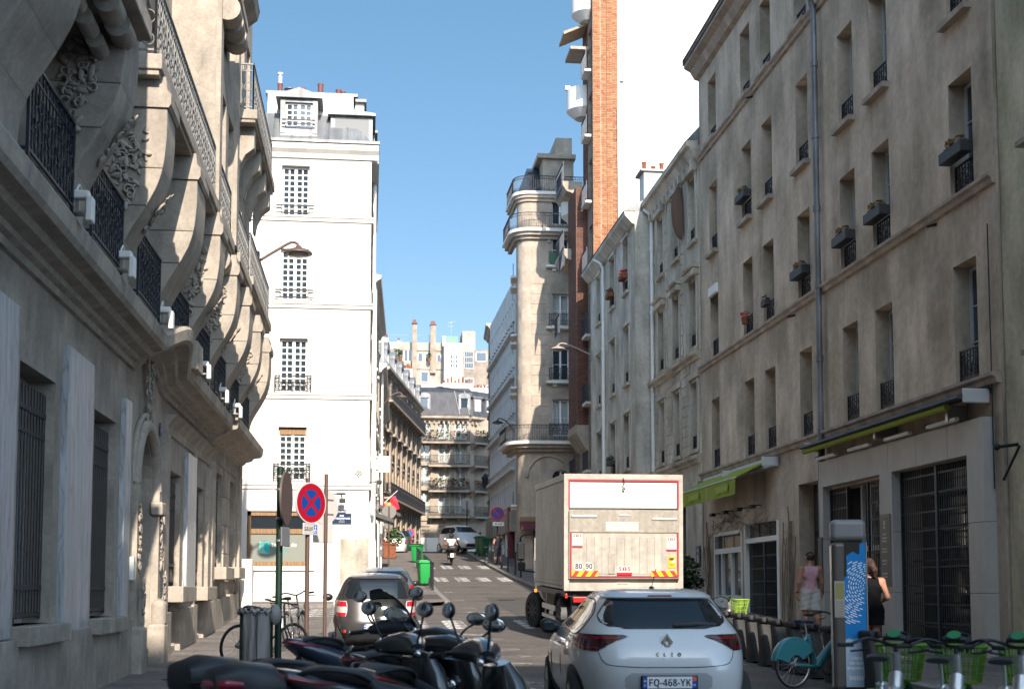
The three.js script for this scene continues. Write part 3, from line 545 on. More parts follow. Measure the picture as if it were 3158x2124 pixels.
    obj('flue', [cyl(.07, .07, .32, 3.8, 19.05, -1.65, 10), cyl(.1, .1, .06, 3.8, 19.37, -1.65, 10)], M.frameGrey, ch);
    obj('flue', [cyl(.06, .06, .16, 4.12, 18.6, -1.6, 10), cyl(.05, .19, .07, 4.12, 18.76, -1.6, 10), cyl(.16, .16, .03, 4.12, 18.83, -1.6, 10)], M.zinc, ch);
  }
}
// small things on the white wall
{
  const pl = thing('street_plate', 'dark blue enamel street name plate with green border on the white wall', 'sign', [-.88, 3.76, -41.985]);
  obj('plate', [rbox(.64, .36, .03, .01, 0, 0, 0), new THREE.CylinderGeometry(.17, .17, .03, 24, 1, false, -PI / 2, PI).rotateX(PI / 2).translate(0, .175, 0)], mat(.09, .14, .08, .35), pl);
  obj('face', sheet(.6, .32, 0, 0, .017), printed(512, 272, (c, w, h) => { c.fillStyle = '#1b2c52'; c.fillRect(0, 0, w, h); c.fillStyle = '#f2f2ee'; c.textAlign = 'center'; c.font = 'bold 62px sans-serif'; c.fillText('RUE', w / 2, 78); c.fillText('DE QUATREFAGES', w / 2, 150, 480); c.font = '26px sans-serif'; c.fillText('1810 - 1892', w / 2, 196); c.fillText('NATURALISTE', w / 2, 236); }, .3), pl, true);
  obj('arch_face', sheet(.26, .11, 0, .235, .017), printed(256, 108, (c, w, h) => { c.fillStyle = '#1b2c52'; c.fillRect(0, 0, w, h); c.fillStyle = '#f2f2ee'; c.textAlign = 'center'; c.font = 'bold 68px sans-serif'; c.fillText('5e Arrt', w / 2, 80, 220); }, .3), pl, true);
  const mo = thing('wall_mosaic', 'small diamond of dark mosaic tiles high on the white wall by its corner', 'mosaic', [-.34, 5.25, -41.99]);
  for (let i = -3; i <= 3; i++) for (let j = -3; j <= 3; j++) if (Math.abs(i) + Math.abs(j) <= 3 && (i + j) % 2 === 0) { const q = obj('tile', once('tile', () => clean(rbox(.042, .042, .015, .004))), M.iron, mo); q.position.set(i * .048, j * .048, 0); }
  const li = thing('wall_lamp', 'small box lamp on a thin arm above the street name plate', 'lamp', [-.86, 4.28, -41.99]);
  obj('arm', [rod([-.05, .3, .02], [.0, .12, .3], .012), bb(-.2, .1, .3, .33, 0, .04)], M.iron, li); obj('head', rbox(.2, .14, .1, .015, 0, .05, .32), M.iron, li);
  obj('cable', tube([[-.2, .31, .02], [-.45, .28, .01], [-.75, .33, .01]], .008, 10, 4), M.iron, li);
}
// ---------------------------------------------------------------- houses that follow on the same side
function rowHouse(name, label, a, b, y1, storeys, cols, m, o = {}) {   // plain house front: openings, sashes, guards, bands, shutters
  const [t, L] = facadeThing(name, label, a, b, o.group), base = Math.min(gy(a[1]), gy(b[1])), y0 = base - 1, ww = o.ww ?? 1.0, holes = [], spec = [];
  for (const [y, h] of storeys) for (let i = 0; i < cols; i++) { const x = L * (i + .5) / cols; if (o.skip?.(x, y)) continue; holes.push(holeOf(x, y, ww, h)); spec.push([x, y, h, i]); }
  obj('front_wall', wallGeo(0, L, y0, y1, .4, [...holes, ...(o.holes ?? [])]), m, t);
  shell(t, L, y0, y1, o.depth ?? 9, m);
  for (const [x, y, h, i] of spec) windowAt(t, x, y, ww - .02, h - .02, { inset: o.inset ?? .22, cols: 1, rows: 3, glass: o.glass ?? M.glass, frame: o.frame ?? M.frame, guard: o.guard, guardH: o.guardH ?? .5, guardOut: o.guardOut ?? .05, curtain: o.curtain?.(i, y), sill: o.sill ?? .08, sillMat: o.trim ?? M.whiteTrim });
  for (const y of o.bands ?? []) obj('string_course', bb(-.0, L, y, y + .18, .001, .12), o.trim ?? M.whiteTrim, t);
  if (o.cornice !== false) obj('cornice', alongX([[0, y1 - .35], [.1, y1 - .3], [.2, y1 - .15], [.36, y1 - .05], [.38, y1 + .1], [0, y1 + .12]], 0, L), o.trim ?? M.whiteTrim, t);
  return [t, L, base];
}
{
  const [t, L] = rowHouse('row_house', 'narrow white house beside the corner house, seen almost edge-on', [.05, 50.6], [.42, 62], 14.0, [[5.8, 1.9], [8.8, 1.8], [11.6, 1.6]], 5, M.greyWhite, { guard: 'scroll', bands: [4.9, 8.2] });
  for (let i = 0; i < 10; i++) obj('shutter', rbox(.5, 1.8, .05, .01, L * (Math.floor(i / 2) + .5) / 5 + (i % 2 ? .8 : -.8), 6.75, .04), M.frame, t);
  for (let i = 0; i < 6; i++) obj('shop_pilaster', bb(.3 + i * 2.05, .62 + i * 2.05, 1, 4.6, .001, .12), M.whiteTrim, t);
  obj('drain_pipe', cyl(.06, .06, 12.5, .5, 1.4, .14, 8), M.frame, t);
  obj('awning', prism([[0, 4.2], [.9, 3.85], [.9, 3.7], [0, 4.0]], 3).rotateY(-PI / 2).translate(6, .55, 0), M.slate, t);
  const roof = obj('roof', alongX([[.3, 14.1], [-1.5, 15.6], [-7, 15.8], [-9, 14.1]], 0, L), M.zinc, t);
}
{
  const [t, L] = rowHouse('row_house', 'tall plain plastered house with grey slate mansard further along the far pavement', [.46, 62.4], [.95, 83], 12.5, [[5.6, 1.7], [8.2, 1.6], [10.5, 1.4]], 7, M.pale, { guard: 'scroll', bands: [5.0, 7.8] });
  obj('roof', alongX([[.25, 12.6], [-.6, 14.4], [-2.5, 14.8], [-8.8, 14.8], [-8.8, 12.6]], 0, L), M.zinc, t);
  for (let i = 0; i < 5; i++) { const x = 2 + i * 3.8, d = obj('dormer', [bb(x - .6, x - .45, 12.75, 13.9, -1.0, .1), bb(x + .45, x + .6, 12.75, 13.9, -1.0, .1), bb(x - .6, x + .6, 12.7, 12.85, -.9, .1), new THREE.CylinderGeometry(.62, .62, 1.1, 12, 1, false, PI / 2, PI).rotateX(PI / 2).translate(x, 13.85, -.45)], M.zinc, t); windowAt(d, x, 12.85, .9, 1.1, { inset: .05, rows: 3, cols: 1 }); }
  obj('drain_pipe', cyl(.06, .06, 12.5, 1.2, 2.2, .14, 8), M.frame, t);
  obj('awning', prism([[0, 5.4], [1.1, 4.9], [1.1, 4.75], [0, 5.2]], 3.4).rotateY(-PI / 2).translate(4.2, .3, 0), M.slate, t);
}
{ // ochre stone house with balcony and consoles
  const ys = [[5.4, 1.9], [8.0, 1.7], [10.2, 1.6], [12.2, 1.4], [14.3, 1.4]];
  const [t, L] = rowHouse('stone_house', 'ochre cut-stone house with wrought iron balcony and zigzag window hoods', [.95, 83.5], [4.1, 103], 16.1, ys, 7, M.ochre, { trim: M.cream, bands: [7.8, 11.95], curtain: (i, y) => true, guard: 'scroll', inset: .3 });
  for (const y of [7.4, 13.85]) {
    const s = obj('balcony', bb(.2, L - .2, y, y + .13, .001, .55), M.cream, t);
    const g = obj('railing', guardGeo(L - .5, .95, 'lace'), M.iron, s); g.position.set(L / 2, y + .13, .5);
    for (const x of [.25, L - .25]) { const e = obj('railing', guardGeo(.45, .95, 'lace'), M.iron, s); e.position.set(x, y + .13, .26); e.rotation.y = PI / 2; }
    for (let i = 0; i < 14; i++) obj('corbel', alongX([[0, y - .4], [.1, y - .4], [.2, y - .25], [.4, y - .1], [.42, y - .003], [0, y - .003]], .5 + i * (L - 1) / 14, .75 + i * (L - 1) / 14), M.cream, t);
  }
  for (let i = 0; i < 7; i++) { const x = L * (i + .5) / 7; obj('hood', prism([[x - .85, 11.9], [x + .85, 11.9], [x + .85, 12.0], [x, 12.2], [x - .85, 12.0]], .3), M.cream, t); obj('pier', bb(x + 1.1, x + 1.7, 5, 15.7, .001, .1), M.cream, t); }
  obj('roof', alongX([[.3, 16.2], [-.9, 18.2], [-3, 18.6], [-9, 18.6], [-9, 16.2]], 0, L), M.zinc, t);
  for (let i = 0; i < 6; i++) { const x = 1.5 + i * 3.6, d = obj('dormer', [bb(x - .6, x - .42, 16.4, 17.5, -1.1, .05), bb(x + .42, x + .6, 16.4, 17.5, -1.1, .05), new THREE.CylinderGeometry(.62, .62, 1.15, 12, 1, false, PI / 2, PI).rotateX(PI / 2).translate(x, 17.5, -.5)], M.zinc, t); windowAt(d, x, 16.45, .84, 1.05, { inset: .05, rows: 3, cols: 1 }); }
}
// ---------------------------------------------------------------- cut-stone corner block that closes the view
{
  const [t, L] = facadeThing('stone_corner_block', 'pale cut-stone corner block with slate mansard and four iron balconies closing the street', [1.5, 105], [8.5, 105]);
  const C = M.cream, floors = [[4.9, 1.75], [7.75, 1.85], [9.95, 1.7], [12.0, 1.65], [13.95, 1.75]], xs = [3.3, 5.0, 6.4], sideXs = [1.2, 2.7, 4.2, 5.7];
  // front, cut corner and side faces
  const faces = [[0, 0, 0, L - .2, [1.35, 3.05, 4.75, 6.1], 1.0], [L - .2, 0, .62, 7.2, [1.0, 2.5, 4.0, 5.5], .95]];
  for (const [ox, oz, ry, len, wx, ww] of faces) {
    const f = new THREE.Group(); f.name = 'facade'; f.position.set(ox, 0, oz); f.rotation.y = ry; t.add(f);
    obj('wall', wallGeo(0, len, 3.2, 15.75, .45, floors.flatMap(([y, h]) => wx.map(x => holeOf(x, y, ww, h)))), C, f);
    floors.forEach(([y, h], k) => wx.forEach((x, i) => { const w = windowAt(f, x, y, ww - .02, h - .02, { inset: .25, cols: 1, rows: 3, leafs: 2, curtain: true, guard: (k === 0 || (ry === 0 && i === 1)) ? 'scroll' : null, guardH: .5, guardOut: -.02 }); }));
    for (const y of [7.1, 9.6, 11.7, 13.5]) obj('band', bb(0, len, y, y + .14, .001, .1), M.cream, f);
    for (let k = 0; k < 8; k++) obj('rusticated_course', bb(0, len, 4.55 + k * .3, 4.78 + k * .3, .0, .0005), C, f);
    obj('cornice', alongX([[0, 15.4], [.12, 15.45], [.3, 15.6], [.42, 15.65], [.45, 15.85], [0, 15.9]], 0, len), C, f);
    for (let x = .2; x < len; x += .4) obj('bracket', bb(x, x + .16, 15.2, 15.42, .001, .2), C, f);
    wx.forEach(x => { obj('window_hood', [bb(x - .72, x + .72, 9.62, 9.74, .1, .22), prism([[x - .72, 9.74], [x + .72, 9.74], [x, 10.0]], .12).translate(0, 0, .1)].slice(0, ry ? 1 : 2), C, f); obj('pilaster', bb(x + .55, x + .82, 9.9, 15.2, .001, .07), C, f); });
    for (const [y, x0, x1, flowers] of [[7.3, 3.4, len, 0], [9.45, 3.4, len, 1], [11.55, 3.4, len, 0], [13.5, 0, len, 1]]) {
      const a = ry ? 0 : x0, b = ry ? Math.min(len, 5) : x1, s = obj('balcony', bb(a, b, y, y + .14, .0, .8), C, f), g = obj('railing', guardGeo(b - a - .05, .85, 'lace'), M.iron, s);
      g.position.set((a + b) / 2, y + .14, .74);
      for (let x = a + .1; x < b - .2; x += 1.15) obj('corbel', alongX([[0, y - .42], [.12, y - .42], [.3, y - .25], [.62, y - .1], [.65, y - .003], [0, y - .003]], x, x + .22), C, s);
      if (flowers) { const lf = []; for (let i = 0; i < 240; i++) { const q = new THREE.PlaneGeometry(.16, .12); q.rotateX(rnd(-2, 2)); q.rotateY(rnd(0, 6)); q.translate(rnd(a + .1, b - .1), y + .9 + rnd(-.35, .25), .82 + rnd(-.08, .1)); lf.push(q); } obj('balcony_plants', lf.slice(0, 200), M.leaf, s); obj('blossoms', lf.slice(200), M.flower, s); }
    }
  }
  // mansard following both faces
  const mansard = (x0, x1, f) => { const r = obj('mansard', alongX([[.3, 15.9], [-.75, 18.0], [-1.1, 18.2], [-4, 18.9], [-6, 18.9], [-6, 15.9]], x0, x1), M.slate, f); return r; };
  const r1 = mansard(-.4, L + .1, t);
  for (const x of [3.05, 6.4]) { const d = obj('dormer', [bb(x - .5, x - .36, 16.15, 17.5, -.9, .05), bb(x + .36, x + .5, 16.15, 17.5, -.9, .05), bb(x - .62, x + .62, 16.0, 16.18, -.7, .1), bb(x - .5, x + .5, 17.4, 17.6, -.9, .06), new THREE.CylinderGeometry(.5, .5, .9, 12, 1, false, PI / 2, PI).rotateX(PI / 2).scale(1, .45, 1).translate(x, 17.6, -.4)], M.zinc, t); windowAt(d, x, 16.2, .72, 1.22, { inset: .05, rows: 1, cols: 1, leafs: 1, glass: M.glassSky }); }
  const sf = new THREE.Group(); sf.name = 'side_roof'; sf.position.set(L - .2, 0, 0); sf.rotation.y = .62; t.add(sf);
  mansard(.05, 7.3, sf);
  for (let i = 0; i < 5; i++) { const x = .9 + i * 1.35; obj('dormer', [bb(x - .45, x + .45, 16.15, 17.5, -.9, .05), bb(x - .55, x + .55, 17.5, 17.62, -1.0, .12)], M.zinc, sf); obj('pane', bb(x - .3, x + .3, 16.35, 17.35, .05, .06), M.frame, sf); }
  obj('hip_seam', [rod([L - .2, 15.95, .32], [L - .55, 18.1, -.75], .05, 6), rod([6.0, 15.95, .3], [5.6, 18.1, -.75], .05)], M.steel, t);
  // party wall chimneys
  const ch = obj('chimney', bb(1.3, 2.1, 17.5, 20.2, -3, -2.2), M.white, t); obj('chimney', bb(4.8, 7.4, 18.3, 19.3, -4.6, -3.9), M.white, t); obj('chimney', bb(7.6, 10.8, 18.2, 19.2, -6.4, -5.6), M.white, t); obj('party_wall', prism([[7.4, 19.15], [9.4, 19.75], [12.2, 19.0], [12.2, 16], [7.4, 16]], .5).translate(0, 0, -7), M.white, t);
  pots(ch, [[1.5, 20.2, -2.6, .12, .35], [1.75, 20.2, -2.6, .12, .45], [1.95, 20.2, -2.6, .12, .3], ...[0, 1, 2, 3, 4, 5, 6, 7].map(i => [4.95 + i * .32, 19.3, -4.25, .1, .3 + (i % 3) * .16]), ...[0, 1, 2, 3, 4, 5, 6, 7, 8, 9].map(i => [7.75 + i * .3, 19.2, -6.0, .11, .22 + (i % 2) * .1])]);
  obj('back_block', bb(0, L + 4, 3, 15.7, -9, -.5), C, t);
  // white hoarding along its foot
  for (let i = 0; i < 5; i++) tag(obj('hoarding_panel', rbox(1.5, 1.15, .05, .01, 0, 0, 0), M.frame), `white hoarding panel below the stone corner block, ${['first', 'second', 'third', 'fourth', 'fifth'][i]} from the ochre house`, 'hoarding', 'white hoarding panels').position.set(3.9 + i * 1.56, 4.32 + .75, -103.6 + i * .0);
}
// ---------------------------------------------------------------- stepped modern block behind the roofs
{
  const [t, L] = facadeThing('terrace_block', 'stepped cream modern apartment block with two tall square chimneys behind the roofs', [-4, 135], [13.5, 135]);
  const C = M.concrete, top = 28.4, x = q => q + 4;
  obj('body', [bb(0, L, 2, 20.4, -12, -.4), bb(0, x(8), 20.4, 22.9, -12, -1.2), bb(0, x(8), 22.9, 25.6, -12, -2.4), bb(0, x(8), 25.6, top, -12, -3.2)], C, t);
  obj('lift_tower', [bb(x(8), x(10), 15, 28.0, -6, -.2)], M.white, t); obj('grey_tower', bb(x(10), L, 12, 27.3, -7, -.3), mat(.45, .37, .30, .9, { map: 'stone', size: 4 }), t);
  for (const [y, z, d] of [[20.4, -.4, 1], [22.9, -1.2, 1], [25.6, -2.4, 1], [27.8, -3.2, .6]]) obj('parapet', bb(0, x(8) - .003, y - .15, y + .75, z - .15, z + .1), C, t);
  const win = (a, b, y, h, z, n) => { const w = obj('window', [bb(x(a), x(b), y, y + .07, z, z + .06), bb(x(a), x(b), y + h - .07, y + h, z, z + .06), ...Array.from({ length: n + 1 }, (_, i) => bb(lerp(x(a), x(b) - .07, i / n), lerp(x(a), x(b) - .07, i / n) + .07, y, y + h, z, z + .06))], M.frame, t); for (let i = 0; i < n; i++) obj('pane', bb(lerp(x(a), x(b), i / n) + .05, lerp(x(a), x(b), (i + 1) / n) - .05, y + .05, y + h - .05, z + .002, z + .02), M.glassSky, w); };
  win(.9, 2.2, 26.3, 1.1, -3.19, 2); win(3.7, 4.6, 26.2, 1.5, -3.19, 2); win(5.2, 5.8, 26.4, 1.0, -3.19, 1); win(6.0, 7.0, 26.4, 1.0, -3.19, 1); win(7.3, 7.8, 26.3, 1.0, -3.19, 1);
  win(1.8, 3.0, 23.7, 1.5, -2.39, 2); win(3.5, 4.9, 23.5, 1.8, -2.39, 2); win(5.5, 6.4, 24.0, 1.2, -2.39, 1); win(1.9, 3.2, 21.0, 1.5, -1.19, 2); win(11.4, 12.6, 26, 1.1, -.29, 1);
  const gl = (a, b, y, h, m) => { const w = obj('window', [0, 1, 2, 3].flatMap(i => [bb(lerp(x(a), x(b) - .1, i / 3), lerp(x(a), x(b) - .1, i / 3) + .1, y, y + h, -.19, -.1), bb(x(a), x(b), lerp(y, y + h - .1, i / 3), lerp(y, y + h - .1, i / 3) + .1, -.19, -.1)]), m, t); for (let i = 0; i < 9; i++) { const w1 = (b - a) / 3, h1 = h / 3; obj('pane', bb(x(a) + w1 * (i % 3) + .05, x(a) + w1 * (i % 3 + 1) - .05, y + h1 * Math.floor(i / 3) + .05, y + h1 * (Math.floor(i / 3) + 1) - .05, -.19, -.15), M.glass, w); } };
  gl(8.55, 9.5, 25.2, 1.55, M.frame);
  for (const y of [25.2, 22.2]) { const w = obj('window', bb(x(10.15), x(11.15), y, y + 2, -.29, -.2), M.frameGrey, t); for (let i = 0; i < 12; i++) obj('pane', bb(x(10.2) + .23 * (i % 4), x(10.2) + .23 * (i % 4) + .2, y + .08 + .63 * Math.floor(i / 4), y + .63 + .63 * Math.floor(i / 4), -.2, -.19), M.glass, w); }
  obj('tall_chimney', [bb(x(4.55), x(5.05), 22, 30.3, -2, -1.5)], mat(.50, .40, .32, .9, { map: 'stone', size: 3 }), t); obj('tall_chimney', [bb(x(6.55), x(7.15), 25, 30.3, -2.6, -2)], mat(.50, .40, .32, .9, { map: 'stone', size: 3 }), t);
  for (const [a, b, z] of [[4.5, 5.1, -1.75], [6.5, 7.2, -2.3]]) obj('cap', [bb(x(a), x(b), 30.3, 30.4, z - .4, z + .4), bb(x(a) + .12, x(b) - .12, 30.4, 30.75, z - .25, z + .25)], M.darkClay, t);
  obj('roof_hut', bb(x(8.2), x(9.6), 28.0, 29.1, -4, -2), mat(.13, .25, .18, .7), t); obj('roof_hut', bb(x(10), x(11.4), 27.3, 29.5, -5, -1), C, t); obj('roof_hut', [bb(x(7.9), x(8.2), 28, 29.1, -4, -2)], M.white, t);
  const s = obj('stack', [bb(x(1.4), x(2.0), 28, 29.3, -5, -4.5), bb(x(3.0), x(3.3), 28, 29.0, -5, -4.5)], M.whiteTrim, t); pots(s, [[x(1.55), 29.3, -4.75, .14, .3], [x(1.85), 29.3, -4.75, .14, .4], [x(3.15), 29, -4.75, .13, .3]], M.darkClay);
  obj('roof_railing', [bb(0, x(8), 29.4, 29.43, -3.5, -3.47), bb(0, x(8), 29.0, 29.02, -3.5, -3.47), ...Array.from({ length: 9 }, (_, i) => bb(i * 1.5, i * 1.5 + .03, 28.4, 29.43, -3.5, -3.47))], M.paleIron, t);
  obj('antenna', [rod([x(8.9), 29, -3], [x(8.9), 31, -3], .02), rod([x(8.5), 30.8, -3], [x(9.3), 30.9, -3], .015), rod([x(8.6), 30.4, -3], [x(9.2), 30.4, -3], .015)], M.steel, t);
  obj('orange_blind', bb(x(5.2), x(6.2), 20.6, 21.6, -.9, -.85), mat(.65, .14, .05, .8), t);
}
for (const [x, y, s, kind] of [[2.9, 26.2, .7, 0], [3.3, 26.2, .5, 1], [6.4, 26.2, .4, 2]]) {
  const p = thing('potted_plant', ['tall potted plant on the upper terrace of the modern block', 'low round potted plant on the upper terrace of the modern block', 'small potted plant between the two tall chimneys'][kind], 'plant', [x, y, -136.6]);
  obj('pot', cyl(.16, .22, .35, 0, 0, 0), M.clay, p); const g = []; for (let i = 0; i < 60; i++) g.push(new THREE.PlaneGeometry(.2, .12).rotateX(rnd(-2, 2)).rotateY(rnd(0, 6)).translate(rnd(-.4, .4) * s, .4 + rnd(0, 1.3) * s, rnd(-.3, .3) * s)); obj('foliage', g, M.leaf, p);
}
// ---------------------------------------------------------------- beige plastered house on the shop side (local x = 40.4 - distance)
function leafClump(n, rx, ry, rz, s = .1) { const g = []; for (let i = 0; i < n; i++) { const a = rnd(0, PI * 2), b = Math.acos(rnd(-1, 1)), r = Math.cbrt(rnd(.15, 1)); g.push(new THREE.PlaneGeometry(s * rnd(.7, 1.4), s * rnd(.5, .9)).rotateX(rnd(-2, 2)).rotateY(rnd(0, 6)).translate(Math.sin(b) * Math.cos(a) * rx * r, Math.cos(b) * ry * r, Math.sin(b) * Math.sin(a) * rz * r)); } return merge(g); }
const gateM = mat(.045, .05, .055, .5, { metalness: .4 });
function foldingGate(t, a, b, y0, y1, z, m, cols = 2) {         // concertina gate of upright bars, leaf by leaf
  for (let k = 0; k < cols; k++) {
    const p = lerp(a, b, k / cols), q = lerp(a, b, (k + 1) / cols), h = y1 - y0, g = [bb(p, p + .05, y0, y1, z - .03, z + .03), bb(q - .05, q, y0, y1, z - .03, z + .03)];
    for (let y = y0 + .12; y < y1; y += .36) g.push(bb(p, q, y, y + .035, z - .008, z + .004));
    const leaf = obj('gate_leaf', g, M.ironBlue, t), n = Math.round((q - p) / .095), bar = once('gb' + h.toFixed(2), () => clean(bb(-.007, .007, 0, h, -.008, .008)));
    for (let i = 1; i < n; i++) { const s = obj('bar', bar, m, leaf); s.position.set(p + (q - p) * i / n, y0, z); }
  }
}
{
  const FAR = 40.4, [t, L] = facadeThing('plastered_house', 'long beige plastered house with green shop awnings, grey drain pipe and flower boxes', [10.9, FAR], [10.9, 20.65]);
  const X = d => FAR - d, W = .92, far = [38.8, 35.2, 33.3, 30.45], near = [27.5, 25.6, 21.9], all = [...far, ...near];
  const rows = [[5.28, 2.2], [8.8, 2.2], [12.2, 2.25], [15.9, 2.05]], holes = [];
  for (const [y, h] of rows) for (const d of all) holes.push(holeOf(X(d), y, W, h));
  const shopHoles = [[X(31.15), X(29.4), .1, 4.1], [X(39.1), X(36.1), .55, 3.2], [X(35.85), X(32.75), .4, 3.3], [X(28.85), X(25.5), .2, 3.8], [X(24.85), X(21.6), .2, 3.98]];
  obj('front_wall', wallGeo(0, L, -.2, 18.75, .5, [...holes, ...shopHoles]), M.beige, t);
  shell(t, L, -.2, 18.7, 10, M.beige, .5);
  obj('interior', bb(X(39.3), X(21.3), 0, 5, -3, -2.9), M.black, t); obj('interior_floor', bb(.4, L - .4, .0, .05, -2.9, -.5), M.plastic, t);
  for (const [y, h] of rows) for (const d of all) {
    const r = rows.findIndex(q => q[0] === y);
    const m = windowAt(t, X(d), y, W - .02, h - .02, { inset: .34, rows: 3, cols: 1, frame: M.frameGrey, guard: 'lace', guardH: r === 3 ? .45 : .6, guardOut: -.1, sill: r === 1 || r === 0 ? 0 : .16, glass: near.includes(d) ? M.glassSky : M.glass });
    if (r === 2 && [25.6, 27.5, 30.45].includes(d)) obj('open_shutter', rbox(.36, h - .2, .04, .01, .2, h / 2, .12).rotateY(.5), M.frameGrey, m);
  }
  obj('blind', rbox(W, .3, .12, .02, X(38.8), 10.95, .02), M.frame, t);
  for (const [y, z] of [[5.02, .18], [8.56, .14], [15.62, .14]]) obj('string_course', alongX([[0, y], [z * .5, y + .02], [z * .6, y + .1], [z, y + .14], [z, y + .2], [0, y + .24]], 0, L), M.beigeTrim, t);
  obj('eave', [alongX([[0, 18.45], [.15, 18.5], [.3, 18.75], [.5, 18.85], [.5, 18.95], [0, 18.95]], 0, L)], M.beigeTrim, t);
  obj('gutter', new THREE.CylinderGeometry(.1, .1, L, 10, 1, false, 0, PI).rotateZ(PI / 2).rotateX(-PI / 2).translate(L / 2, 19.05, .55), M.zinc, t);
  obj('roof', alongX([[.5, 18.98], [-5, 21.6], [-10, 18.98]], 0, L), M.zinc, t);
  obj('drain_pipe', [cyl(.075, .075, 10.4, X(29.1), 5.25, .14, 10), cyl(.09, .09, 5.0, X(29.1), .3, .14, 10), ...[6.9, 8.7, 10.6, 12.4, 14.2].map(y => cyl(.095, .095, .14, X(29.1), y, .14, 10)), tube([[X(29.1), 15.6, .14], [X(29.1), 15.85, .2], [X(28.9), 16.2, .3], [X(28.9), 18.9, .4]], .075, 16, 8)], M.zinc, t);
  obj('cable', [rod([X(20.9), 7.9, .05], [X(20.9), 3.2, .05], .012), rod([X(28.9), 5.0, .1], [X(20.9), 4.98, .1], .012)], M.iron, t);
  obj('pipe_stub', [rod([X(34.5), 15.6, 0], [X(34.5), 15.55, .2], .03), rod([X(31.2), 8.5, 0], [X(31.2), 8.45, .2], .03), rod([X(23), 8.5, 0], [X(23), 8.45, .2], .03)], M.iron, t);
  // carriage door, recessed
  {
    const a = X(31.15), b = X(29.4), d = obj('carriage_door', bb(a, b, 0, 4.1, -.48, -.4), M.plastic, t), dm = mat(.02, .026, .022, .45);
    for (const [p, q] of [[a + .08, (a + b) / 2 - .06], [(a + b) / 2 + .06, b - .08]]) for (const [y, e] of [[.25, 1.3], [1.42, 2.75], [2.9, 3.9]]) obj('panel', rbox(q - p, e - y, .06, .02, (p + q) / 2, (y + e) / 2, -.39), dm, d);
    obj('handle', ball(.045, (a + b) / 2 + .12, 1.35, -.34), M.steel, d); obj('post', bb((a + b) / 2 - .04, (a + b) / 2 + .04, .1, 4.0, -.4, -.35), mat(.10, .085, .06, .5), d);
  }
  // small restaurant front: pale timber door and window, gate, upper lights
  {
    const a = X(39.1), b = X(36.1), f = obj('shopfront', [bb(a, b, .55, .62, -.2, .02), bb(a, b, 3.1, 3.2, -.2, .02), bb(a, a + .1, .62, 3.1, -.2, .02), bb(b - .12, b, .62, 3.1, -.2, .02), bb(a + .75, a + .83, .62, 2.62, -.18, 0), bb(a + 1.78, a + 1.86, .62, 2.62, -.18, 0), bb(a + .1, b - .12, 2.54, 2.7, -.19, .01)], M.frame, t);
    for (const [p, q] of [[a + .1, a + .75], [a + .83, a + 1.78], [a + 1.86, b - .12]]) { obj('lower_panel', rbox(q - p, .62, .05, .015, (p + q) / 2, .95, -.1), M.frame, f); obj('pane', bb(p, q, 1.28, 2.54, -.12, -.1), M.glassSky, f); obj('pane', bb(p, q, 2.7, 3.1, -.12, -.1), M.glass, f); }
    foldingGate(t, X(35.8), X(32.8), .45, 2.75, -.1, gateM, 2);
    const g = obj('gate_frame', [bb(X(35.85), X(35.72), .4, 3.3, -.2, .03), bb(X(32.88), X(32.75), .4, 3.3, -.2, .03), bb(X(35.72), X(32.88), 2.76, 2.9, -.2, .02)], M.frame, t);
    for (let i = 0; i < 3; i++) obj('pane', bb(X(35.7) + i * .95, X(35.7) + i * .95 + .86, 2.92, 3.28, -.14, -.12), i === 1 ? M.glassSky : M.glass, g);
    obj('shop_goods', Array.from({ length: 26 }, () => rbox(rnd(.15, .4), rnd(.15, .35), .2, .02, rnd(X(35.6), X(33)), .6 + Math.floor(rnd(0, 5)) * .42, -1.1)), M.frameGrey, t);
    obj('shelf', [0, 1, 2, 3, 4].map(i => bb(X(35.7), X(32.9), .5 + i * .42, .53 + i * .42, -1.3, -.9)), M.wood, t);
  }
  // clad shop with big concertina gates
  {
    const P = M.beigeTrim, pm = mat(.56, .535, .50, .6, { map: 'white', size: 1.4 }), a = X(29.15), b = X(20.95);
    for (let i = 0; i < 6; i++) obj('lintel_panel', rbox((b - a) / 6 - .008, .62, .34, .01, a + (b - a) * (i + .5) / 6, 4.16, .05), pm, t);
    for (const [p, q, top] of [[29.15, 28.85, 3.84], [25.5, 24.87, 3.84], [21.58, 20.95, 3.84]]) for (let k = 0; k < 3; k++) obj('pillar_panel', rbox(p - q - .006, (top - .1) / 3 - .006, .34, .01, X((p + q) / 2), .13 + (top - .1) / 3 * (k + .5), .05), pm, t);
    foldingGate(t, X(24.84), X(21.6), .3, 3.83, .02, gateM, 2); foldingGate(t, X(28.83), X(27.75), .3, 3.78, .02, gateM, 1); foldingGate(t, X(26.6), X(25.55), .3, 3.78, .02, gateM, 1);
    const f = obj('shop_window', [bb(X(28.8), X(21.65), .2, .3, -.4, -.3), bb(X(27.72), X(27.62), .3, 3.8, -.34, -.26), bb(X(27.15), X(27.09), .3, 3.8, -.34, -.26), bb(X(26.72), X(26.62), .3, 3.8, -.34, -.26), bb(X(27.7), X(26.65), 2.3, 2.42, -.34, -.25)], M.frameGrey, t);
    obj('pane', bb(X(28.8), X(25.6), .3, 3.8, -.42, -.4), M.glass, f); obj('pane', bb(X(24.8), X(21.65), .3, 3.9, -.42, -.4), M.glass, f);
    for (let i = 0; i < 5; i++) obj('shelf', bb(X(24.7), X(21.8), .7 + i * .65, .73 + i * .65, -.3, -.12), mat(.08, .08, .085, .7), f);
    const sg = obj('wall_sign', rbox(.5, 1.5, .03, .01, X(25.2), 2.25, .24), mat(.20, .18, .155, .5), t);
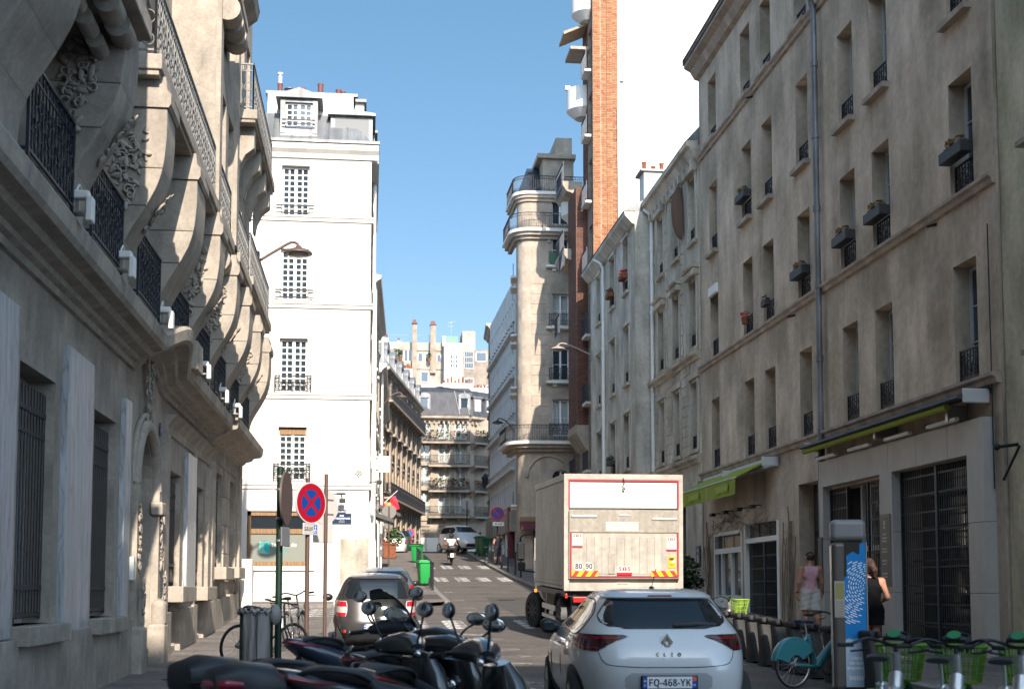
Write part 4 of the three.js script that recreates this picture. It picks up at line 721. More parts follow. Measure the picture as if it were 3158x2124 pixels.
    obj('sign_print', sheet(.42, 1.36, X(25.2), 2.25, .258), printed(192, 620, (c, w, h) => { c.fillStyle = '#77706a'; c.fillRect(0, 0, w, h); c.fillStyle = '#c9c3ba'; for (const [y, l, s] of [[30, 40, 40], [80, 40, 26], [150, 80, 14], [185, 110, 16], [215, 120, 16], [290, 130, 12], [318, 130, 12], [400, 120, 14], [430, 90, 14], [520, 130, 18], [555, 110, 14]]) for (let x = (w - l) / 2; x < (w + l) / 2 - 8; x += 14) c.fillRect(x, y, 9, s); }, .6), t, true);
    const s2 = obj('wall_sign', rbox(.26, 1.35, .03, .01, X(29.0), 2.0, .24), mat(.07, .07, .07, .5), t); s2.userData.label = 'narrow dark plaque';
  }
}
// awnings: an open green one and a folded green one
{
  const lime = mat(.30, .37, .028, .8, { map: 'white', size: .8 }), A = (name, d0, d1, label) => thing(name, label, 'awning', [10.9, 0, -d1], -PI / 2);
  const a = A('awning', 32.6, 39.6, 'lime green shop awning with scalloped lettering valance, half rolled out'), L = 7.0;
  obj('cassette', [bb(0, L, 4.72, 4.98, 0.02, .22)], M.frameGrey, a);
  obj('end_plate', [rbox(.05, .24, .46, .09, L + .02, 4.84, .28), rbox(.05, .22, .4, .09, L * .46, 4.84, .3)], M.frameGrey, a);
  const sheetOf = (x0, x1) => { const g = []; g.push(prism([[.22, 4.9], [.98, 4.5], [.98, 4.47], [.22, 4.86]], x1 - x0).rotateY(-PI / 2).translate(x1, 0, 0)); return merge(g); };
  obj('canopy', sheetOf(.1, L - .75), lime, a);
  const val = (x0, x1) => { const n = 40, g = new THREE.PlaneGeometry(x1 - x0, .46, n, 2), p = g.attributes.position; for (let i = 0; i < p.count; i++) p.setZ(i, .02 * Math.sin(p.getX(i) * 5) * (.23 - p.getY(i)) / .46); g.computeVertexNormals(); return g.translate((x0 + x1) / 2, 4.25, 1.0); };
  for (const [x0, x1] of [[.1, 3.3], [3.32, L - .75]]) {
    const v = obj('valance', val(x0, x1), lime, a);
    obj('lettering', sheet(1.2, .2, (x0 + x1) / 2 + .2, 4.25, 1.03), new THREE.MeshPhysicalMaterial({ map: print(256, 48, (c, w, h) => { c.fillStyle = '#93a03a'; c.fillRect(0, 0, w, h); c.strokeStyle = '#a9b35c'; c.lineWidth = 3; c.beginPath(); for (let x = 20; x < 236; x += 4) c.lineTo(x, 24 + Math.sin(x * .22) * 10 + Math.sin(x * .07) * 5); c.stroke(); }), roughness: .8 }), v, true);
  }
  obj('front_bar', rod([.1, 4.48, 1.0], [L - .75, 4.48, 1.0], .025, 8), M.frameGrey, a);
  obj('arm', [rod([1.2, 4.75, .2], [1.7, 4.5, .96], .03), rod([5.4, 4.75, .2], [5.0, 4.5, .96], .03)], M.frameGrey, a);
  obj('spot_lamp', [[1.2], [2.6], [4.0], [5.3]].flatMap(([x]) => [rbox(.3, .1, .14, .02, x, 3.75, .25), rod([x, 3.8, 0], [x, 3.78, .2], .015)]), M.iron, a);
  const b = A('awning', 20.9, 29.2, 'folded green awning over the clad shop, with fluorescent tubes beneath'), L2 = 8.2;
  obj('hood', alongX([[.02, 5.0], [.62, 4.86], [.66, 4.8], [.6, 4.78], [.02, 4.9]], 0, L2), M.slate, b);
  obj('roll', [rod([.05, 4.72, .55], [L2 - .6, 4.72, .55], .06, 10)], lime, b);
  obj('end_plate', [rbox(.05, .26, .5, .1, L2, 4.84, .3), rbox(.05, .22, .4, .1, .0, 4.84, .3)], M.frameGrey, b);
  obj('support', [bb(L2 - 1.0, L2 - .9, 4.5, 4.8, .02, .4), bb(L2 / 2, L2 / 2 + .1, 4.55, 4.8, .02, .5)], M.steel, b);
  for (const x of [.9, 2.9, 4.9, 6.9]) { const f = obj('tube_lamp', rbox(1.2, .07, .1, .02, x, 4.52, .32), M.frame, b); obj('bracket', rbox(.2, .06, .2, .02, x - .68, 4.56, .22), M.iron, f); }
}
// bare climbing stems round the restaurant front
for (const [d0, d1, n, label] of [[39.9, 39.2, 9, 'bare twining creeper stems between the restaurant door and the next house'], [32.6, 31.4, 11, 'bare twining creeper stems on the wall beside the carriage door']]) {
  const g = []; for (let i = 0; i < n; i++) { const x = rnd(d1, d0), pts = []; let dx = 0; for (let y = .4; y < rnd(2.8, 4.0); y += .4) { dx += rnd(-.12, .12); pts.push([10.9 - .04 - rnd(0, .05), y, -(x + dx)]); } if (pts.length > 2) g.push(tube(pts, rnd(.008, .018), 14, 4)); }
  const v = tag(obj('climbing_vine', g, mat(.20, .155, .115, .9)), label, 'vine');
}
{ const g = []; for (let i = 0; i < 22; i++) { const pts = []; let y = rnd(3.2, 3.6), x = rnd(32.8, 38.5); for (let k = 0; k < 5; k++) { pts.push([10.84 + rnd(-.05, .03), y, -x]); x += rnd(.15, .45); y += rnd(-.15, .15); } g.push(tube(pts, rnd(.006, .014), 10, 4)); } tag(obj('climbing_vine', g, mat(.19, .15, .11, .9)), 'bare creeper stems trained over the restaurant windows under the lime awning', 'vine'); }
// flower boxes on window sills
{
  const proto = thing('flower_box', '', 'flower box', [0, -50, 0], -PI / 2, 'flower boxes on the beige house');
  obj('trough', [rbox(.9, .22, .24, .02, 0, .11, 0)], M.plastic, proto); obj('end_panel', rbox(.03, .2, .22, .01, -.46, .11, 0), M.frameGrey, proto); obj('plants', leafClump(70, .42, .14, .12, .09).translate(0, .27, 0), M.leafDry, proto);
  const at2 = [[21.9, 9.42, 'first flower box from the yellow house, on the second floor'], [25.6, 9.35, 'flower box on the second floor, next one past the first from the yellow house'], [27.5, 9.35, 'flower box on the second floor just beside the drain pipe'], [30.45, 9.3, 'flower box on the second floor on the awning side of the drain pipe'], [35.2, 12.75, 'flower box on the third floor above the lime awning'], [27.5, 16.4, 'flower box up on the top floor by the drain pipe']];
  at2.forEach(([d, y, l], i) => { if (!i) { proto.position.set(10.9 - .12, y, -d); proto.userData.label = l; } else copyOf(proto, [10.9 - .12, y, -d], -PI / 2, l); });
  const small = thing('flower_pot', 'small terracotta flower pot on a second floor sill above the lime awning', 'flower pot', [10.8, 9.1, -35.2], -PI / 2); obj('pot', cyl(.09, .12, .2), M.clay, small); obj('blossom', leafClump(40, .16, .14, .12, .06).translate(0, .28, 0), M.flower, small);
  const s2 = thing('flower_pot', 'small dark flower pot on a second floor sill next to the terracotta one', 'flower pot', [10.8, 9.2, -33.3], -PI / 2); obj('pot', rbox(.4, .16, .16, .02, 0, .08, 0), M.plastic, s2); obj('foliage', leafClump(40, .2, .12, .1, .07).translate(0, .2, 0), M.leafDry, s2);
}
// ---------------------------------------------------------------- yellow house at the near end
{
  const [t, L] = rowHouse('yellow_house', 'pale yellow house with wrought iron window guards and a green shopfront', [10.95, 20.6], [10.95, 9.6], 17, [[5.5, 2.3], [9.0, 2.3], [12.6, 2.2]], 3, M.yellowWall, { guard: 'lace', guardH: .95, guardOut: .12, inset: .3, ww: 1.1, trim: M.yellowWall, holes: [] });
  obj('window_trim', [[5.5, 2.3], [9, 2.3], [12.6, 2.2]].flatMap(([y, h]) => Array.from({ length: 3 }, (_, i) => bb(L * (i + .5) / 3 - .75, L * (i + .5) / 3 + .75, y - .22, y - .13, .001, .3))), M.cream, t);
  const g = mat(.025, .09, .02, .5), f = obj('shopfront', [bb(1.0, 1.12, .1, 3.7, .001, .12), bb(1.0, 8, 3.5, 3.75, .001, .14), bb(1.12, 8, 3.0, 3.5, .002, .08)], g, t);
  obj('shop_sign', bb(1.2, 7.9, 3.05, 3.46, .081, .1), mat(.30, .40, .22, .6), f); obj('pane', bb(1.3, 7.9, .6, 2.95, .002, .02), M.glass, f); obj('shutter_box', bb(1.2, 1.4, .2, 2.9, .02, .1), M.frameGrey, f);
  obj('iron_hook', [rod([.35, 3.9, 0], [.35, 3.85, .35], .03), ball(.06, .35, 3.85, .38), rod([.5, 3.86, .05], [.2, 3.3, .2], .025)], M.iron, t);
}
// ---------------------------------------------------------------- moulded pale house
{
  const FAR = 47.4, X = d => FAR - d, [t, L] = facadeThing('moulded_house', 'pale house with grooved stonework, window hoods and a white pipe', [10.88, 47.4], [10.88, 40.43]), cols = [45.9, 43.6, 41.25], rows = [[6.1, 2.3], [9.55, 2.3], [13.2, 2.2]];
  obj('front_wall', wallGeo(0, L, 0, 16.3, .4, [...rows.flatMap(([y, h]) => cols.map(d => holeOf(X(d), y, .9, h))), [X(46.5), X(45.2), 1, 4.3], [X(44.2), X(42.6), 1, 4.3]]), M.pale, t);
  shell(t, L, 0, 16.2, 9, M.pale);
  rows.forEach(([y, h], r) => cols.forEach(d => { windowAt(t, X(d), y, .88, h - .02, { inset: .26, rows: 3, cols: 1, guard: 'scroll', guardH: .5, guardOut: -.06, sill: .12, sillMat: M.pale, blind: r === 2 && d > 42 && d < 44 ? .7 : 0, blindMat: M.clay });
    obj('window_trim', [bb(X(d) - .6, X(d) - .45, y - .05, y + h + .1, .001, .06), bb(X(d) + .45, X(d) + .6, y - .05, y + h + .1, .001, .06), bb(X(d) - .7, X(d) + .7, y + h + .1, y + h + .3, .001, r ? .2 : .1), ...(r === 1 ? [alongX([[0, y + h + .3], [.24, y + h + .34], [.28, y + h + .42], [0, y + h + .46]], X(d) - .75, X(d) + .75)] : [])], M.pale, t); }));
  // grooved courses between the windows of the first floor and along the edges
  for (let k = 0; k < 9; k++) for (const [a, b] of [[0.02, X(45.9) - .62], [X(45.9) + .62, X(43.6) - .62], [X(43.6) + .62, X(41.25) - .62]]) obj('stone_course', rbox(b - a - .01, .33, .04, .008, (a + b) / 2, 5.98 + k * .348 + .17, .012), M.pale, t);
  for (let k = 0; k < 18; k++) for (const a of [.02, X(45.9) + .62, X(43.6) + .62]) obj('quoin_stone', rbox(k % 2 ? .32 : .22, .33, .04, .008, a + (k % 2 ? .16 : .11), 9.4 + k * .36, .012), M.pale, t);
  for (const y of [5.62, 9.1]) obj('string_course', alongX([[0, y], [.06, y], [.1, y + .08], [.22, y + .14], [.24, y + .24], [0, y + .28]], 0, L), M.pale, t);
  obj('cornice', [alongX([[0, 15.85], [.14, 15.9], [.3, 16.2], [.42, 16.25], [.44, 16.42], [0, 16.45]], 0, L), ...Array.from({ length: 12 }, (_, i) => bb(.2 + i * .58, .4 + i * .58, 15.6, 15.87, .001, .22))], M.pale, t);
  obj('roof', alongX([[.4, 16.45], [-1.2, 18.2], [-8.8, 18.4], [-8.8, 16.45]], 0, L), M.zinc, t);
  obj('chimney', [bb(X(41.6), X(40.9), 17, 18.6, -2, -1.2)], M.pale, t); obj('chimney_cowl', [cyl(.12, .12, .3, X(41.25), 18.6, -1.6), cyl(.08, .26, .1, X(41.25), 18.9, -1.6), cyl(.24, .24, .04, X(41.25), 19, -1.6)], M.zinc, t);
  obj('drain_pipe', [cyl(.07, .07, 14.6, .28, 1.2, .1, 8), ...[6, 9, 12, 14.5].map(y => cyl(.09, .09, .12, .28, y, .1, 8)), tube([[.28, 15.8, .1], [.28, 15.95, .2], [.1, 16.15, .35]], .07, 10, 8)], M.frame, t);
  const f = obj('shopfront', [bb(X(46.5), X(45.2), 1, 4.3, -.3, -.26), bb(X(44.2), X(42.6), 1, 4.3, -.3, -.26)], M.glass, t);
  obj('shop_lintel', alongX([[0, 4.5], [.1, 4.5], [.12, 5.0], [0, 5.0]], .1, L - .1), M.pale, t);
  // canvas shade slung out from a top window
  const c = thing('window_canvas', 'brown canvas shade ballooning from a top window of the moulded house', 'canvas', [10.8, 14.6, -42.6], -PI / 2); obj('cloth', new THREE.SphereGeometry(1, 16, 12, 0, PI).scale(.22, 1.0, .34).rotateZ(.12), mat(.13, .075, .05, .85, { side: THREE.DoubleSide }), c); obj('pole', rod([0, 1.0, 0], [.05, 1.5, -.05], .015), M.iron, c);
  const np = thing('house_number_plate', 'blue enamel sign with white number on the passage between the houses', 'sign', [10.84, 2.55, -40.9], -PI / 2); obj('plate', rbox(.5, .66, .03, .01), mat(.02, .05, .13, .35), np); obj('face', sheet(.44, .6, 0, 0, .017), printed(128, 176, (c2, w, h) => { c2.fillStyle = '#1c3157'; c2.fillRect(0, 0, w, h); c2.fillStyle = '#e6e9ee'; c2.font = 'bold 30px sans-serif'; c2.textAlign = 'center'; c2.fillText('RUE', w / 2, 48); c2.font = 'bold 92px sans-serif'; c2.fillText('5', w / 2, 150); }, .35), np, true);
}
// ---------------------------------------------------------------- low pale house with clay chimney pots
{
  const FAR = 57.4, X = d => FAR - d, [t, L] = facadeThing('low_house', 'low pale house with blank gable side and three clay chimney pots', [10.2, FAR], [10.2, 47.45]), cols = [55.1, 51.9, 49.1], rows = [[6.2, 2.15], [9.6, 2.25], [13.3, 2.1]];
  obj('front_wall', wallGeo(0, L, 0, 16.0, .4, rows.flatMap(([y, h]) => cols.map(d => holeOf(X(d), y, .95, h)))), M.greyWhite, t);
  shell(t, L, 0, 15.9, 9, M.greyWhite);
  rows.forEach(([y, h], r) => cols.forEach((d, i) => { windowAt(t, X(d), y, .93, h - .02, { inset: .26, rows: 3, cols: 1, guard: 'scroll', guardH: .5, guardOut: -.06, sill: .12, sillMat: M.greyWhite, blind: (r === 2 && i === 1) || r === 0 ? .5 : 0, blindMat: M.clay }); obj('window_trim', [bb(X(d) - .66, X(d) + .66, y + h + .05, y + h + .2, .001, .1), bb(X(d) - .62, X(d) - .48, y, y + h + .05, .001, .05), bb(X(d) + .48, X(d) + .62, y, y + h + .05, .001, .05)], M.greyWhite, t); }));
  obj('eave', alongX([[0, 15.6], [.12, 15.65], [.4, 15.95], [.42, 16.1], [0, 16.1]], 0, L), M.greyWhite, t);
  obj('roof', alongX([[.45, 16.12], [-3.2, 18.2], [-9, 16.12]], 0, L), M.zinc, t);
  obj('gable', prism([[-9, 15.9], [-.02, 15.9], [-.02, 16.2], [-3.2, 18.0]].map(([z, y]) => [z, y]), .3).rotateY(-PI / 2).translate(L - .003, 0, 0), M.greyWhite, t);
  const ch = obj('chimney', bb(L - .95, L - .1, 16.0, 17.75, -1.35, -.4), M.white, t); obj('cap', bb(L - 1.05, L, 17.75, 17.83, -1.5, -.25), M.zinc, ch); pots(ch, [[L - .5, 17.83, -.5, .1, .42], [L - .5, 17.83, -.87, .1, .26], [L - .5, 17.83, -1.2, .1, .4]]);
  obj('drain_pipe', [cyl(.07, .07, 14, X(53.6), 1.5, .12, 8), ...[6.2, 9, 11.8].map(y => cyl(.09, .09, .12, X(53.6), y, .12, 8)), tube([[X(53.6), 15.4, .12], [X(53.6), 15.6, .2], [X(54.2), 15.95, .38]], .07, 10, 8)], M.frame, t);
}
{ const mk = (d, y, label, m, f) => { const b = thing('flower_box', label, 'flower box', [10.05, y, -d], -PI / 2); obj('trough', rbox(.8, .2, .24, .02, 0, .1, 0), m, b); obj('plants', leafClump(60, .36, .16, .14, .09).translate(0, .28, 0), f, b); };
  mk(49.1, 13.8, 'terracotta flower box with red blossom on the low pale house', M.clay, M.flower); mk(51.9, 13.7, 'bare terracotta flower box beside the blind on the low pale house', M.clay, M.leafDry); mk(51.9, 6.6, 'dark flower box full of green leaves on the low pale house', M.plastic, M.leaf); }
// ---------------------------------------------------------------- tall brick house with blank white gable
{
  const FAR = 63.6, X = d => FAR - d, [t, L] = facadeThing('brick_house', 'tall brown brick house with rounded white balconies and a huge blank white gable', [10.4, FAR], [10.4, 57.6]);
  const rows = [7, 10.2, 13.4, 16.6, 19.8, 23, 26.2];
  obj('front_wall', wallGeo(X(60.3), L, 0, 32, .4, rows.map(y => holeOf(X(58.4), y, .9, 2.1))), M.mortar, t);
  obj('low_front_wall', wallGeo(0, X(60.3) - .002, 0, 21.3, .4, rows.filter(y => y < 18).map(y => holeOf(X(62.4), y, .9, 2.1))), M.mortar, t);
  obj('gable', [bb(L - .35, L - .002, 0, 36, -14, -1.2)], M.white, t);
  obj('gable_edge', [bb(L - .003, L + .1, 16, 24.2, -1.35, -1.15), bb(L - .003, L + .1, 25.5, 29, -1.5, -1.3)], M.zinc, t);
  obj('corner_pier', bb(L - .35, L - .03, 0, 36, -1.19, -.4), M.mortar, t);
  obj('back_wall', bb(X(60.3), L - .36, 0, 32, -14, -13.6), M.white, t); obj('side_wall', [bb(X(60.3), X(60.3) + .35, 0, 32, -13.6, -.4), bb(0, .35, 0, 21.3, -13.6, -.4), bb(0, X(60.3), 0, 21.3, -14, -13.6)], M.mortar, t); obj('roof', [bb(X(60.3) + .35, L - .36, 31.6, 31.98, -13.6, -.4), bb(.35, X(60.3), 21.0, 21.28, -13.6, -.4)], M.zinc, t);
  // bricks laid course by course on the sunlit pier, the bay and the front
  const bricks = [];
  const lay = (u0, u1, y0, y1, put, seedX = 0) => { const h = .085, l = .27; let r = 0; for (let y = y0; y < y1; y += h, r++) for (let u = u0 + (r % 2 ? -l / 2 : 0); u < u1; u += l) { const a = Math.max(u, u0), b = Math.min(u + l, u1); if (b - a > .05) bricks.push([...put((a + b) / 2, y + h / 2), b - a - .012, h - .012]); } };
  // gable pier faces the camera side: its width runs in local z
  const im = (list, material, name, ry) => { const g = clean(new THREE.BoxGeometry(1, 1, .03)), m = new THREE.InstancedMesh(g, material, list.length), q = new THREE.Matrix4(), c = new THREE.Color(); list.forEach(([x, y, z, w, h], i) => { q.makeRotationY(ry).scale(new THREE.Vector3(w, h, 1)).setPosition(x, y, z); m.setMatrixAt(i, q); const k = .72 + hash(i, 3, 9) * .5, d = hash(i, 7, 2) < .25 ? .75 : 1; m.setColorAt(i, c.setRGB(k, k * .93 * d, k * .86 * d)); }); m.name = name; m.userData.kind = 'stuff'; m.castShadow = m.receiveShadow = true; t.add(m); };
  for (const [z0, z1] of [[-1.19, -.95], [-.93, -.66], [-.64, -.37], [-.35, -.02]]) lay(z0, z1, 15, 30, (u, y) => [L - .018 + (z0 === -.93 || z0 === -.35 ? .03 : 0), y, u]);
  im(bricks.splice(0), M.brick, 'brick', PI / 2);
  const bay0 = X(61.6), bay1 = X(59.2), bayTop = 20.8;
  const bay = obj('bay', [bb(bay0, bay1, 9.2, bayTop, .001, .55), alongX([[0, 8.3], [.1, 8.4], [.45, 9.0], [.5, 9.2], [0, 9.2]], bay0, bay1)], M.mortar, t);
  lay(bay0, bay1, 9.25, bayTop, (u, y) => [u, y, .555]); lay(0, X(63), 3, 21.2, (u, y) => [u, y, .004]); lay(X(57.9), L, 3, 31, (u, y) => [u, y, .004]); lay(X(60.3), X(59), 21, 31, (u, y) => [u, y, .004]);
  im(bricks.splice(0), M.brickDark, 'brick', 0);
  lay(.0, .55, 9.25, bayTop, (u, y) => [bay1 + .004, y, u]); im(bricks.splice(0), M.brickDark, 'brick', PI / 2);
  obj('bay_foot', alongX([[0, 8.0], [.2, 8.2], [.62, 8.9], [.62, 9.25], [0, 9.25]], bay0 - .06, bay1 + .06), M.cream, t);
  rows.forEach((y, i) => { for (const d of [58.4, 62.4]) if (d < 60 || y < 18) windowAt(t, X(d), y, .88, 2.08, { inset: .2, rows: 2, cols: 1, guard: 'bars', guardH: .9, guardMat: M.ironBlue, guardOut: .3, guardW: 1.3, sill: .35, sillMat: M.whiteTrim }); });
  for (const [d, y, w] of [[60.0, 24.9, 1.7], [58.7, 29.2, 1.6], [62.6, 20.4, 1.5]]) { // rounded white balconies
    const b = obj('round_balcony', [new THREE.CylinderGeometry(w / 2, w / 2, 1.05, 20, 1, false, -PI / 2, PI).translate(X(d), y + .5, .02), new THREE.CylinderGeometry(w / 2, w / 2 - .4, .35, 20, 1, false, -PI / 2, PI).translate(X(d), y - .2, .02)], M.white, t); obj('flower_box_end', rbox(.25, .2, .25, .02, X(d) + .1, y + 1.1, w / 2), M.frame, b);
  }
  obj('roof_terrace', [bb(X(60.3), X(58.6), 27.46, 27.6, .0, .9)], M.cream, t); obj('sun_awning', prism([[.0, 28.9], [1.2, 28.4], [1.2, 28.25], [.0, 28.8]], 1.5).rotateY(-PI / 2).translate(X(58.8), 0, 0), M.ochre, t);
  for (const [d, y] of [[61, 17], [62.5, 14], [61.8, 21]]) obj('railing', guardGeo(1.6, 1.0, 'bars').clone().translate(X(d), y + .2, 1.0), M.ironBlue, t);
  for (const y of [18.0, 21.4]) obj('bow_balcony', alongX([[.0, y - .6], [.8, y - .3], [1.0, y], [1.0, y + .18], [.0, y + .18]], X(63.2), X(60.6)), M.cream, t);
  for (const [y] of [[18.0], [21.4]]) obj('railing', guardGeo(2.5, 1.0, 'bars').clone().translate((X(63.2) + X(60.6)) / 2, y + .18, .95), M.ironBlue, t);
}
// ---------------------------------------------------------------- cream corner house with rounded corner and curved balconies
{
  const t = thing('cream_corner_house', 'cream stone corner house with rounded corner, arched top window and curved white balconies', 'building', [0, 0, 0]);
  const fd = 65.6, cx = 8.45, R = .65, C = M.cream, col = (cx2, y) => 0;
  const f = new THREE.Group(); f.name = 'front'; f.position.set(cx, 0, -fd); t.add(f);
  const wins = [[1.6, 18.7, .9, 1.6, true], [1.6, 15.35, .92, 1.75], [1.6, 12.45, .9, 1.75], [1.6, 9.5, .9, 1.95], [1.6, 20.85, .9, 1.3], [1.6, 6.0, 1.0, 1.7, true]];
  obj('wall', wallGeo(0, 2.9, 1.5, 22.4, .4, wins.map(([x, y, w, h, a]) => [x - w / 2, x + w / 2, y, y + h, a])), C, f);
  wins.forEach(([x, y, w, h, a], i) => windowAt(f, x, y, w - .01, h - .01, { inset: .22, rows: 2, cols: 1, curtain: i === 1 || i === 3, glass: M.glassSky, guard: i < 4 ? (i === 0 ? 'bars' : 'scroll') : null, guardH: .62, guardW: 1.3, guardOut: .28 }));
  for (const y of [18.55, 15.25, 12.35]) obj('balconette', [rbox(1.6, .13, .4, .03, 1.6, y - .03, .16), rbox(.22, .16, .12, .03, 1.28, y - .17, .06)], M.whiteTrim, f);
  obj('green_screen', bb(.98, 2.23, 18.65, 19.25, .31, .315), M.greenDark, f);
  obj('arch_hood', new THREE.TorusGeometry(.62, .1, 6, 18, PI).translate(1.6, 19.85, .02), C, f);
  // stone courses
  for (let k = 0; k < 16; k++) obj('stone_course', rbox(.98, .52, .03, .006, .52, 9.7 + k * .545, .005), C, f);
  // rounded corner tower, then the flank along the street
  const q = (r, y0, y1, th = 1.7) => new THREE.CylinderGeometry(r, r, y1 - y0, 20, 1, false, PI, th).translate(cx, (y0 + y1) / 2, -fd - R);
  const cor = obj('rounded_corner', new THREE.CylinderGeometry(R, R, 20.9, 24, 1, true, PI, PI / 2).translate(cx, 11.95, -fd - R).rotateY(0), C, t);
  cor.geometry.dispose(); cor.geometry = clean(new THREE.CylinderGeometry(R, R, 20.9, 24, 1, true, -PI / 2, PI / 2).translate(cx, 11.95, -fd - R)); metric(cor.geometry);
  const sideT = new THREE.Group(); sideT.name = 'flank'; sideT.position.set(8.75, 0, -74.8); sideT.rotation.y = -Math.atan2(74.8 - 66.3, 7.8 - 8.75); t.add(sideT);
  const rows = [6, 9.5, 12.45, 15.35, 18.6]; obj('wall', wallGeo(0, 8.4, 1.5, 22.4, .4, rows.flatMap(y => [1.5, 3.8, 6.2].map(x => holeOf(x, y, .95, 1.8)))), C, sideT);
  for (const y of rows) for (const x of [1.5, 3.8, 6.2]) windowAt(sideT, x, y, .93, 1.78, { inset: .2, rows: 2, cols: 1, guard: 'scroll', guardOut: .2, guardW: 1.2, guardH: .7 });
  for (const y of rows) for (const x of [3.8, 6.2]) obj('balconette', rbox(1.5, .12, .4, .03, x, y - .05, .15), M.whiteTrim, sideT);
  obj('roof', [bb(cx, 11.3, 22.1, 22.38, -75, -fd - .4)], M.zinc, t); obj('back_wall', [bb(11.0, 11.3, 1.5, 22.1, -75, -fd - .4)], C, t);
  // curved balconies: slab swept round the corner with its railing
  const curve = (out, n = 9) => { const p = [[cx + 2.85, -fd + out]]; for (let i = 0; i <= n; i++) { const a = i / n * PI / 2; p.push([cx - Math.sin(a) * (R + out), -fd - R + Math.cos(a) * (R + out)]); } p.push([cx - R - out - .05, -fd - 3.2]); return p; };
  const slab = (y, out, th = .16, under = .5) => {
    const o = curve(out), i2 = curve(-.05), sh = shapeOf([...o, ...i2.reverse()].map(([x, z]) => [x, -z])), g = new THREE.ExtrudeGeometry(sh, { depth: th, bevelEnabled: false }).rotateX(-PI / 2).translate(0, y, 0);
    const s = obj('curved_balcony', g, M.whiteTrim, t);
    for (let k = 0; k < 2; k++) { const oo = curve(out * (.7 - k * .35)), ii = curve(-.05); obj('moulding', new THREE.ExtrudeGeometry(shapeOf([...oo, ...ii.reverse()].map(([x, z]) => [x, -z])), { depth: .17, bevelEnabled: false }).rotateX(-PI / 2).translate(0, y - .172 * (k + 1), 0), C, s); }
    const pts = curve(out - .06), rg = []; for (let k = 0; k < pts.length - 1; k++) { const [x0, z0] = pts[k], [x1, z1] = pts[k + 1], len = Math.hypot(x1 - x0, z1 - z0); rg.push(rod([x0, y + 1.0, z0], [x1, y + 1.0, z1], .02, 4), rod([x0, y + .26, z0], [x1, y + .26, z1], .012, 4), rod([x0, y + .84, z0], [x1, y + .84, z1], .012, 4)); const n = Math.ceil(len / .12); for (let j = 0; j < n; j++) { const u = j / n; rg.push(bb(-.008, .008, 0, .84, -.008, .008).translate(lerp(x0, x1, u), y + th, lerp(z0, z1, u))); if (j % 2 === 0) rg.push(ring(.06, .008, 0, 0, 0, PI * 2, 4, 8).rotateY(-Math.atan2(z1 - z0, x1 - x0)).translate(lerp(x0, x1, u), y + .92, lerp(z0, z1, u)), ring(.06, .008, 0, 0, 0, PI * 2, 4, 8).rotateY(-Math.atan2(z1 - z0, x1 - x0)).translate(lerp(x0, x1, u), y + .33, lerp(z0, z1, u))); } }
    obj('railing', rg, M.iron, s); return s;
  };
  slab(9.0, .7); slab(20.35, .5); slab(22.4, .3);
  obj('attic', [bb(9.3, 11, 22.5, 25.0, -74, -67), bb(10.1, 11, 25, 26.3, -74, -67.5), bb(9.0, 11.1, 24.9, 25.15, -74, -66.8)], C, t); obj('attic_roof', alongX([[0, 22.5], [-1.2, 24.8], [-6, 24.8], [-6, 22.5]], 8.6, 9.3).translate(0, 0, -67.2), M.ironBlue, t);
  obj('arch_recess', [new THREE.TorusGeometry(1.15, .1, 6, 20, PI).translate(.95, 7.3, .0)], C, f);
  // shop at its foot
  obj('shop_fascia', bb(-.6, 2.5, 4.6, 5.2, .02, .25), mat(.22, .13, .07, .6), f); obj('shop_awning', prism([[0, 5.0], [.7, 4.7], [.7, 4.5], [0, 4.6]], 1.5).rotateY(-PI / 2).translate(.9, 0, .2), mat(.10, .02, .03, .7), f); obj('shop_pane', bb(.1, 2.4, 2.3, 4.5, .012, .03), M.glassSky, f);
}
// ---------------------------------------------------------------- further buildings on the shop side
{
  const [t, L] = rowHouse('modern_block', 'white modern block with rows of narrow upright windows', [8.62, 90], [8.75, 75.2], 20.4, [[6.6, 1.3], [9.4, 1.3], [12.2, 1.3], [15, 1.3], [17.8, 1.3]], 13, M.modern, { ww: .55, inset: .18, trim: M.modern, glass: M.glass, sill: .15, depth: 8, cornice: false });
  for (const y of [8.6, 11.4, 14.2, 17]) obj('ledge_trough', bb(.2, L - .2, y, y + .2, .001, .28), M.modern, t);
  obj('shop_fascia', bb(0, L, 4.9, 6.1, .001, .3), M.concrete, t); obj('shop_column', [bb(L - 1.2, L - .9, 2, 6.4, .001, .35)], mat(.16, .02, .03, .5), t);
  for (let i = 0; i < 5; i++) obj('shop_pillar', bb(1 + i * 2.6, 1.45 + i * 2.6, 2.5, 4.9, .001, .22), M.frame, t); obj('shop_pane', bb(.3, L - .3, 3.2, 4.9, .004, .05), M.glass, t);
}
{
  const [t, L] = rowHouse('slab_block', 'grey-pink slab block with wide steel windows at the bend', [9.02, 95.6], [8.72, 90.3], 20.6, [[8, 1.5], [11.2, 1.5], [14.4, 1.5], [17.6, 1.5]], 2, mat(.42, .345, .30, .8, { map: 'stone', size: 3 }), { ww: 2.2, trim: M.concrete, inset: .12, depth: 8, sill: .1 });
  obj('ground_floor', bb(0, L, 2, 6.6, -.2, .1), M.concrete, t);
}
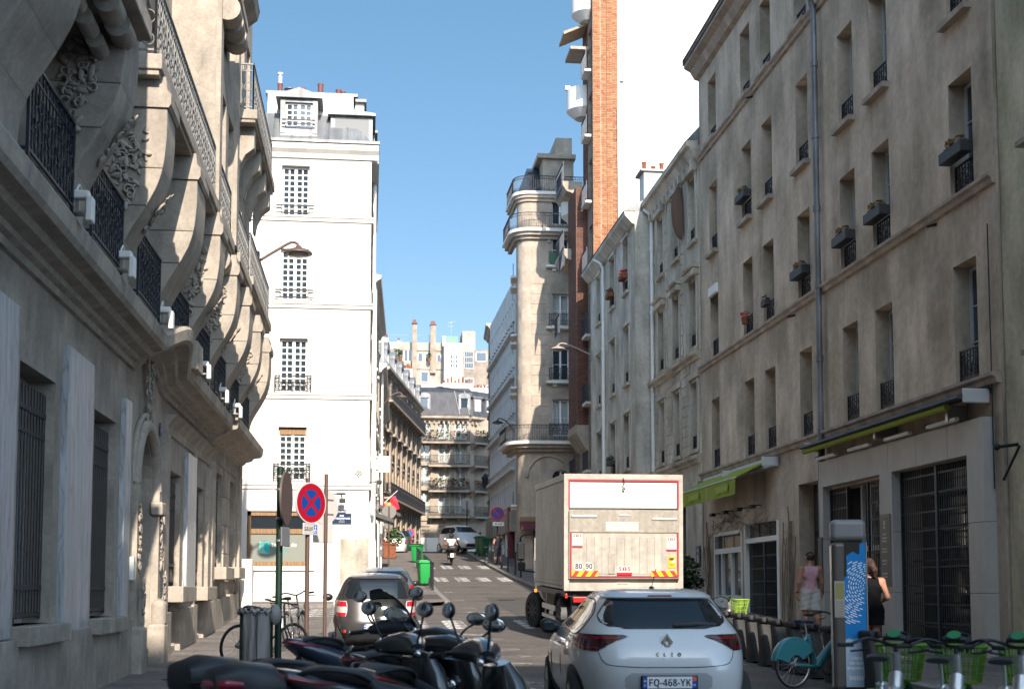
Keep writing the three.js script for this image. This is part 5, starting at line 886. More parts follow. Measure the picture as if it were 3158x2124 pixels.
// houses that close the street behind the viewpoint: they keep the near roadway in shade
for (const [x0, x1, h, label] of [[-1.2, 17, 22.6, 'plain apartment block across the near end of the street, shading the roadway'], [-10, -1.25, 20.0, 'lower plain apartment house across the near end of the street']]) {
  const [t, L] = facadeThing('apartment_block', label, [x1, -14], [x0, -14]), n = Math.floor(L / 3) - 1, wins = Array.from({ length: n * 4 }, (_, i) => [2 + (i % n) * 3, 5 + Math.floor(i / n) * 3.8]);
  obj('front_wall', wallGeo(0, L, -.2, h, .4, wins.map(([x, y]) => holeOf(x, y, 1.1, 2.1))), M.pale, t); shell(t, L, -.2, h, 10, M.pale); for (const [x, y] of wins) windowAt(t, x, y, 1.08, 2.08, { rows: 3, cols: 1 });
}
// ---------------------------------------------------------------- vehicles
import { FontLoader } from 'three/addons/loaders/FontLoader.js';
import { TextGeometry } from 'three/addons/geometries/TextGeometry.js';
const font = await new FontLoader().loadAsync('fonts/droid/droid_sans_bold.typeface.json');
const letters = (s, size, depth, x, y, z) => { const g = new TextGeometry(s, { font, size, depth, curveSegments: 3 }); g.computeBoundingBox(); const b = g.boundingBox; return g.translate(x - (b.max.x + b.min.x) / 2, y - (b.max.y + b.min.y) / 2, z); };

const paintOf = (r, g, b, metal = 0) => mat(r, g, b, .32, { clearcoat: 1, clearcoatRoughness: .04, metalness: metal });
const tinted = mat(.012, .016, .02, .03, { ior: 1.55 });
// car skin from level slices [height, half width, rear, front], rear faces +z, front lies towards -z
function skin(slices, n = 4.5) {
  const I = k => y => { let i = 1; while (i < slices.length - 1 && y > slices[i][0]) i++; const p = [i - 2, i - 1, i, i + 1].map(q => slices[clamp(q, 0, slices.length - 1)]), t = clamp((y - p[1][0]) / (p[2][0] - p[1][0])), m1 = i - 2 < 0 ? (p[2][k] - p[1][k]) / (p[2][0] - p[1][0]) : (p[2][k] - p[0][k]) / (p[2][0] - p[0][0]), m2 = i + 1 >= slices.length ? (p[2][k] - p[1][k]) / (p[2][0] - p[1][0]) : (p[3][k] - p[1][k]) / (p[3][0] - p[1][0]), h = p[2][0] - p[1][0]; const t2 = t * t, t3 = t2 * t; return (2 * t3 - 3 * t2 + 1) * p[1][k] + (t3 - 2 * t2 + t) * m1 * h + (-2 * t3 + 3 * t2) * p[2][k] + (t3 - t2) * m2 * h; };
  const w = I(1), zr = I(2), zf = I(3);
  const rear = (x, y) => { const b = (zf(y) - zr(y)) / 2, q = Math.min(.995, Math.abs(x / w(y))); return -(zr(y) + b - b * Math.pow(1 - Math.pow(q, n), 1 / n)); };
  const front = (x, y) => { const b = (zf(y) - zr(y)) / 2, q = Math.min(.995, Math.abs(x / w(y))); return -(zr(y) + b + b * Math.pow(1 - Math.pow(q, n), 1 / n)); };
  const side = (z, y) => { const b = (zf(y) - zr(y)) / 2, c = zr(y) + b, q = Math.min(.999, Math.abs((z - c) / b)); return w(y) * Math.pow(1 - Math.pow(q, n), 1 / n); };
  const y0 = slices[0][0], y1 = slices[slices.length - 1][0];
  const body = () => {
    const P = [], ix = [], N = 72, R = 44; 
    for (let r = 0; r <= R; r++) { const y = lerp(y0, y1, 1 - Math.pow(1 - r / R, 1.5)), b = (zf(y) - zr(y)) / 2, c = zr(y) + b, e = 2 / n; for (let k = 0; k < N; k++) { const a = k / N * PI * 2, cs = Math.cos(a), sn = Math.sin(a); P.push(Math.sign(cs) * Math.pow(Math.abs(cs), e) * w(y), y, -(c + Math.sign(sn) * Math.pow(Math.abs(sn), e) * b)); } }
    for (let r = 0; r < R; r++) for (let k = 0; k < N; k++) { const a = r * N + k, b = r * N + (k + 1) % N; ix.push(a, b, a + N, b, b + N, a + N); }
    const yt = y1, b = (zf(yt) + zr(yt)) / 2; P.push(0, yt + .012, -b); const c = P.length / 3 - 1; for (let k = 0; k < N; k++) ix.push(R * N + k, R * N + (k + 1) % N, c); P.push(0, y0, -b); for (let k = 0; k < N; k++) ix.push((k + 1) % N, k, c + 1);
    const g = new THREE.BufferGeometry(); g.setAttribute('position', new THREE.Float32BufferAttribute(P, 3)); g.setIndex(ix); g.computeVertexNormals(); return g;
  };
  // raised patch: rows [y, a0, a1] smoothed; put maps (a, y) to a point on the skin
  const patch = (rows, put, off, nx = 18, ny = 14) => {
    const P = [], ix = [], f = (y, k) => { let i = 1; while (i < rows.length - 1 && y > rows[i][0]) i++; return lerp(rows[i - 1][k], rows[i][k], clamp((y - rows[i - 1][0]) / (rows[i][0] - rows[i - 1][0]))); };
    for (const o of [off, -.012]) for (let j = 0; j <= ny; j++) { const y = lerp(rows[0][0], rows[rows.length - 1][0], j / ny); for (let i = 0; i <= nx; i++) { const a = lerp(f(y, 1), f(y, 2), i / nx); P.push(...put(a, y, o)); } }
    const M2 = (nx + 1) * (ny + 1); for (let j = 0; j < ny; j++) for (let i = 0; i < nx; i++) { const a = j * (nx + 1) + i; ix.push(a, a + 1, a + nx + 1, a + 1, a + nx + 2, a + nx + 1); }
    const rim = []; for (let i = 0; i <= nx; i++) rim.push(i); for (let j = 1; j <= ny; j++) rim.push(j * (nx + 1) + nx); for (let i = nx - 1; i >= 0; i--) rim.push(ny * (nx + 1) + i); for (let j = ny - 1; j > 0; j--) rim.push(j * (nx + 1)); rim.forEach((a, k) => { const b = rim[(k + 1) % rim.length]; ix.push(b, a, a + M2, b, a + M2, b + M2); });
    const g = new THREE.BufferGeometry(); g.setAttribute('position', new THREE.Float32BufferAttribute(P, 3)); g.setIndex(ix); g.computeVertexNormals(); return toCreasedNormals(g, .8);
  };
  const onRear = (rows, off = .005) => patch(rows, (x, y, o) => [x, y, rear(x, y) + o], off), onFront = (rows, off = .005) => patch(rows, (x, y, o) => [x, y, front(x, y) - o], off);
  const onSide = (rows, s, off = .005) => patch(rows, (z, y, o) => [s * (side(z, y) + o), y, -z], off);
  const line = (pts, r = .004) => tube(pts.map(([x, y]) => [x, y, rear(x, y)]), r, 60, 5);
  return { body, rear, side, front, onRear, onFront, onSide, line, w, zr, zf };
}
function wheel(parent, x, y, z, r, wd, side, rimM = M.alu) {
  const t = obj('wheel', new THREE.LatheGeometry([[r * .62, -wd / 2], [r * .93, -wd / 2], [r, -wd * .38], [r, wd * .38], [r * .93, wd / 2], [r * .62, wd / 2]].map(p => new THREE.Vector2(...p)), 28).rotateZ(PI / 2), M.rubber, parent); t.position.set(x, y, z);
  obj('rim', [new THREE.CylinderGeometry(r * .63, r * .63, wd * .8, 24).rotateZ(PI / 2), ...[0, 1, 2, 3, 4].map(k => bb(side * wd * .42, side * wd * .5, -r * .6, r * .6, -.03, .03).rotateX(k * PI / 5))], rimM, t);
  return t;
}
const plateTex = (text, hideRight) => printed(512, 108, (c, w, h) => { c.fillStyle = '#e9eaec'; c.fillRect(0, 0, w, h); c.fillStyle = '#1f55a8'; c.fillRect(0, 0, 44, h); c.fillRect(w - 42, 0, 42, h); c.fillStyle = '#d86a62'; c.fillRect(w - 42, 0, 42, 42); c.fillStyle = '#f3d44a'; c.beginPath(); c.arc(22, 40, 11, 0, 7); c.fill(); c.fillStyle = '#fff'; c.font = 'bold 26px sans-serif'; c.fillText('F', 14, 92); c.fillText('77', w - 36, 90); c.fillStyle = '#15171c'; c.font = 'bold 92px sans-serif'; c.textAlign = 'center'; c.fillText(text, w / 2, 88, 405); }, .4);

{ // white hatchback
  const t = thing('hatchback_car', 'white hatchback waiting in the shade behind the box truck', 'car', [2.87, gy(13.5) - .01, -11.95], -.055), body = paintOf(.56, .58, .59);
  t.rotation.order = 'YXZ'; t.rotation.x = .006;
  const S = skin([[.2, .80, .13, 3.88], [.35, .865, .05, 3.99], [.55, .895, .0, 4.05], [.72, .90, .0, 4.02], [.84, .893, .045, 3.78], [.93, .872, .10, 3.3], [1.01, .835, .155, 2.95], [1.08, .785, .21, 2.75], [1.2, .695, .33, 2.45], [1.32, .615, .48, 2.12], [1.4, .545, .62, 1.85], [1.435, .44, .82, 1.6], [1.445, .3, 1.0, 1.4]]);
  obj('body', S.body(), body, t);
  const gw = obj('rear_window', S.onRear([[1.055, -.40, .40], [1.075, -.55, .55], [1.12, -.63, .63], [1.18, -.635, .635], [1.25, -.59, .59], [1.34, -.52, .52]], .006), tinted, t);
  obj('wiper', [loft([{ p: [.08, 1.085, S.rear(.08, 1.085) + .015], w: .02, h: .018 }, { p: [.3, 1.10, S.rear(.3, 1.1) + .018], w: .022, h: .03 }, { p: [.52, 1.095, S.rear(.52, 1.095) + .012], w: .01, h: .012 }], 8)], M.plastic, gw);
  obj('spoiler', S.onRear([[1.355, -.56, .56], [1.385, -.565, .565], [1.41, -.5, .5]], .05), body, t);
  obj('brake_lamp', S.onRear([[1.362, -.12, .12], [1.378, -.12, .12]], .053), mat(.2, .01, .012, .3), t);
  const red = mat(.17, .005, .012, .08, { clearcoat: 1 }), dark = mat(.035, .004, .008, .12, { clearcoat: 1 });
  for (const s of [-1, 1]) {
    const R2 = rows => rows.map(([y, a, b]) => s < 0 ? [y, -b, -a] : [y, a, b]);
    const l = obj('tail_lamp', S.onRear(R2([[.845, .67, .80], [.875, .62, .845], [.91, .56, .862], [.945, .49, .862], [.975, .40, .858], [.99, .375, .85], [1.0, .42, .838]]), .012), dark, t);
    obj('light_strip', S.onRear(R2([[.955, .49, .85], [.968, .44, .852], [.98, .42, .85]]), .016), red, l);
    obj('light_strip', S.onRear(R2([[.862, .69, .80], [.875, .66, .83], [.9, .79, .85], [.95, .82, .855]]), .016), red, l);
    obj('reflector', S.onRear(R2([[.40, .62, .80], [.43, .61, .81]]), .006), mat(.25, .01, .02, .2), t);
    obj('side_window', S.onSide([[1.03, .75, 1.5], [1.1, .62, 1.5], [1.22, .68, 1.5], [1.3, .8, 1.5]], s), tinted, t);
    obj('side_window', S.onSide([[1.03, 1.56, 2.6], [1.15, 1.56, 2.4], [1.25, 1.56, 2.15], [1.31, 1.56, 2.0]], s), tinted, t);
    obj('window_trim', tube([[.6, 1.02], [1.5, 1.02], [2.6, 1.02], [2.35, 1.2], [2.0, 1.33], [1.4, 1.345], [.8, 1.31], [.58, 1.18]].map(([z, y]) => [s * (S.side(z, y) + .004), y, -z]), .007, 60, 5, true), M.black, t);
    obj('wheel_arch', [.68, 3.26].flatMap(c => [S.onSide([[.21, c - .36, c + .36], [.4, c - .36, c + .36], [.55, c - .3, c + .3], [.64, c - .2, c + .2], [.685, c - .07, c + .07]], s, .004)]), M.black, t);
    for (const c of [.68, 3.26]) wheel(t, s * .80, .315, -c, .315, .2, s);
    obj('door_line', [tube([[1.53, .35], [1.53, .7], [1.53, 1.0]].map(([z, y]) => [s * (S.side(z, y) + .001), y, -z]), .004, 12, 4), tube([[2.55, .35], [2.62, .7], [2.6, 1.0]].map(([z, y]) => [s * (S.side(z, y) + .001), y, -z]), .004, 12, 4)], M.black, t);
    obj('door_handle', [rbox(.03, .03, .2, .012, s * (S.side(1.7, .87) + .012), .87, -1.75)], body, t);
    const m = obj('mirror', [loft([{ p: [s * .80, .99, -2.36], w: .05, h: .04 }, { p: [s * .9, 1.0, -2.38], w: .08, h: .08 }, { p: [s * .98, 1.02, -2.38], w: .085, h: .09 }, { p: [s * 1.03, 1.01, -2.37], w: .05, h: .06 }], 12)], s < 0 ? M.black : body, t);
    obj('mirror_glass', rbox(.12, .09, .01, .004, s * .955, 1.01, -2.296), M.glassSky, m);
  }
  obj('shut_line', [S.line([[-.80, 1.0], [-.73, .985], [-.68, .9], [-.63, .76], [-.58, .72], [-.4, .70], [0, .695], [.4, .70], [.58, .72], [.63, .76], [.68, .9], [.73, .985], [.80, 1.0]], .0045)], M.black, t);
  obj('badge', [new THREE.ExtrudeGeometry((() => { const s = shapeOf([[0, .075], [.052, 0], [0, -.075], [-.052, 0]]); s.holes.push(new THREE.Path([[0, .042], [-.025, 0], [0, -.042], [.025, 0]].map(p => new THREE.Vector2(...p)))); return s; })(), { depth: .01, bevelEnabled: true, bevelSize: .006, bevelThickness: .008, bevelSegments: 2 }).rotateX(-.2).translate(0, .93, S.rear(0, .93) + .004)], M.chrome, t);
  obj('model_letters', ['C', 'L', 'I', 'O'].map((q, i) => letters(q, .036, .008, -.105 + i * .07, .815, S.rear(0, .815) + .004)), mat(.09, .09, .1, .4), t);
  const rec = obj('plate_recess', S.onRear([[.47, -.34, .34], [.5, -.42, .42], [.6, -.42, .42], [.64, -.36, .36]], .003), mat(.33, .35, .36, .5), t);
  obj('plate_holder', rbox(.55, .135, .02, .008, 0, .55, S.rear(0, .55) + .014), M.black, t);
  obj('number_plate', sheet(.52, .11, 0, .553, S.rear(0, .55) + .0265), plateTex('FQ-468-YK'), t, true);
  obj('lower_bumper', S.onRear([[.205, -.66, .66], [.26, -.74, .74], [.36, -.70, .70], [.4, -.5, .5]], .006), M.plastic, t);
  obj('antenna', [loft([{ p: [0, 1.44, -.98], w: .03, h: .012 }, { p: [0, 1.46, -.97], w: .02, h: .01 }], 8), rod([0, 1.45, -.98], [.015, 1.64, -.78], .004, 6)], M.black, t);
  obj('windscreen', S.onFront([[1.03, -.62, .62], [1.2, -.58, .58], [1.35, -.5, .5]]), tinted, t);
}
{ // small grey city car with its lamps and round badge
  const t = thing('city_car', 'small metallic grey city car stopped at the crossing', 'car', [.18, gy(25.6) - .01, -25.2], .04), body = paintOf(.075, .069, .07, .4);
  t.rotation.order = 'YXZ'; t.rotation.x = .03;
  const S = skin([[.22, .74, .1, 2.85], [.38, .81, .02, 2.95], [.52, .84, .0, 2.98], [.66, .84, .04, 2.9], [.85, .83, .1, 2.7], [.96, .80, .14, 2.45], [1.1, .735, .2, 2.15], [1.25, .67, .28, 1.85], [1.38, .60, .38, 1.6], [1.46, .50, .55, 1.35], [1.49, .34, .75, 1.15]], 4.2);
  obj('body', S.body(), body, t);
  const gw = obj('rear_window', S.onRear([[1.0, -.62, .62], [1.04, -.68, .68], [1.2, -.63, .63], [1.32, -.56, .56], [1.37, -.5, .5]], .006), tinted, t);
  obj('wiper', tube([[.45, .95], [.4, 1.0], [.28, 1.03], [-.1, 1.005]].map(([x, y]) => [x, y, S.rear(x, y) + .025]), .012, 20, 6), M.black, gw);
  const red = mat(.55, .012, .02, .12, { clearcoat: 1 }), clear = mat(.62, .60, .58, .1, { clearcoat: 1 });
  for (const s of [-1, 1]) {
    const R2 = rows => rows.map(([y, a, b]) => s < 0 ? [y, -b, -a] : [y, a, b]);
    const l = obj('tail_lamp', S.onRear(R2([[.66, .61, .79], [.76, .58, .80], [.9, .58, .79], [.96, .6, .775]]), .012), clear, t);
    obj('red_lens', S.onRear(R2([[.665, .62, .785], [.73, .60, .79]]), .018), red, l); obj('red_lens', S.onRear(R2([[.85, .59, .785], [.95, .605, .77]]), .018), red, l);
    obj('fog_lamp', ball(.035, s * .62, .36, S.rear(s * .62, .36), 1, 1, .5), s < 0 ? red : clear, t);
    obj('side_window', S.onSide([[.98, .6, 1.6], [1.15, .62, 1.55], [1.32, .7, 1.4]], s), tinted, t);
    obj('wheel_arch', [.62, 2.4].map(c => S.onSide([[.23, c - .36, c + .36], [.45, c - .34, c + .34], [.6, c - .22, c + .22], [.66, c - .06, c + .06]], s, .004)), M.black, t);
    for (const c of [.62, 2.4]) wheel(t, s * .70, .29, -c, .29, .18, s);
    const m = obj('mirror', ball(.1, s * .95, .98, -1.75, 1.1, .8, .6, 12), body, t); obj('mirror_glass', ball(.08, s * .95, .98, -1.72, 1.1, .8, .5, 10), M.black, m);
  }
  obj('shut_line', S.line([[-.6, .94], [-.56, .7], [-.5, .62], [0, .6], [.5, .62], [.56, .7], [.6, .94]], .005), M.black, t);
  obj('badge', [ring(.085, .012, 0, .86, S.rear(0, .86) + .012, PI * 2, 6, 24).scale(1, 1, 1), ring(.05, .01, 0, 0, 0, PI * 2, 6, 20).scale(1.5, .55, 1).translate(0, .88, S.rear(0, .87) + .012), ring(.05, .01, 0, 0, 0, PI * 2, 6, 20).scale(.55, 1.1, 1).translate(0, .86, S.rear(0, .86) + .012)], M.chrome, t);
  obj('number_plate', rbox(.54, .13, .02, .006, .0, .46, S.rear(0, .46) + .012), M.black, t); obj('plate_face', sheet(.52, .11, 0, .46, S.rear(0, .46) + .0235), plateTex('DD-205-TC'), t, true);
  obj('lower_bumper', S.onRear([[.225, -.6, .6], [.28, -.68, .68], [.33, -.68, .68]], .008), M.plastic, t); obj('exhaust', new THREE.CylinderGeometry(.03, .03, .12, 12).rotateX(PI / 2).translate(.45, .24, -.08), M.chrome, t);
  obj('spoiler', S.onRear([[1.40, -.52, .52], [1.435, -.5, .5]], .06), body, t); obj('antenna', rod([.1, 1.49, -.6], [.13, 1.68, -.45], .005), M.black, t);
  obj('windscreen', S.onFront([[1.0, -.6, .6], [1.2, -.58, .58], [1.36, -.5, .5]]), tinted, t);
}
function farCar(label, x, d, turn, r, g, b, { h = 1.45, w = .86, len = 4.2, group } = {}) {
  const t = thing('parked_car', label, 'car', [x, gy(d), -d], turn, group), k = h / 1.45, S = skin([[.22, w * .92, .1, len - .15], [.5, w, 0, len], [.75, w, .03, len - .1], [.92 * k, w * .97, .1, len - .75], [1.0 * k, w * .93, .16, len - 1.05], [1.2 * k, w * .8, .36, len - 1.55], [1.36 * k, w * .7, .6, len - 1.95], [1.43 * k, w * .55, .85, len - 2.3], [1.45 * k, w * .4, 1.1, len - 2.5]]);
  obj('body', S.body(), paintOf(r, g, b, .2), t);
  obj('rear_window', S.onRear([[1.03 * k, -w * .72, w * .72], [1.2 * k, -w * .7, w * .7], [1.34 * k, -w * .58, w * .58]]), tinted, t); obj('windscreen', S.onFront([[1.02 * k, -w * .76, w * .76], [1.2 * k, -w * .7, w * .7], [1.35 * k, -w * .58, w * .58]]), tinted, t);
  for (const s of [-1, 1]) {
    obj('side_window', S.onSide([[1.0 * k, .8, len - 1.5], [1.2 * k, .75, len - 1.75], [1.32 * k, .9, len - 2.1]], s), tinted, t); for (const c of [.75, len - .85]) { obj('wheel_arch', S.onSide([[.23, c - .38, c + .38], [.5, c - .34, c + .34], [.7, c - .1, c + .1]], s, .004), M.black, t); wheel(t, s * (w - .1), .33, -c, .33, .2, s); }
    const R2 = rows => rows.map(([y, a, e]) => s < 0 ? [y, -e, -a] : [y, a, e]); obj('tail_lamp', S.onRear(R2([[.72, w * .72, w * .95], [.95 * k, w * .78, w * .93]]), .01), mat(.4, .015, .02, .15), t); obj('head_lamp', S.onFront(R2([[.62, w * .62, w * .93], [.76, w * .6, w * .95]]), .01), mat(.7, .7, .7, .1), t);
    obj('mirror', ball(.1, s * (w + .08), 1.0 * k, -(len - 1.55), 1, .8, .6), M.black, t);
  }
  obj('grille', S.onFront([[.3, -w * .6, w * .6], [.5, -w * .55, w * .55]], .006), M.black, t); obj('number_plate', rbox(.5, .1, .02, .004, 0, .45, S.rear(0, .45) + .01), M.frame, t);
  return t;
}
farCar('blue-grey car parked in front of the small grey city car', .5, 35.2, .02, .12, .15, .20);
farCar('tall white off-roader parked nose-on at the top of the street', 5.5, 88.2, PI + .32, .62, .63, .64, { h: 1.85, w: .98, len: 4.8 });
farCar('white estate car parked past the planter', 1.75, 82.5, .1, .66, .66, .66, { h: 1.55 });
{ // dark green covered van shape beyond the estate car
  farCar('dark green car parked beyond the white estate car', 2.35, 92, .12, .03, .06, .045, { h: 1.7, w: .95 });
}
{ // box truck
  const t = thing('box_truck', 'dirty cream box truck with tail lift, red tape border and hazard stripes', 'truck', [5.395, gy(27) + .0, -26.5], 0); t.rotation.order = 'YXZ'; t.rotation.x = .029;
  const W = 1.285, y0 = 1.16, y1 = 3.585, Lb = 4.7, cream = mat(.50, .48, .45, .55, { map: 'dirt', size: 2.6 }), dirty = mat(.40, .375, .34, .6, { map: 'dirt', size: 1.4 }), redT = mat(.30, .018, .035, .5), white = mat(.83, .80, .77, .5, { map: 'white', size: 2 });
  obj('box', [bb(-W + .04, W - .04, y0, y1 - .03, -Lb, -.08)], cream, t);
  // rib panels on the flanks and roof rails
  for (const s of [-1, 1]) for (let i = 0; i < 18; i++) obj('side_panel', rbox(.028, y1 - y0 - .3, Lb / 18 - .012, .008, s * (W - .028), (y0 + y1) / 2 - .01, -.09 - Lb / 18 * (i + .5) * .985), cream, t);
  obj('frame_rail', [bb(-W, -W + .08, y1 - .13, y1, -Lb, -.1), bb(W - .08, W, y1 - .13, y1, -Lb, -.1), bb(-W, -W + .07, y0 - .02, y0 + .14, -Lb, -.1), bb(W - .07, W, y0 - .02, y0 + .14, -Lb, -.1), bb(-W, W, y1 - .1, y1, -Lb - .03, -Lb)], cream, t);
  for (let i = 0; i < 26; i++) obj('rivet', ball(.014, -W - .002, y0 + .05, -.3 - i * .17, .5, 1, 1, 6), M.iron, t);
  obj('rear_frame', [bb(-W, -W + .11, y0 - .05, y1, -.1, 0), bb(W - .11, W, y0 - .05, y1, -.1, 0), bb(-W + .11, W - .11, y1 - .13, y1, -.1, 0), bb(-W + .11, W - .11, y0 - .05, y0 + .12, -.1, .02)], cream, t);
  obj('shutter_panel', rbox(2 * W - .24, .56, .05, .01, 0, 3.14, -.05), white, t);
  const tape = (x0, x1, a, b, z) => obj('red_tape', bb(x0, x1, a, b, z, z + .004), redT, t);
  tape(-W + .11, W - .11, 3.425, 3.47, -.0); tape(-W + .09, -W + .125, 2.86, 3.47, .001); tape(W - .125, W - .09, 2.86, 3.47, .001);
  obj('seal', tube([[-W + .1, 2.84, .01], [-.5, 2.83, .03], [.4, 2.82, .03], [W - .1, 2.83, .01]], .016, 24, 5), M.black, t);
  obj('strap', [tube([[-.02, 3.5, .02], [.0, 3.4, .06], [-.03, 3.33, .04], [.0, 3.28, .05]], .01, 12, 5), rbox(.05, .04, .03, .01, 0, 3.27, .05)], M.black, t);
  obj('tail_lift', [rbox(2 * W - .18, 1.44, .06, .015, 0, 2.08, .02)], cream, t);
  const lip = obj('lift_lip', rbox(2 * W - .2, .48, .03, .01, 0, 2.58, .058), dirty, t);
  obj('hinge_plate', [rbox(.55, .05, .03, .01, -W + .42, 2.68, .08), rbox(.55, .05, .03, .01, W - .42, 2.63, .08), rbox(.25, .03, .02, .01, 0, 2.7, .078)], M.alu, t);
  obj('worn_metal', [rbox(.7, .2, .004, .002, -.05, 2.47, .075)], mat(.66, .65, .63, .5, { map: 'dirt', size: .35 }), t);
  for (let i = 0; i < 14; i++) obj('lift_plank', rbox((2 * W - .3) / 14 - .003, .78, .012, .003, -W + .15 + (2 * W - .3) / 14 * (i + .5), 1.86, .056), cream, t);
  tape(-W + .11, -W + .15, 1.42, 2.36, .064); tape(W - .15, W - .11, 1.42, 2.36, .064); tape(-W + .11, W - .11, 1.39, 1.425, .064);
  obj('hatch', [rbox(.15, .42, .02, .005, -.28, 1.68, .066)], dirty, t);
  const stick = (name, x, y, w, h, draw) => obj(name, sheet(w, h, x, y, .0735), printed(192, Math.round(192 * h / w), draw, .45), t, true);
  const sos = (c, w, h) => { c.fillStyle = '#b9b5b0'; c.fillRect(0, 0, w, h); c.fillStyle = '#a01018'; c.textAlign = 'center'; c.font = 'bold 66px sans-serif'; c.fillText('S', w * .2, 62); c.fillText('S', w * .8, 62); c.beginPath(); c.arc(w / 2, 42, 26, 0, 7); c.fill(); c.fillStyle = '#fff'; c.fillRect(w / 2 - 4, 26, 8, 20); c.fillRect(w / 2 - 4, 52, 8, 8); c.fillStyle = '#7d5a55'; c.font = '30px sans-serif'; if (h > 180) { c.fillText('hayon', w / 2, 118); c.fillText('service', w / 2, 158); } c.fillStyle = '#a01018'; c.fillRect(0, h - 34, w, 34); };
  stick('sticker', -W + .27, 2.17, .22, .3, sos); stick('sticker', W - .27, 2.1, .22, .3, sos); stick('sticker', .0, 1.54, .32, .2, sos);
  stick('warning_sticker', W - .26, 1.72, .17, .25, (c, w, h) => { c.fillStyle = '#d9a417'; c.fillRect(0, 0, w, h); c.fillStyle = '#3a332b'; c.fillRect(30, 40, 110, 60); c.fillStyle = '#f3efe4'; c.beginPath(); c.moveTo(70, 150); c.lineTo(170, 70); c.lineTo(175, 150); c.fill(); c.fillStyle = '#1d1a16'; c.font = 'bold 26px sans-serif'; c.fillText('ANGLES', 40, 200); c.fillText('MORTS', 46, 232); });
  for (const [x, s] of [[-W + .3, '80'], [-W + .52, '90']]) obj('speed_disc', new THREE.CircleGeometry(.1, 28).translate(x, 1.62, .0735), printed(128, 128, (c, w, h) => { c.fillStyle = '#bdb9b3'; c.fillRect(0, 0, w, h); c.fillStyle = '#0c0c0e'; c.font = 'bold 96px sans-serif'; c.textAlign = 'center'; c.fillText(s, w / 2, 94, 100); }, .45), t, true);
  for (const s of [-1, 1]) obj('hazard_stripe', sheet(.56, .12, s * (W - .43), 1.475, .0735), printed(256, 56, (c, w, h) => { c.fillStyle = '#e8b920'; c.fillRect(0, 0, w, h); c.fillStyle = '#d9382a'; for (let i = -1; i < 4; i++) { c.beginPath(); const x = i * 90; c.moveTo(x, s < 0 ? h : 0); c.lineTo(x + 44, s < 0 ? h : 0); c.lineTo(x + 84, s < 0 ? 0 : h); c.lineTo(x + 40, s < 0 ? 0 : h); c.fill(); } }, .4), t, true);
  obj('number_plate', sheet(.3, .07, -.03, 1.25, .022), printed(256, 60, (c, w, h) => { c.fillStyle = '#b8b2a6'; c.fillRect(0, 0, w, h); c.fillStyle = '#5b564e'; for (let x = 20; x < 230; x += 22) c.fillRect(x, 14, 12, 32); }, .6), t, true);
  // chassis, lamps, wheels, side guard
  obj('chassis', [bb(-.5, -.38, .72, 1.12, -6.5, -.1), bb(.38, .5, .72, 1.12, -6.5, -.1), bb(-W + .05, W - .05, .98, 1.1, -Lb, -.15), rbox(2.2, .16, .12, .02, 0, .6, -.12)], M.plastic, t);
  obj('lift_arm', [rbox(.14, .5, .14, .02, -W + .25, .85, -.2), rbox(.14, .5, .14, .02, W - .25, .85, -.2)], M.iron, t);
  for (const s of [-1, 1]) { obj('tail_lamp', rbox(.3, .12, .06, .015, s * (W - .35), .92, -.04), mat(.45, .02, .02, .2), t); obj('marker_lamp', rbox(.05, .1, .05, .01, s * (W - .05), 1.0, -.02), mat(.5, .03, .02, .2), t);
    obj('side_guard', [bb(s * W - s * .05, s * W, .62, .74, -3.4, -1.35), bb(s * W - s * .05, s * W, .42, .5, -3.4, -1.35), rod([s * (W - .04), .45, -1.6], [s * (W - .1), 1.1, -1.6], .025), rod([s * (W - .04), .45, -3.1], [s * (W - .1), 1.1, -3.1], .025)], M.alu, t);
    for (const x of [s * (W - .16), s * (W - .44)]) wheel(t, x, .46, -1.0, .46, .25, s, M.iron); obj('mudguard', [new THREE.CylinderGeometry(.56, .56, .6, 20, 1, true, 0, PI).rotateZ(PI / 2).rotateX(0).translate(s * (W - .3), .48, -1.0)], M.plastic, t);
    const fw = wheel(t, s * (W - .16), .46, -5.5, .46, .27, s, M.iron); fw.rotation.y = .3; 
    obj('indicator', rbox(.06, .08, .12, .015, s * (W - .0), .98, -4.55), s < 0 ? mat(.85, .26, .02, .3, { emissive: new THREE.Color(1, .33, .03), emissiveIntensity: .55 }) : mat(.5, .15, .02, .3), t);
    const mir = obj('mirror', [rbox(.2, .5, .12, .05, s * (W + .2), 1.95, -6.0), rbox(.2, .24, .12, .05, s * (W + .18), 1.55, -6.0)], M.plastic, t); obj('arm', [tube([[s * 1.05, 2.35, -6.1], [s * (W + .05), 2.38, -6.1], [s * (W + .2), 2.3, -6.0], [s * (W + .2), 2.1, -6.0]], .02, 14, 6), rod([s * 1.05, 1.4, -6.1], [s * (W + .18), 1.45, -6.0], .02)], M.iron, mir); obj('glass', rbox(.16, .42, .01, .004, s * (W + .2), 1.96, -5.935), M.chrome, mir); }
  const cab = obj('cab', [loft([{ p: [0, 1.6, -4.85], w: 1.12, h: 1.0 }, { p: [0, 1.6, -5.6], w: 1.12, h: 1.02 }, { p: [0, 1.5, -6.2], w: 1.1, h: .9 }, { p: [0, 1.3, -6.6], w: 1.06, h: .65 }, { p: [0, 1.2, -6.75], w: .98, h: .5 }], 24, 6)], white, t); obj('side_window', [rbox(.02, .6, .9, .05, -1.115, 2.0, -5.6), rbox(.02, .6, .9, .05, 1.115, 2.0, -5.6)], tinted, cab); obj('fuel_tank', rbox(.4, .45, .9, .08, W - .3, .7, -3.9), M.alu, t); obj('bumper', rbox(2.1, .4, .2, .05, 0, .6, -6.7), M.plastic, t);
}
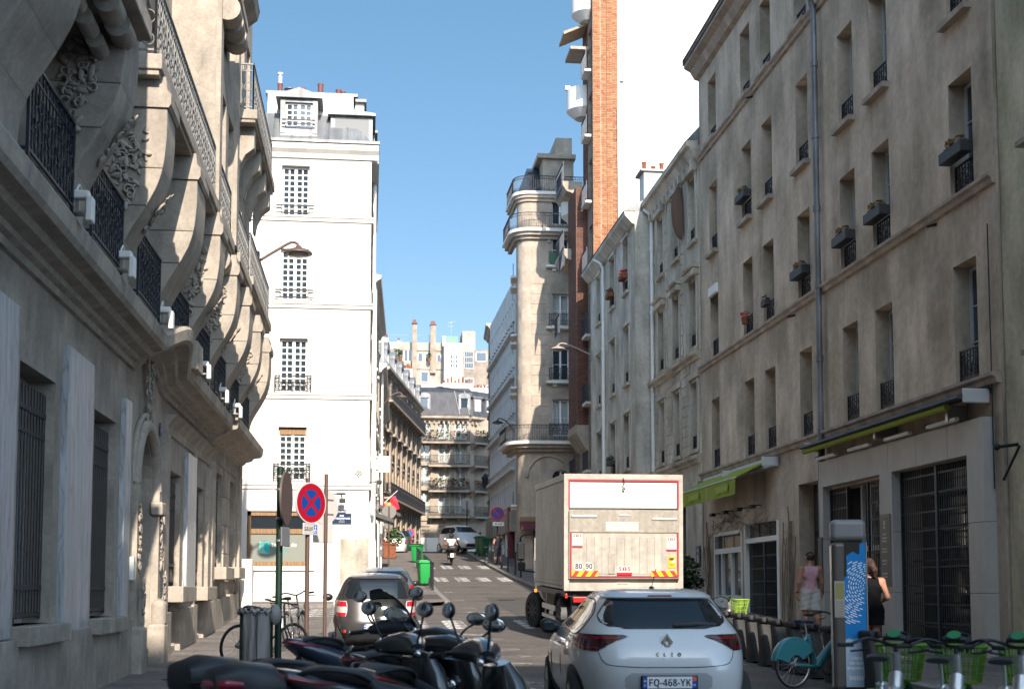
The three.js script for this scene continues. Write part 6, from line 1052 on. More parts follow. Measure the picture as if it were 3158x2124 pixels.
// ---------------------------------------------------------------- people: one skin from joined tapered limbs, meshed with surface nets; clothes over it
function netMesh(f, lo, hi, c) {
  const n = [0, 1, 2].map(k => Math.ceil((hi[k] - lo[k]) / c) + 1), [nx, ny, nz] = n, F = new Float32Array(nx * ny * nz), id = (i, j, k) => i + nx * (j + ny * k);
  for (let k = 0; k < nz; k++) for (let j = 0; j < ny; j++) for (let i = 0; i < nx; i++) F[id(i, j, k)] = f(lo[0] + i * c, lo[1] + j * c, lo[2] + k * c);
  const map = new Int32Array(nx * ny * nz).fill(-1), P = [], I = [];
  for (let k = 0; k < nz - 1; k++) for (let j = 0; j < ny - 1; j++) for (let i = 0; i < nx - 1; i++) {
    let s = [0, 0, 0], m = 0; const C = q => F[id(i + (q & 1), j + (q >> 1 & 1), k + (q >> 2))];
    for (let e = 0; e < 8; e++) for (const b of [1, 2, 4]) if (!(e & b)) { const u = C(e), v = C(e | b); if ((u < 0) !== (v < 0)) { const t = u / (u - v); s[0] += (e & 1) + (b === 1 ? t : 0); s[1] += (e >> 1 & 1) + (b === 2 ? t : 0); s[2] += (e >> 2) + (b === 4 ? t : 0); m++; } }
    if (m) { map[id(i, j, k)] = P.length / 3; P.push(lo[0] + (i + s[0] / m) * c, lo[1] + (j + s[1] / m) * c, lo[2] + (k + s[2] / m) * c); }
  }
  for (let k = 1; k < nz - 1; k++) for (let j = 1; j < ny - 1; j++) for (let i = 1; i < nx - 1; i++) {
    const a = F[id(i, j, k)];
    for (const [d, e, g] of [[[1, 0, 0], [0, 1, 0], [0, 0, 1]], [[0, 1, 0], [0, 0, 1], [1, 0, 0]], [[0, 0, 1], [1, 0, 0], [0, 1, 0]]]) {
      const b = F[id(i + d[0], j + d[1], k + d[2])]; if ((a < 0) === (b < 0)) continue;
      const v = [[0, 0], [1, 0], [1, 1], [0, 1]].map(([p, q]) => map[id(i - p * e[0] - q * g[0], j - p * e[1] - q * g[1], k - p * e[2] - q * g[2])]);
      if (a < 0) I.push(v[0], v[1], v[2], v[0], v[2], v[3]); else I.push(v[0], v[2], v[1], v[0], v[3], v[2]);
    }
  }
  const g = new THREE.BufferGeometry(); g.setAttribute('position', new THREE.Float32BufferAttribute(P, 3)); g.setIndex(I); g.computeVertexNormals(); return g;
}
const cap = (x, y, z, [ax, ay, az, ra], [bx, by, bz, rb]) => { const dx = bx - ax, dy = by - ay, dz = bz - az, t = clamp(((x - ax) * dx + (y - ay) * dy + (z - az) * dz) / (dx * dx + dy * dy + dz * dz || 1e-9)); return Math.hypot(x - ax - dx * t, y - ay - dy * t, z - az - dz * t) - lerp(ra, rb, t); };
const smin = (a, b, k) => { const h = Math.max(k - Math.abs(a - b), 0) / k; return Math.min(a, b) - h * h * k * .25; };
const bones = (list, k = .035, sx = 1) => (x, y, z) => { let d = 9; for (const [a, b] of list) d = smin(d, cap(x, y, z, a, b), k); return d; };
function hand(wx, wy, wz, s) {                                // relaxed hand hanging from the wrist, thumb towards -z
  const L = [[[wx, wy, wz, .026], [wx, wy - .05, wz, .03]], [[wx, wy - .05, wz + .018, .022], [wx, wy - .09, wz + .022, .018]], [[wx, wy - .05, wz - .018, .022], [wx, wy - .09, wz - .022, .018]]];
  const fl = [.07, .08, .078, .06]; for (let i = 0; i < 4; i++) { const z = wz - .033 + i * .021, y = wy - .095; L.push([[wx, y, z, .0095], [wx - s * .008, y - fl[i] * .55, z, .009]], [[wx - s * .008, y - fl[i] * .55, z, .009], [wx - s * .03, y - fl[i], z, .0078]]); }
  L.push([[wx, wy - .03, wz - .03, .013], [wx - s * .01, wy - .065, wz - .055, .011]], [[wx - s * .01, wy - .065, wz - .055, .011], [wx - s * .015, wy - .1, wz - .058, .009]]);
  return netMesh(bones(L, .008), [wx - .07, wy - .21, wz - .1], [wx + .07, wy + .02, wz + .08], .0045);
}
function person(label, pos, turn, o) {                        // faces -z; j: joints of the pose
  const t = thing('person', label, 'person', pos, turn), { H = 1.78, j, skinM, cell = .013 } = o, sc = H / 1.78;
  const { hip, chest, neck, head, sh, el, wr, hp, kn, an, toe } = j;
  const torso = [[[hip[0], hip[1], hip[2], .135], [chest[0], chest[1] - .12, chest[2], .125]], [[chest[0] - .07, chest[1], chest[2], .125], [chest[0] + .07, chest[1], chest[2], .125]], [[hip[0] - .07, hip[1] - .02, hip[2], .11], [hip[0] + .07, hip[1] - .02, hip[2], .11]]];
  const kW = o.wide ?? 1;
  const up = [[[neck[0], neck[1] - .1, neck[2], .065], [head[0], head[1] - .06, head[2] + .01, .056]], [[head[0], head[1], head[2], .093], [head[0], head[1] + .045, head[2] + .015, .095]], [[head[0], head[1] - .07, head[2] - .045, .05], [head[0], head[1] - .02, head[2] - .04, .06]], [[head[0], head[1] - .01, head[2] - .1, .014], [head[0], head[1] - .035, head[2] - .115, .017]], [[head[0] - .095, head[1] - .025, head[2] + .01, .016], [head[0] - .097, head[1] + .02, head[2] + .015, .02]], [[head[0] + .095, head[1] - .025, head[2] + .01, .016], [head[0] + .097, head[1] + .02, head[2] + .015, .02]]];
  const arms = [0, 1].flatMap(i => [[[...sh[i], .062 * kW], [...el[i], .045 * kW]], [[...el[i], .046 * kW], [...wr[i], .028]], [[neck[0] + (i ? .03 : -.03), neck[1] - .09, neck[2], .06], [...sh[i], .055 * kW]]]);
  const legs = [0, 1].flatMap(i => [[[...hp[i], .098 * kW], [...kn[i], .06]], [[kn[i][0], kn[i][1], kn[i][2], .06], [lerp(kn[i][0], an[i][0], .4), lerp(kn[i][1], an[i][1], .4), lerp(kn[i][2], an[i][2], .4) + .012, .06]], [[lerp(kn[i][0], an[i][0], .4), lerp(kn[i][1], an[i][1], .4), lerp(kn[i][2], an[i][2], .4) + .012, .06], [...an[i], .036]], [[...an[i], .036], [...toe[i], .032]]]);
  const trunk = bones(torso, .06), skinF = bones([...torso, ...up, ...arms, ...legs], .04), limb = bones([...torso, ...arms.filter((_, i) => i % 3 === 2)], .05);
  const lo = [-.42, -.04, -.42], hi = [.42, 1.86, .42];
  const g = merge([netMesh(skinF, lo, hi, cell), ...(o.hands === false ? [] : [0, 1].map(i => hand(wr[i][0], wr[i][1], wr[i][2], i ? 1 : -1)))]); g.scale(sc, sc, sc);
  const body = obj('body', g, skinM, t);
  const wear = (name, f, m, b0 = lo, b1 = hi, c = cell) => obj(name, netMesh(f, b0, b1, c).scale(sc, sc, sc), m, t);
  const fold = (x, y, z) => .004 * Math.sin(y * 38 + x * 22 + z * 9) + .003 * Math.sin(x * 55 - y * 17);
  if (o.top) wear('top', (x, y, z) => Math.max(limb(x, y, z) - .016 - fold(x, y, z), o.topY0 - y, y - o.topY1 + Math.abs(x - chest[0]) * (o.strap ?? 0), Math.abs(x - chest[0]) - o.topX - Math.max(0, (1.36 - y)) * .6), o.top, [-.34, .7, -.34], [.34, 1.56, .34]);
  if (o.bottom) { const lg = bones(legs.filter((_, i) => i % 4 === 0).map(([a, b]) => [[a[0], a[1], a[2], a[3] + .012], [b[0], b[1], b[2], b[3] + (o.flare ?? .035)]]).concat(torso), .05); wear('bottom', (x, y, z) => Math.max(lg(x, y, z) - .016 - fold(y, x, z), o.botY0 - y, y - o.botY1), o.bottom, [-.36, .35, -.36], [.36, 1.1, .36]); }
  for (const i of [0, 1]) { const a = an[i], q = toe[i]; wear('shoe', bones([[[a[0], a[1] - .03, a[2] + .025, .046], [q[0], q[1], q[2], .042]], [[a[0], a[1], a[2], .042], [a[0], a[1] + .03, a[2], .042]]], .02), o.shoe, [Math.min(a[0], q[0]) - .09, Math.min(a[1], q[1]) - .1, Math.min(a[2], q[2]) - .1], [Math.max(a[0], q[0]) + .09, Math.max(a[1], q[1]) + .11, Math.max(a[2], q[2]) + .12], .01); if (o.sock) wear('sock', bones([[[a[0], a[1] + .03, a[2], .042], [lerp(a[0], kn[i][0], .22), lerp(a[1], kn[i][1], .22), lerp(a[2], kn[i][2], .22), .045]]]), o.sock, [a[0] - .12, a[1] - .05, a[2] - .12], [a[0] + .12, a[1] + .2, a[2] + .12], .01); }
  const hf = bones(o.hair.map(([a, b]) => [[a[0] + head[0], a[1] + head[1], a[2] + head[2], a[3]], [b[0] + head[0], b[1] + head[1], b[2] + head[2], b[3]]]), .03), hz = o.hairCut ?? (() => -1);
  wear('hair', (x, y, z) => Math.max(hf(x, y, z) + .005 * Math.sin(x * 130 + y * 60) * Math.sin(z * 120), hz(x - head[0], y - head[1], z - head[2])), o.hairM, [head[0] - .17, head[1] - .28, head[2] - .17], [head[0] + .17, head[1] + .2, head[2] + .24], .008);
  obj('eyes', [ball(.012, head[0] - .033, head[1] + .005, head[2] - .098), ball(.012, head[0] + .033, head[1] + .005, head[2] - .098)].map(q => q.scale(sc, sc, sc)), M.frame, body); obj('mouth', ball(.02, head[0], head[1] - .075, head[2] - .092, 1.2, .3, .4).scale(sc, sc, sc), mat(.35, .12, .1, .6), body);
  return t;
}
const skinTan = mat(.36, .185, .12, .55), skinDeep = mat(.33, .165, .105, .55);
const cut = (x, y, z) => Math.min(-1, 0);
{
  const man = person('man in a pink sleeveless top and pale shorts walking away past the carriage door', [9.78, gy(27.3) + P_H + .005, -27.3], .05, {
    H: 1.8, skinM: skinTan, wide: 1.12, top: mat(.50, .29, .345, .9), topY0: .93, topY1: 1.50, topX: .15, strap: .12, bottom: mat(.46, .45, .43, .9), botY0: .53, botY1: .99, flare: .055, shoe: mat(.10, .10, .11, .7), hairM: mat(.016, .013, .012, .8),
    j: { hip: [0, .98, 0], chest: [0, 1.33, .01], neck: [0, 1.53, .01], head: [.01, 1.655, -.02], sh: [[-.205, 1.43, .01], [.205, 1.43, .01]], el: [[-.275, 1.14, .04], [.28, 1.14, -.02]], wr: [[-.285, .90, -.02], [.295, .90, -.08]], hp: [[-.095, .92, 0], [.095, .92, 0]], kn: [[-.1, .50, -.02], [.11, .50, .05]], an: [[-.1, .08, -.06], [.12, .11, .19]], toe: [[-.11, .035, -.2], [.13, .04, .06]] },
    hair: [[[0, .03, .02, .098], [0, .06, .005, .096]]], hairCut: (x, y, z) => Math.max(-.02 - y - z * .55, -y * .2 + (-.07 - z) * (y < .05 ? 1 : 0)),
  });
  obj('watch', new THREE.TorusGeometry(.034, .012, 6, 16).rotateX(PI / 2).translate(-.29, .93, -.015), M.black, man);
  const woman = person('woman in a short black dress and white trainers stepping away by the station pillar', [8.12, gy(19.8) + P_H + .005, -19.8], -.08, {
    H: 1.7, skinM: skinDeep, wide: .95, top: mat(.006, .006, .008, .9, { specularIntensity: .3 }), topY0: .85, topY1: 1.47, topX: .105, strap: .1, bottom: mat(.006, .006, .008, .9, { specularIntensity: .3 }), botY0: .66, botY1: 1.06, flare: .075, shoe: mat(.50, .46, .40, .8), sock: mat(.62, .61, .60, .9), hairM: mat(.035, .014, .010, .7),
    j: { hip: [0, .96, 0], chest: [0, 1.30, 0], neck: [0, 1.5, .0], head: [-.03, 1.64, -.03], sh: [[-.17, 1.39, .01], [.18, 1.40, .0]], el: [[-.23, 1.13, -.02], [.255, 1.13, .06]], wr: [[-.16, 1.0, -.22], [.16, 1.02, -.14]], hp: [[-.09, .9, 0], [.09, .9, 0]], kn: [[-.07, .49, -.08], [.05, .49, .03]], an: [[-.02, .10, .0], [.09, .22, .34]], toe: [[-.02, .035, -.14], [.1, .07, .30]] },
    hair: [[[0, .035, .02, .102], [0, .06, .01, .1]], [[.02, .03, .1, .062], [.05, -.05, .15, .05]], [[.05, -.05, .15, .05], [.06, -.16, .13, .03]], [[.01, .0, .07, .07], [0, -.07, .06, .05]]], hairCut: (x, y, z) => (-.05 - z) * (y < .06 ? 1 : 0) - .001,
  });
  // pedestrian with a bicycle on the far shop side
  person('person in dark clothes wheeling a bicycle under the round no-parking sign', [7.15, gy(69.8) + P_H, -69.8], .3, { H: 1.75, cell: .02, hands: true, skinM: skinTan, top: mat(.012, .014, .02, .9), topY0: .9, topY1: 1.5, topX: .24, bottom: mat(.02, .02, .028, .9), botY0: .12, botY1: 1.0, flare: .02, shoe: M.black, hairM: mat(.02, .015, .012, .8), j: { hip: [0, .98, 0], chest: [0, 1.33, -.03], neck: [0, 1.53, -.04], head: [0, 1.655, -.08], sh: [[-.2, 1.43, -.02], [.2, 1.43, -.02]], el: [[-.27, 1.18, .0], [.27, 1.18, -.02]], wr: [[-.25, 1.03, -.2], [.25, 1.03, -.2]], hp: [[-.09, .92, 0], [.09, .92, 0]], kn: [[-.1, .5, -.05], [.1, .5, .05]], an: [[-.1, .08, 0], [.11, .1, .16]], toe: [[-.11, .035, -.15], [.12, .04, .04]] }, hair: [[[0, .03, .02, .098], [0, .06, .005, .096]]], hairCut: (x, y, z) => -.02 - y - z * .55 });
}
// ---------------------------------------------------------------- scooters (local: forward +x, up +y)
const visor = mat(.05, .06, .06, .05, { transmission: .6, thickness: 0, ior: 1.45 });
function moto(label, pos, turn, lean, o = {}) {
  const t = thing('motor_scooter', label, 'scooter', pos, turn); t.rotation.order = 'YXZ'; t.rotation.x = lean;
  const P = o.paint ?? paintOf(.012, .015, .022), trim = M.plastic, seatM = mat(.016, .018, .022, .6);
  const tail = obj('tail', loft([{ p: [-.05, .985, 0], w: .03, h: .02 }, { p: [.0, .95, 0], w: .10, h: .05, hb: .04 }, { p: [.15, .90, 0], w: .135, h: .075, hb: .09 }, { p: [.38, .84, 0], w: .16, h: .08, hb: .15 }, { p: [.62, .77, 0], w: .17, h: .08, hb: .18 }, { p: [.85, .66, 0], w: .16, h: .07, hb: .2 }, { p: [1.0, .55, 0], w: .13, h: .06, hb: .14 }], 20, 2.6), P, t);
  obj('tail_lamp', loft([{ p: [-.06, .965, 0], w: .05, h: .015 }, { p: [.02, .94, 0], w: .115, h: .035, hb: .03 }, { p: [.2, .91, 0], w: .146, h: .02, hb: .03 }, { p: [.3, .9, 0], w: .15, h: .004 }], 16, 2.6), mat(.24, .012, .02, .15, { clearcoat: 1 }), tail);
  obj('seat', loft([{ p: [.1, .955, 0], w: .08, h: .03 }, { p: [.22, .965, 0], w: .13, h: .05 }, { p: [.48, .93, 0], w: .15, h: .055 }, { p: [.55, .86, 0], w: .155, h: .06 }, { p: [.75, .81, 0], w: .15, h: .06 }, { p: [.98, .76, 0], w: .10, h: .05 }, { p: [1.05, .74, 0], w: .05, h: .03 }], 18, 2.8), seatM, t);
  for (const s of [-1, 1]) obj('grab_rail', tube([[.05, .96, s * .08], [.2, .99, s * .16], [.42, .96, s * .17], [.5, .92, s * .15]], .014, 16, 6), M.iron, t);
  obj('floor_tunnel', loft([{ p: [.8, .5, 0], w: .16, h: .16 }, { p: [1.05, .44, 0], w: .17, h: .12 }, { p: [1.25, .48, 0], w: .17, h: .14 }, { p: [1.4, .6, 0], w: .17, h: .14 }], 16, 3), trim, t);
  obj('fairing', loft([{ p: [1.5, .34, 0], w: .14, h: .1 }, { p: [1.52, .5, 0], w: .2, h: .12 }, { p: [1.47, .7, 0], w: .23, h: .13 }, { p: [1.42, .88, 0], w: .22, h: .11 }, { p: [1.38, 1.0, 0], w: .16, h: .06 }].map(s => ({ ...s, up: [1, 0, 0] })), 20, 2.6), o.front ?? P, t);
  obj('head_lamp', [ball(.07, 1.6, .78, -.09, .5, .8, 1.1), ball(.07, 1.6, .78, .09, .5, .8, 1.1)], M.chrome, t);
  // wheels, fork, mudguards, exhaust, shocks
  for (const [x, r, wd] of [[.38, .29, .13], [1.78, .29, .11]]) { const w = obj('wheel', new THREE.TorusGeometry(r - wd / 2, wd / 2, 10, 28), M.rubber, t); w.position.set(x, r, 0); obj('rim', [new THREE.TorusGeometry(r - wd, .018, 6, 24), ...[0, 1, 2].map(k => bb(-r + wd, r - wd, -.02, .02, -.03, .03).rotateZ(k * PI / 3)), new THREE.CylinderGeometry(.1, .1, .02, 20).rotateX(PI / 2).translate(0, 0, .06)], M.iron, w); }
  obj('fork', [-1, 1].map(s => rod([1.78, .29, s * .09], [1.45, .95, s * .09], .025, 8)), M.iron, t);
  obj('front_mudguard', loft([{ p: [1.52, .5, 0], w: .06, h: .03 }, { p: [1.64, .6, 0], w: .085, h: .03 }, { p: [1.8, .62, 0], w: .085, h: .03 }, { p: [1.98, .53, 0], w: .07, h: .025 }, { p: [2.06, .42, 0], w: .04, h: .02 }], 12, 3), o.guard ?? P, t);
  obj('rear_mudguard', [loft([{ p: [.5, .62, 0], w: .08, h: .02 }, { p: [.3, .66, 0], w: .08, h: .02 }, { p: [.1, .6, 0], w: .08, h: .02 }], 10, 3), loft([{ p: [.12, .8, 0], w: .05, h: .05 }, { p: [-.05, .62, 0], w: .07, h: .02 }, { p: [-.14, .42, 0], w: .08, h: .012 }], 10, 3)], trim, t);
  obj('shock', [-1, 1].flatMap(s => [rod([.34, .36, s * .13], [.42, .72, s * .13], .022, 8), ...[0, 1, 2, 3, 4].map(i => new THREE.TorusGeometry(.036, .009, 5, 12).rotateX(PI / 2).translate(.35 + i * .012, .42 + i * .05, s * .13))]), M.iron, t);
  obj('exhaust', [loft([{ p: [.05, .4, -.17], w: .05, h: .06 }, { p: [.2, .38, -.17], w: .065, h: .075 }, { p: [.55, .3, -.16], w: .06, h: .065 }, { p: [.75, .25, -.13], w: .03, h: .03 }], 14)], trim, t);
  obj('engine', rbox(.5, .2, .24, .05, .62, .34, 0), M.iron, t);
  // steering: bar, grips, levers, cover, mirrors, turned by o.steer
  const st = obj('handlebar', [tube([[-.12, .04, -.34], [-.05, .06, -.18], [0, .05, 0], [-.05, .06, .18], [-.12, .04, .34]], .016, 20, 8)], M.iron, t); st.position.set(1.26, 1.0, 0); st.rotation.y = o.steer ?? 0;
  obj('cover', [loft([{ p: [-.05, .05, -.26], w: .05, h: .04 }, { p: [.0, .07, -.15], w: .085, h: .07 }, { p: [.03, .08, 0], w: .11, h: .085 }, { p: [.0, .07, .15], w: .085, h: .07 }, { p: [-.05, .05, .26], w: .05, h: .04 }], 14)], P, st);
  for (const s of [-1, 1]) { obj('grip', rod([-.13, .04, s * .28], [-.16, .03, s * .42], .021, 10), M.rubber, st); obj('lever', tube([[-.05, .05, s * .24], [-.03, .03, s * .32], [-.06, .02, s * .44]], .009, 8, 5), M.alu, st); obj('bar_end', ball(.025, -.163, .03, s * .43), M.chrome, st); }
  const mh = o.mirrorH ?? .28;
  for (const s of [-1, 1]) { const m = obj('mirror', [tube([[-.02, .08, s * .2], [-.04, .16, s * .27], [-.06, mh, s * .34]], .009, 10, 6), ball(.075, -.06, mh + .05, s * .37, .35, .75, 1.25, 14)], M.plastic, st); obj('mirror_glass', ball(.066, -.078, mh + .05, s * .37, .2, .78, 1.3, 14), M.chrome, m); }
  if (o.screen) { const g = new THREE.SphereGeometry(.36, 18, 12, PI - 1.0, 2.0, PI * .1, PI * .44).scale(.75, 1.75, 1.0).rotateZ(.42).translate(1.26, .86, 0); obj('windscreen', g, visor, t); obj('screen_edge', tube(Array.from({ length: 12 }, (_, i) => { const a = PI - 1.0 + 2.0 * i / 11, th = PI * .1, v = V(-.36 * Math.cos(a) * Math.sin(th), .36 * Math.cos(th), .36 * Math.sin(a) * Math.sin(th)); return [v.x, v.y, v.z]; }), .006, 16, 4).scale(.75, 1.75, 1.0).rotateZ(.42).translate(1.26, .86, 0), M.black, t); obj('screen_mask', loft([{ p: [1.56, .8, 0], w: .24, h: .05 }, { p: [1.46, .98, 0], w: .26, h: .06 }, { p: [1.38, 1.12, 0], w: .22, h: .05 }, { p: [1.33, 1.2, 0], w: .12, h: .03 }].map(s => ({ ...s, up: [1, 0, 0] })), 18, 2.6), P, t); }
  if (o.case) { const c = obj('top_case', loft([{ p: [-.3, 1.02, 0], w: .12, h: .03, hb: .08 }, { p: [-.27, 1.02, 0], w: .19, h: .09, hb: .11 }, { p: [-.12, 1.03, 0], w: .225, h: .13, hb: .12 }, { p: [.06, 1.02, 0], w: .215, h: .12, hb: .12 }, { p: [.14, 1.0, 0], w: .15, h: .05, hb: .08 }], 22, 3.2), mat(.026, .028, .033, .5), t); if (o.case > 1) obj('case_lamp', loft([{ p: [-.31, 1.03, .03], w: .02, h: .02 }, { p: [-.29, 1.03, .1], w: .035, h: .028 }, { p: [-.2, 1.035, .2], w: .05, h: .03 }, { p: [-.12, 1.035, .226], w: .02, h: .015 }], 10), mat(.30, .015, .05, .2, { clearcoat: 1 }), c); obj('case_seam', rbox(.42, .008, .45, .003, -.08, 1.0, 0), M.black, c); c.position.set(-.16, -.11, 0); obj('rack', rbox(.5, .03, .2, .01, -.12, .775, 0), M.iron, t); }
  obj('side_stand', rod([.85, .35, -.12], [.8, .02, -.28], .014), M.iron, t);
  return t;
}
moto('dark blue maxi scooter with smoked windscreen and pointed red tail lamp', [-.66, gy(11.8), -11.75], .72, -.06, { screen: true, paint: paintOf(.016, .026, .048), mirrorH: .34, steer: .1 });
moto('black scooter with round mirrors parked between the maxi scooter and the red-fronted one', [-.16, gy(10) - .02, -9.5], 1.0, .05, { steer: .15, mirrorH: .2, paint: paintOf(.008, .009, .011) });
moto('black scooter with red front mudguard and letters on its bar cover', [-.12, gy(9) - .04, -8.2], 1.06, .08, { steer: .1, mirrorH: .22, guard: paintOf(.42, .012, .03), paint: paintOf(.008, .009, .011) });
moto('scooter carrying a rounded black top case with a red lamp strip', [-.5, gy(7.8) - .02, -7.72], .3, 0, { case: 2 });
moto('scooter with a plain black top case and no lamp strip', [-.82, gy(8.6) - .02, -8.5], .55, 0, { case: 1 });
// rider on a scooter climbing the street
{
  const d = 70.9, t = moto('scooter with black top case ridden up the street', [4.62, gy(d + 1), -d + .6], PI / 2 - .03, 0, { case: 1, screen: false }); t.rotation.z = .06; obj('number_plate', rbox(.012, .22, .2, .004, -.17, .48, 0), M.frame, t); obj('brake_lamp', rbox(.02, .08, .22, .01, -.32, .82, 0), mat(.6, .02, .02, .2), t);
  person('rider in a white shirt and dark helmet on the moving scooter', [4.62, gy(d) + .05, -d - .05], -.03, { H: 1.75, cell: .02, skinM: skinTan, top: mat(.72, .71, .69, .85), topY0: .85, topY1: 1.52, topX: .3, bottom: mat(.02, .022, .03, .9), botY0: .3, botY1: 1.0, shoe: M.black, hairM: mat(.012, .012, .014, .15, { clearcoat: 1 }), j: { hip: [0, .93, .12], chest: [0, 1.28, .03], neck: [0, 1.47, .0], head: [0, 1.6, -.03], sh: [[-.2, 1.38, .02], [.2, 1.38, .02]], el: [[-.32, 1.15, -.1], [.32, 1.15, -.1]], wr: [[-.3, 1.08, -.36], [.3, 1.08, -.36]], hp: [[-.1, .87, .1], [.1, .87, .1]], kn: [[-.2, .78, -.3], [.2, .78, -.3]], an: [[-.18, .4, -.25], [.18, .4, -.25]], toe: [[-.18, .36, -.38], [.18, .36, -.38]] }, hair: [[[0, .03, .02, .135], [0, .05, .0, .135]], [[0, -.05, .03, .11], [0, 0, 0, .12]]] });
}
// ---------------------------------------------------------------- bicycles (local: forward +x)
function bike(name, label, pos, turn, o = {}) {
  const t = thing(name, label, 'bicycle', pos, turn, o.group); t.rotation.order = 'YXZ'; t.rotation.x = o.lean ?? 0;
  const R = .34, F = o.frame ?? M.alu, rw = [0, R, 0], fw = [1.05, R, 0], bbk = [.42, .29, 0], st = [.27, .74, 0], hd = [.86, .78, 0], hb = [.9, .6, 0];
  for (const [x] of [rw, fw]) { const w = obj('wheel', new THREE.TorusGeometry(R - .02, .02, 8, 36), M.rubber, t); w.position.set(x, R, 0); obj('rim', new THREE.TorusGeometry(R - .042, .009, 5, 32), o.rim ?? M.alu, w); const sp = []; for (let i = 0; i < 18; i++) { const a = i / 18 * PI * 2; sp.push(rod([0, 0, i % 2 ? .03 : -.03], [Math.cos(a) * (R - .04), Math.sin(a) * (R - .04), 0], .0018, 3)); } obj('spokes', [...sp, new THREE.CylinderGeometry(.03, .03, .08, 10).rotateX(PI / 2)], M.alu, w); }
  const k = o.thick ?? .017, low = o.low;
  obj('frame', low ? [rod(bbk, [.8, .66, 0], k * 2, 8, k * 1.4), rod(bbk, st, k * 1.2), rod(rw, bbk, k * .8), rod(rw, st, k * .6), rod([.8, .66, 0], hd, k * 1.5)] : [rod(bbk, hb, k), rod(bbk, st, k), rod(st, hd, k), rod(hb, hd, k * 1.1), rod([0, R, .05], [.42, .29, .03], k * .6), rod([0, R, -.05], [.42, .29, -.03], k * .6), rod([0, R, .05], st, k * .5), rod([0, R, -.05], st, k * .5)], F, t);
  obj('fork', [-1, 1].map(s => rod([1.05, R, s * .05], [.9, .62, s * .04], k * .7)).concat([rod([.9, .6, 0], [.84, .95, 0], k)]), o.fork ?? F, t);
  obj('handlebar', [tube(o.flat ? [[.8, 1.0, -.33], [.84, 1.0, 0], [.8, 1.0, .33]] : [[.66, 1.02, -.3], [.78, 1.06, -.2], [.85, 1.0, 0], [.78, 1.06, .2], [.66, 1.02, .3]], .013, 20, 6), rod([.84, .93, 0], [.85, 1.0, 0], .016)], o.barM ?? M.iron, t);
  for (const s of [-1, 1]) { obj('grip', rod([.8 - (o.flat ? 0 : .12), 1.01, s * .3], [.78 - (o.flat ? 0 : .17), 1.01, s * .4], .018, 8), M.rubber, t); obj('brake_lever', tube([[.82, .98, s * .2], [.86, .96, s * .27], [.85, .95, s * .36]], .008, 8, 4), M.iron, t); obj('pedal', [rod([.42, .29, s * .06], [.42 + s * .12, .29 - s * .1, s * .08], .01), rbox(.09, .025, .08, .005, .42 + s * .12, .29 - s * .1, s * .12)], M.iron, t); }
  obj('saddle', loft([{ p: [.1, .93, 0], w: .085, h: .02 }, { p: [.16, .94, 0], w: .09, h: .03 }, { p: [.28, .93, 0], w: .05, h: .025 }, { p: [.38, .92, 0], w: .02, h: .018 }], 14), o.saddle ?? M.plastic, t); obj('seat_post', rod([.265, .72, 0], [.22, .93, 0], .013), M.alu, t);
  obj('chain', [new THREE.TorusGeometry(.09, .008, 5, 24).translate(.42, .29, -.05), rod([.42, .38, -.05], [0, .37, -.05], .005, 4), rod([.42, .2, -.05], [0, .31, -.05], .005, 4)], M.iron, t);
  if (o.guards) { const arc = (cx, a0, a1) => { const s = []; for (let i = 0; i <= 12; i++) { const a = lerp(a0, a1, i / 12); s.push({ p: [cx + Math.cos(a) * (R + .03), R + Math.sin(a) * (R + .03), 0], w: o.guardW ?? .035, h: .012, up: [Math.cos(a), Math.sin(a), 0] }); } return loft(s, 10, 3); }; obj('rear_mudguard', arc(0, o.skirt ? -.1 : .3, PI * .95), o.guards, t); obj('front_mudguard', arc(1.05, .25, PI * .75), o.guards, t); if (o.skirt) obj('skirt', [-1, 1].map(s => new THREE.RingGeometry(.13, R + .03, 24, 1, .5, 2.4).translate(0, R, s * .06)), (() => { const m = o.guards.clone(); m.side = THREE.DoubleSide; return m; })(), t); }
  if (o.basket) { const g = []; for (let i = 0; i < 26; i++) { const a = i / 26 * PI * 2, c = Math.cos(a), s = Math.sin(a), q = e => Math.sign(e) * Math.pow(Math.abs(e), .5); g.push(rod([1.06 + q(c) * .12, .72, q(s) * .14], [1.08 + q(c) * .17, 1.0, q(s) * .19], .006, 4)); } for (let k2 = 0; k2 < 5; k2++) { const p = []; for (let i = 0; i < 24; i++) { const a = i / 24 * PI * 2, q = e => Math.sign(e) * Math.pow(Math.abs(e), .5), f = k2 / 4; p.push([1.06 + f * .02 + q(Math.cos(a)) * lerp(.12, .17, f), .72 + f * .28, q(Math.sin(a)) * lerp(.14, .19, f)]); } g.push(tube(p, k2 === 4 ? .011 : .005, 40, 4, true)); } g.push(rbox(.24, .02, .28, .005, 1.06, .72, 0)); obj('basket', g, o.basket, t); }
  if (o.display) { obj('display', [loft([{ p: [.83, 1.06, -.09], w: .03, h: .02 }, { p: [.84, 1.07, 0], w: .06, h: .03 }, { p: [.83, 1.06, .09], w: .03, h: .02 }], 12)], M.plastic, t); obj('display_face', new THREE.CircleGeometry(.052, 24).rotateX(-PI / 2).rotateZ(.6).translate(.79, 1.1, 0), mat(.02, .17, .05, .4), t); obj('phone_loop', tube([[.9, 1.04, -.1], [.97, 1.09, -.08], [.99, 1.1, 0], [.97, 1.09, .08], [.9, 1.04, .1]], .012, 20, 6), M.iron, t); }
  return t;
}
bike('bicycle', 'silver city bicycle leaning on the no-stopping sign pole', [-1.42, gy(24) + P_H, -23.6], 1.35, { lean: -.12, guards: M.alu, saddle: M.plastic });
bike('bicycle', 'black flat-bar bicycle behind the rubbish bag holder', [-2.0, gy(20) + P_H, -19.9], .75, { frame: M.iron, fork: M.iron, rim: M.iron, flat: true, lean: .1 });
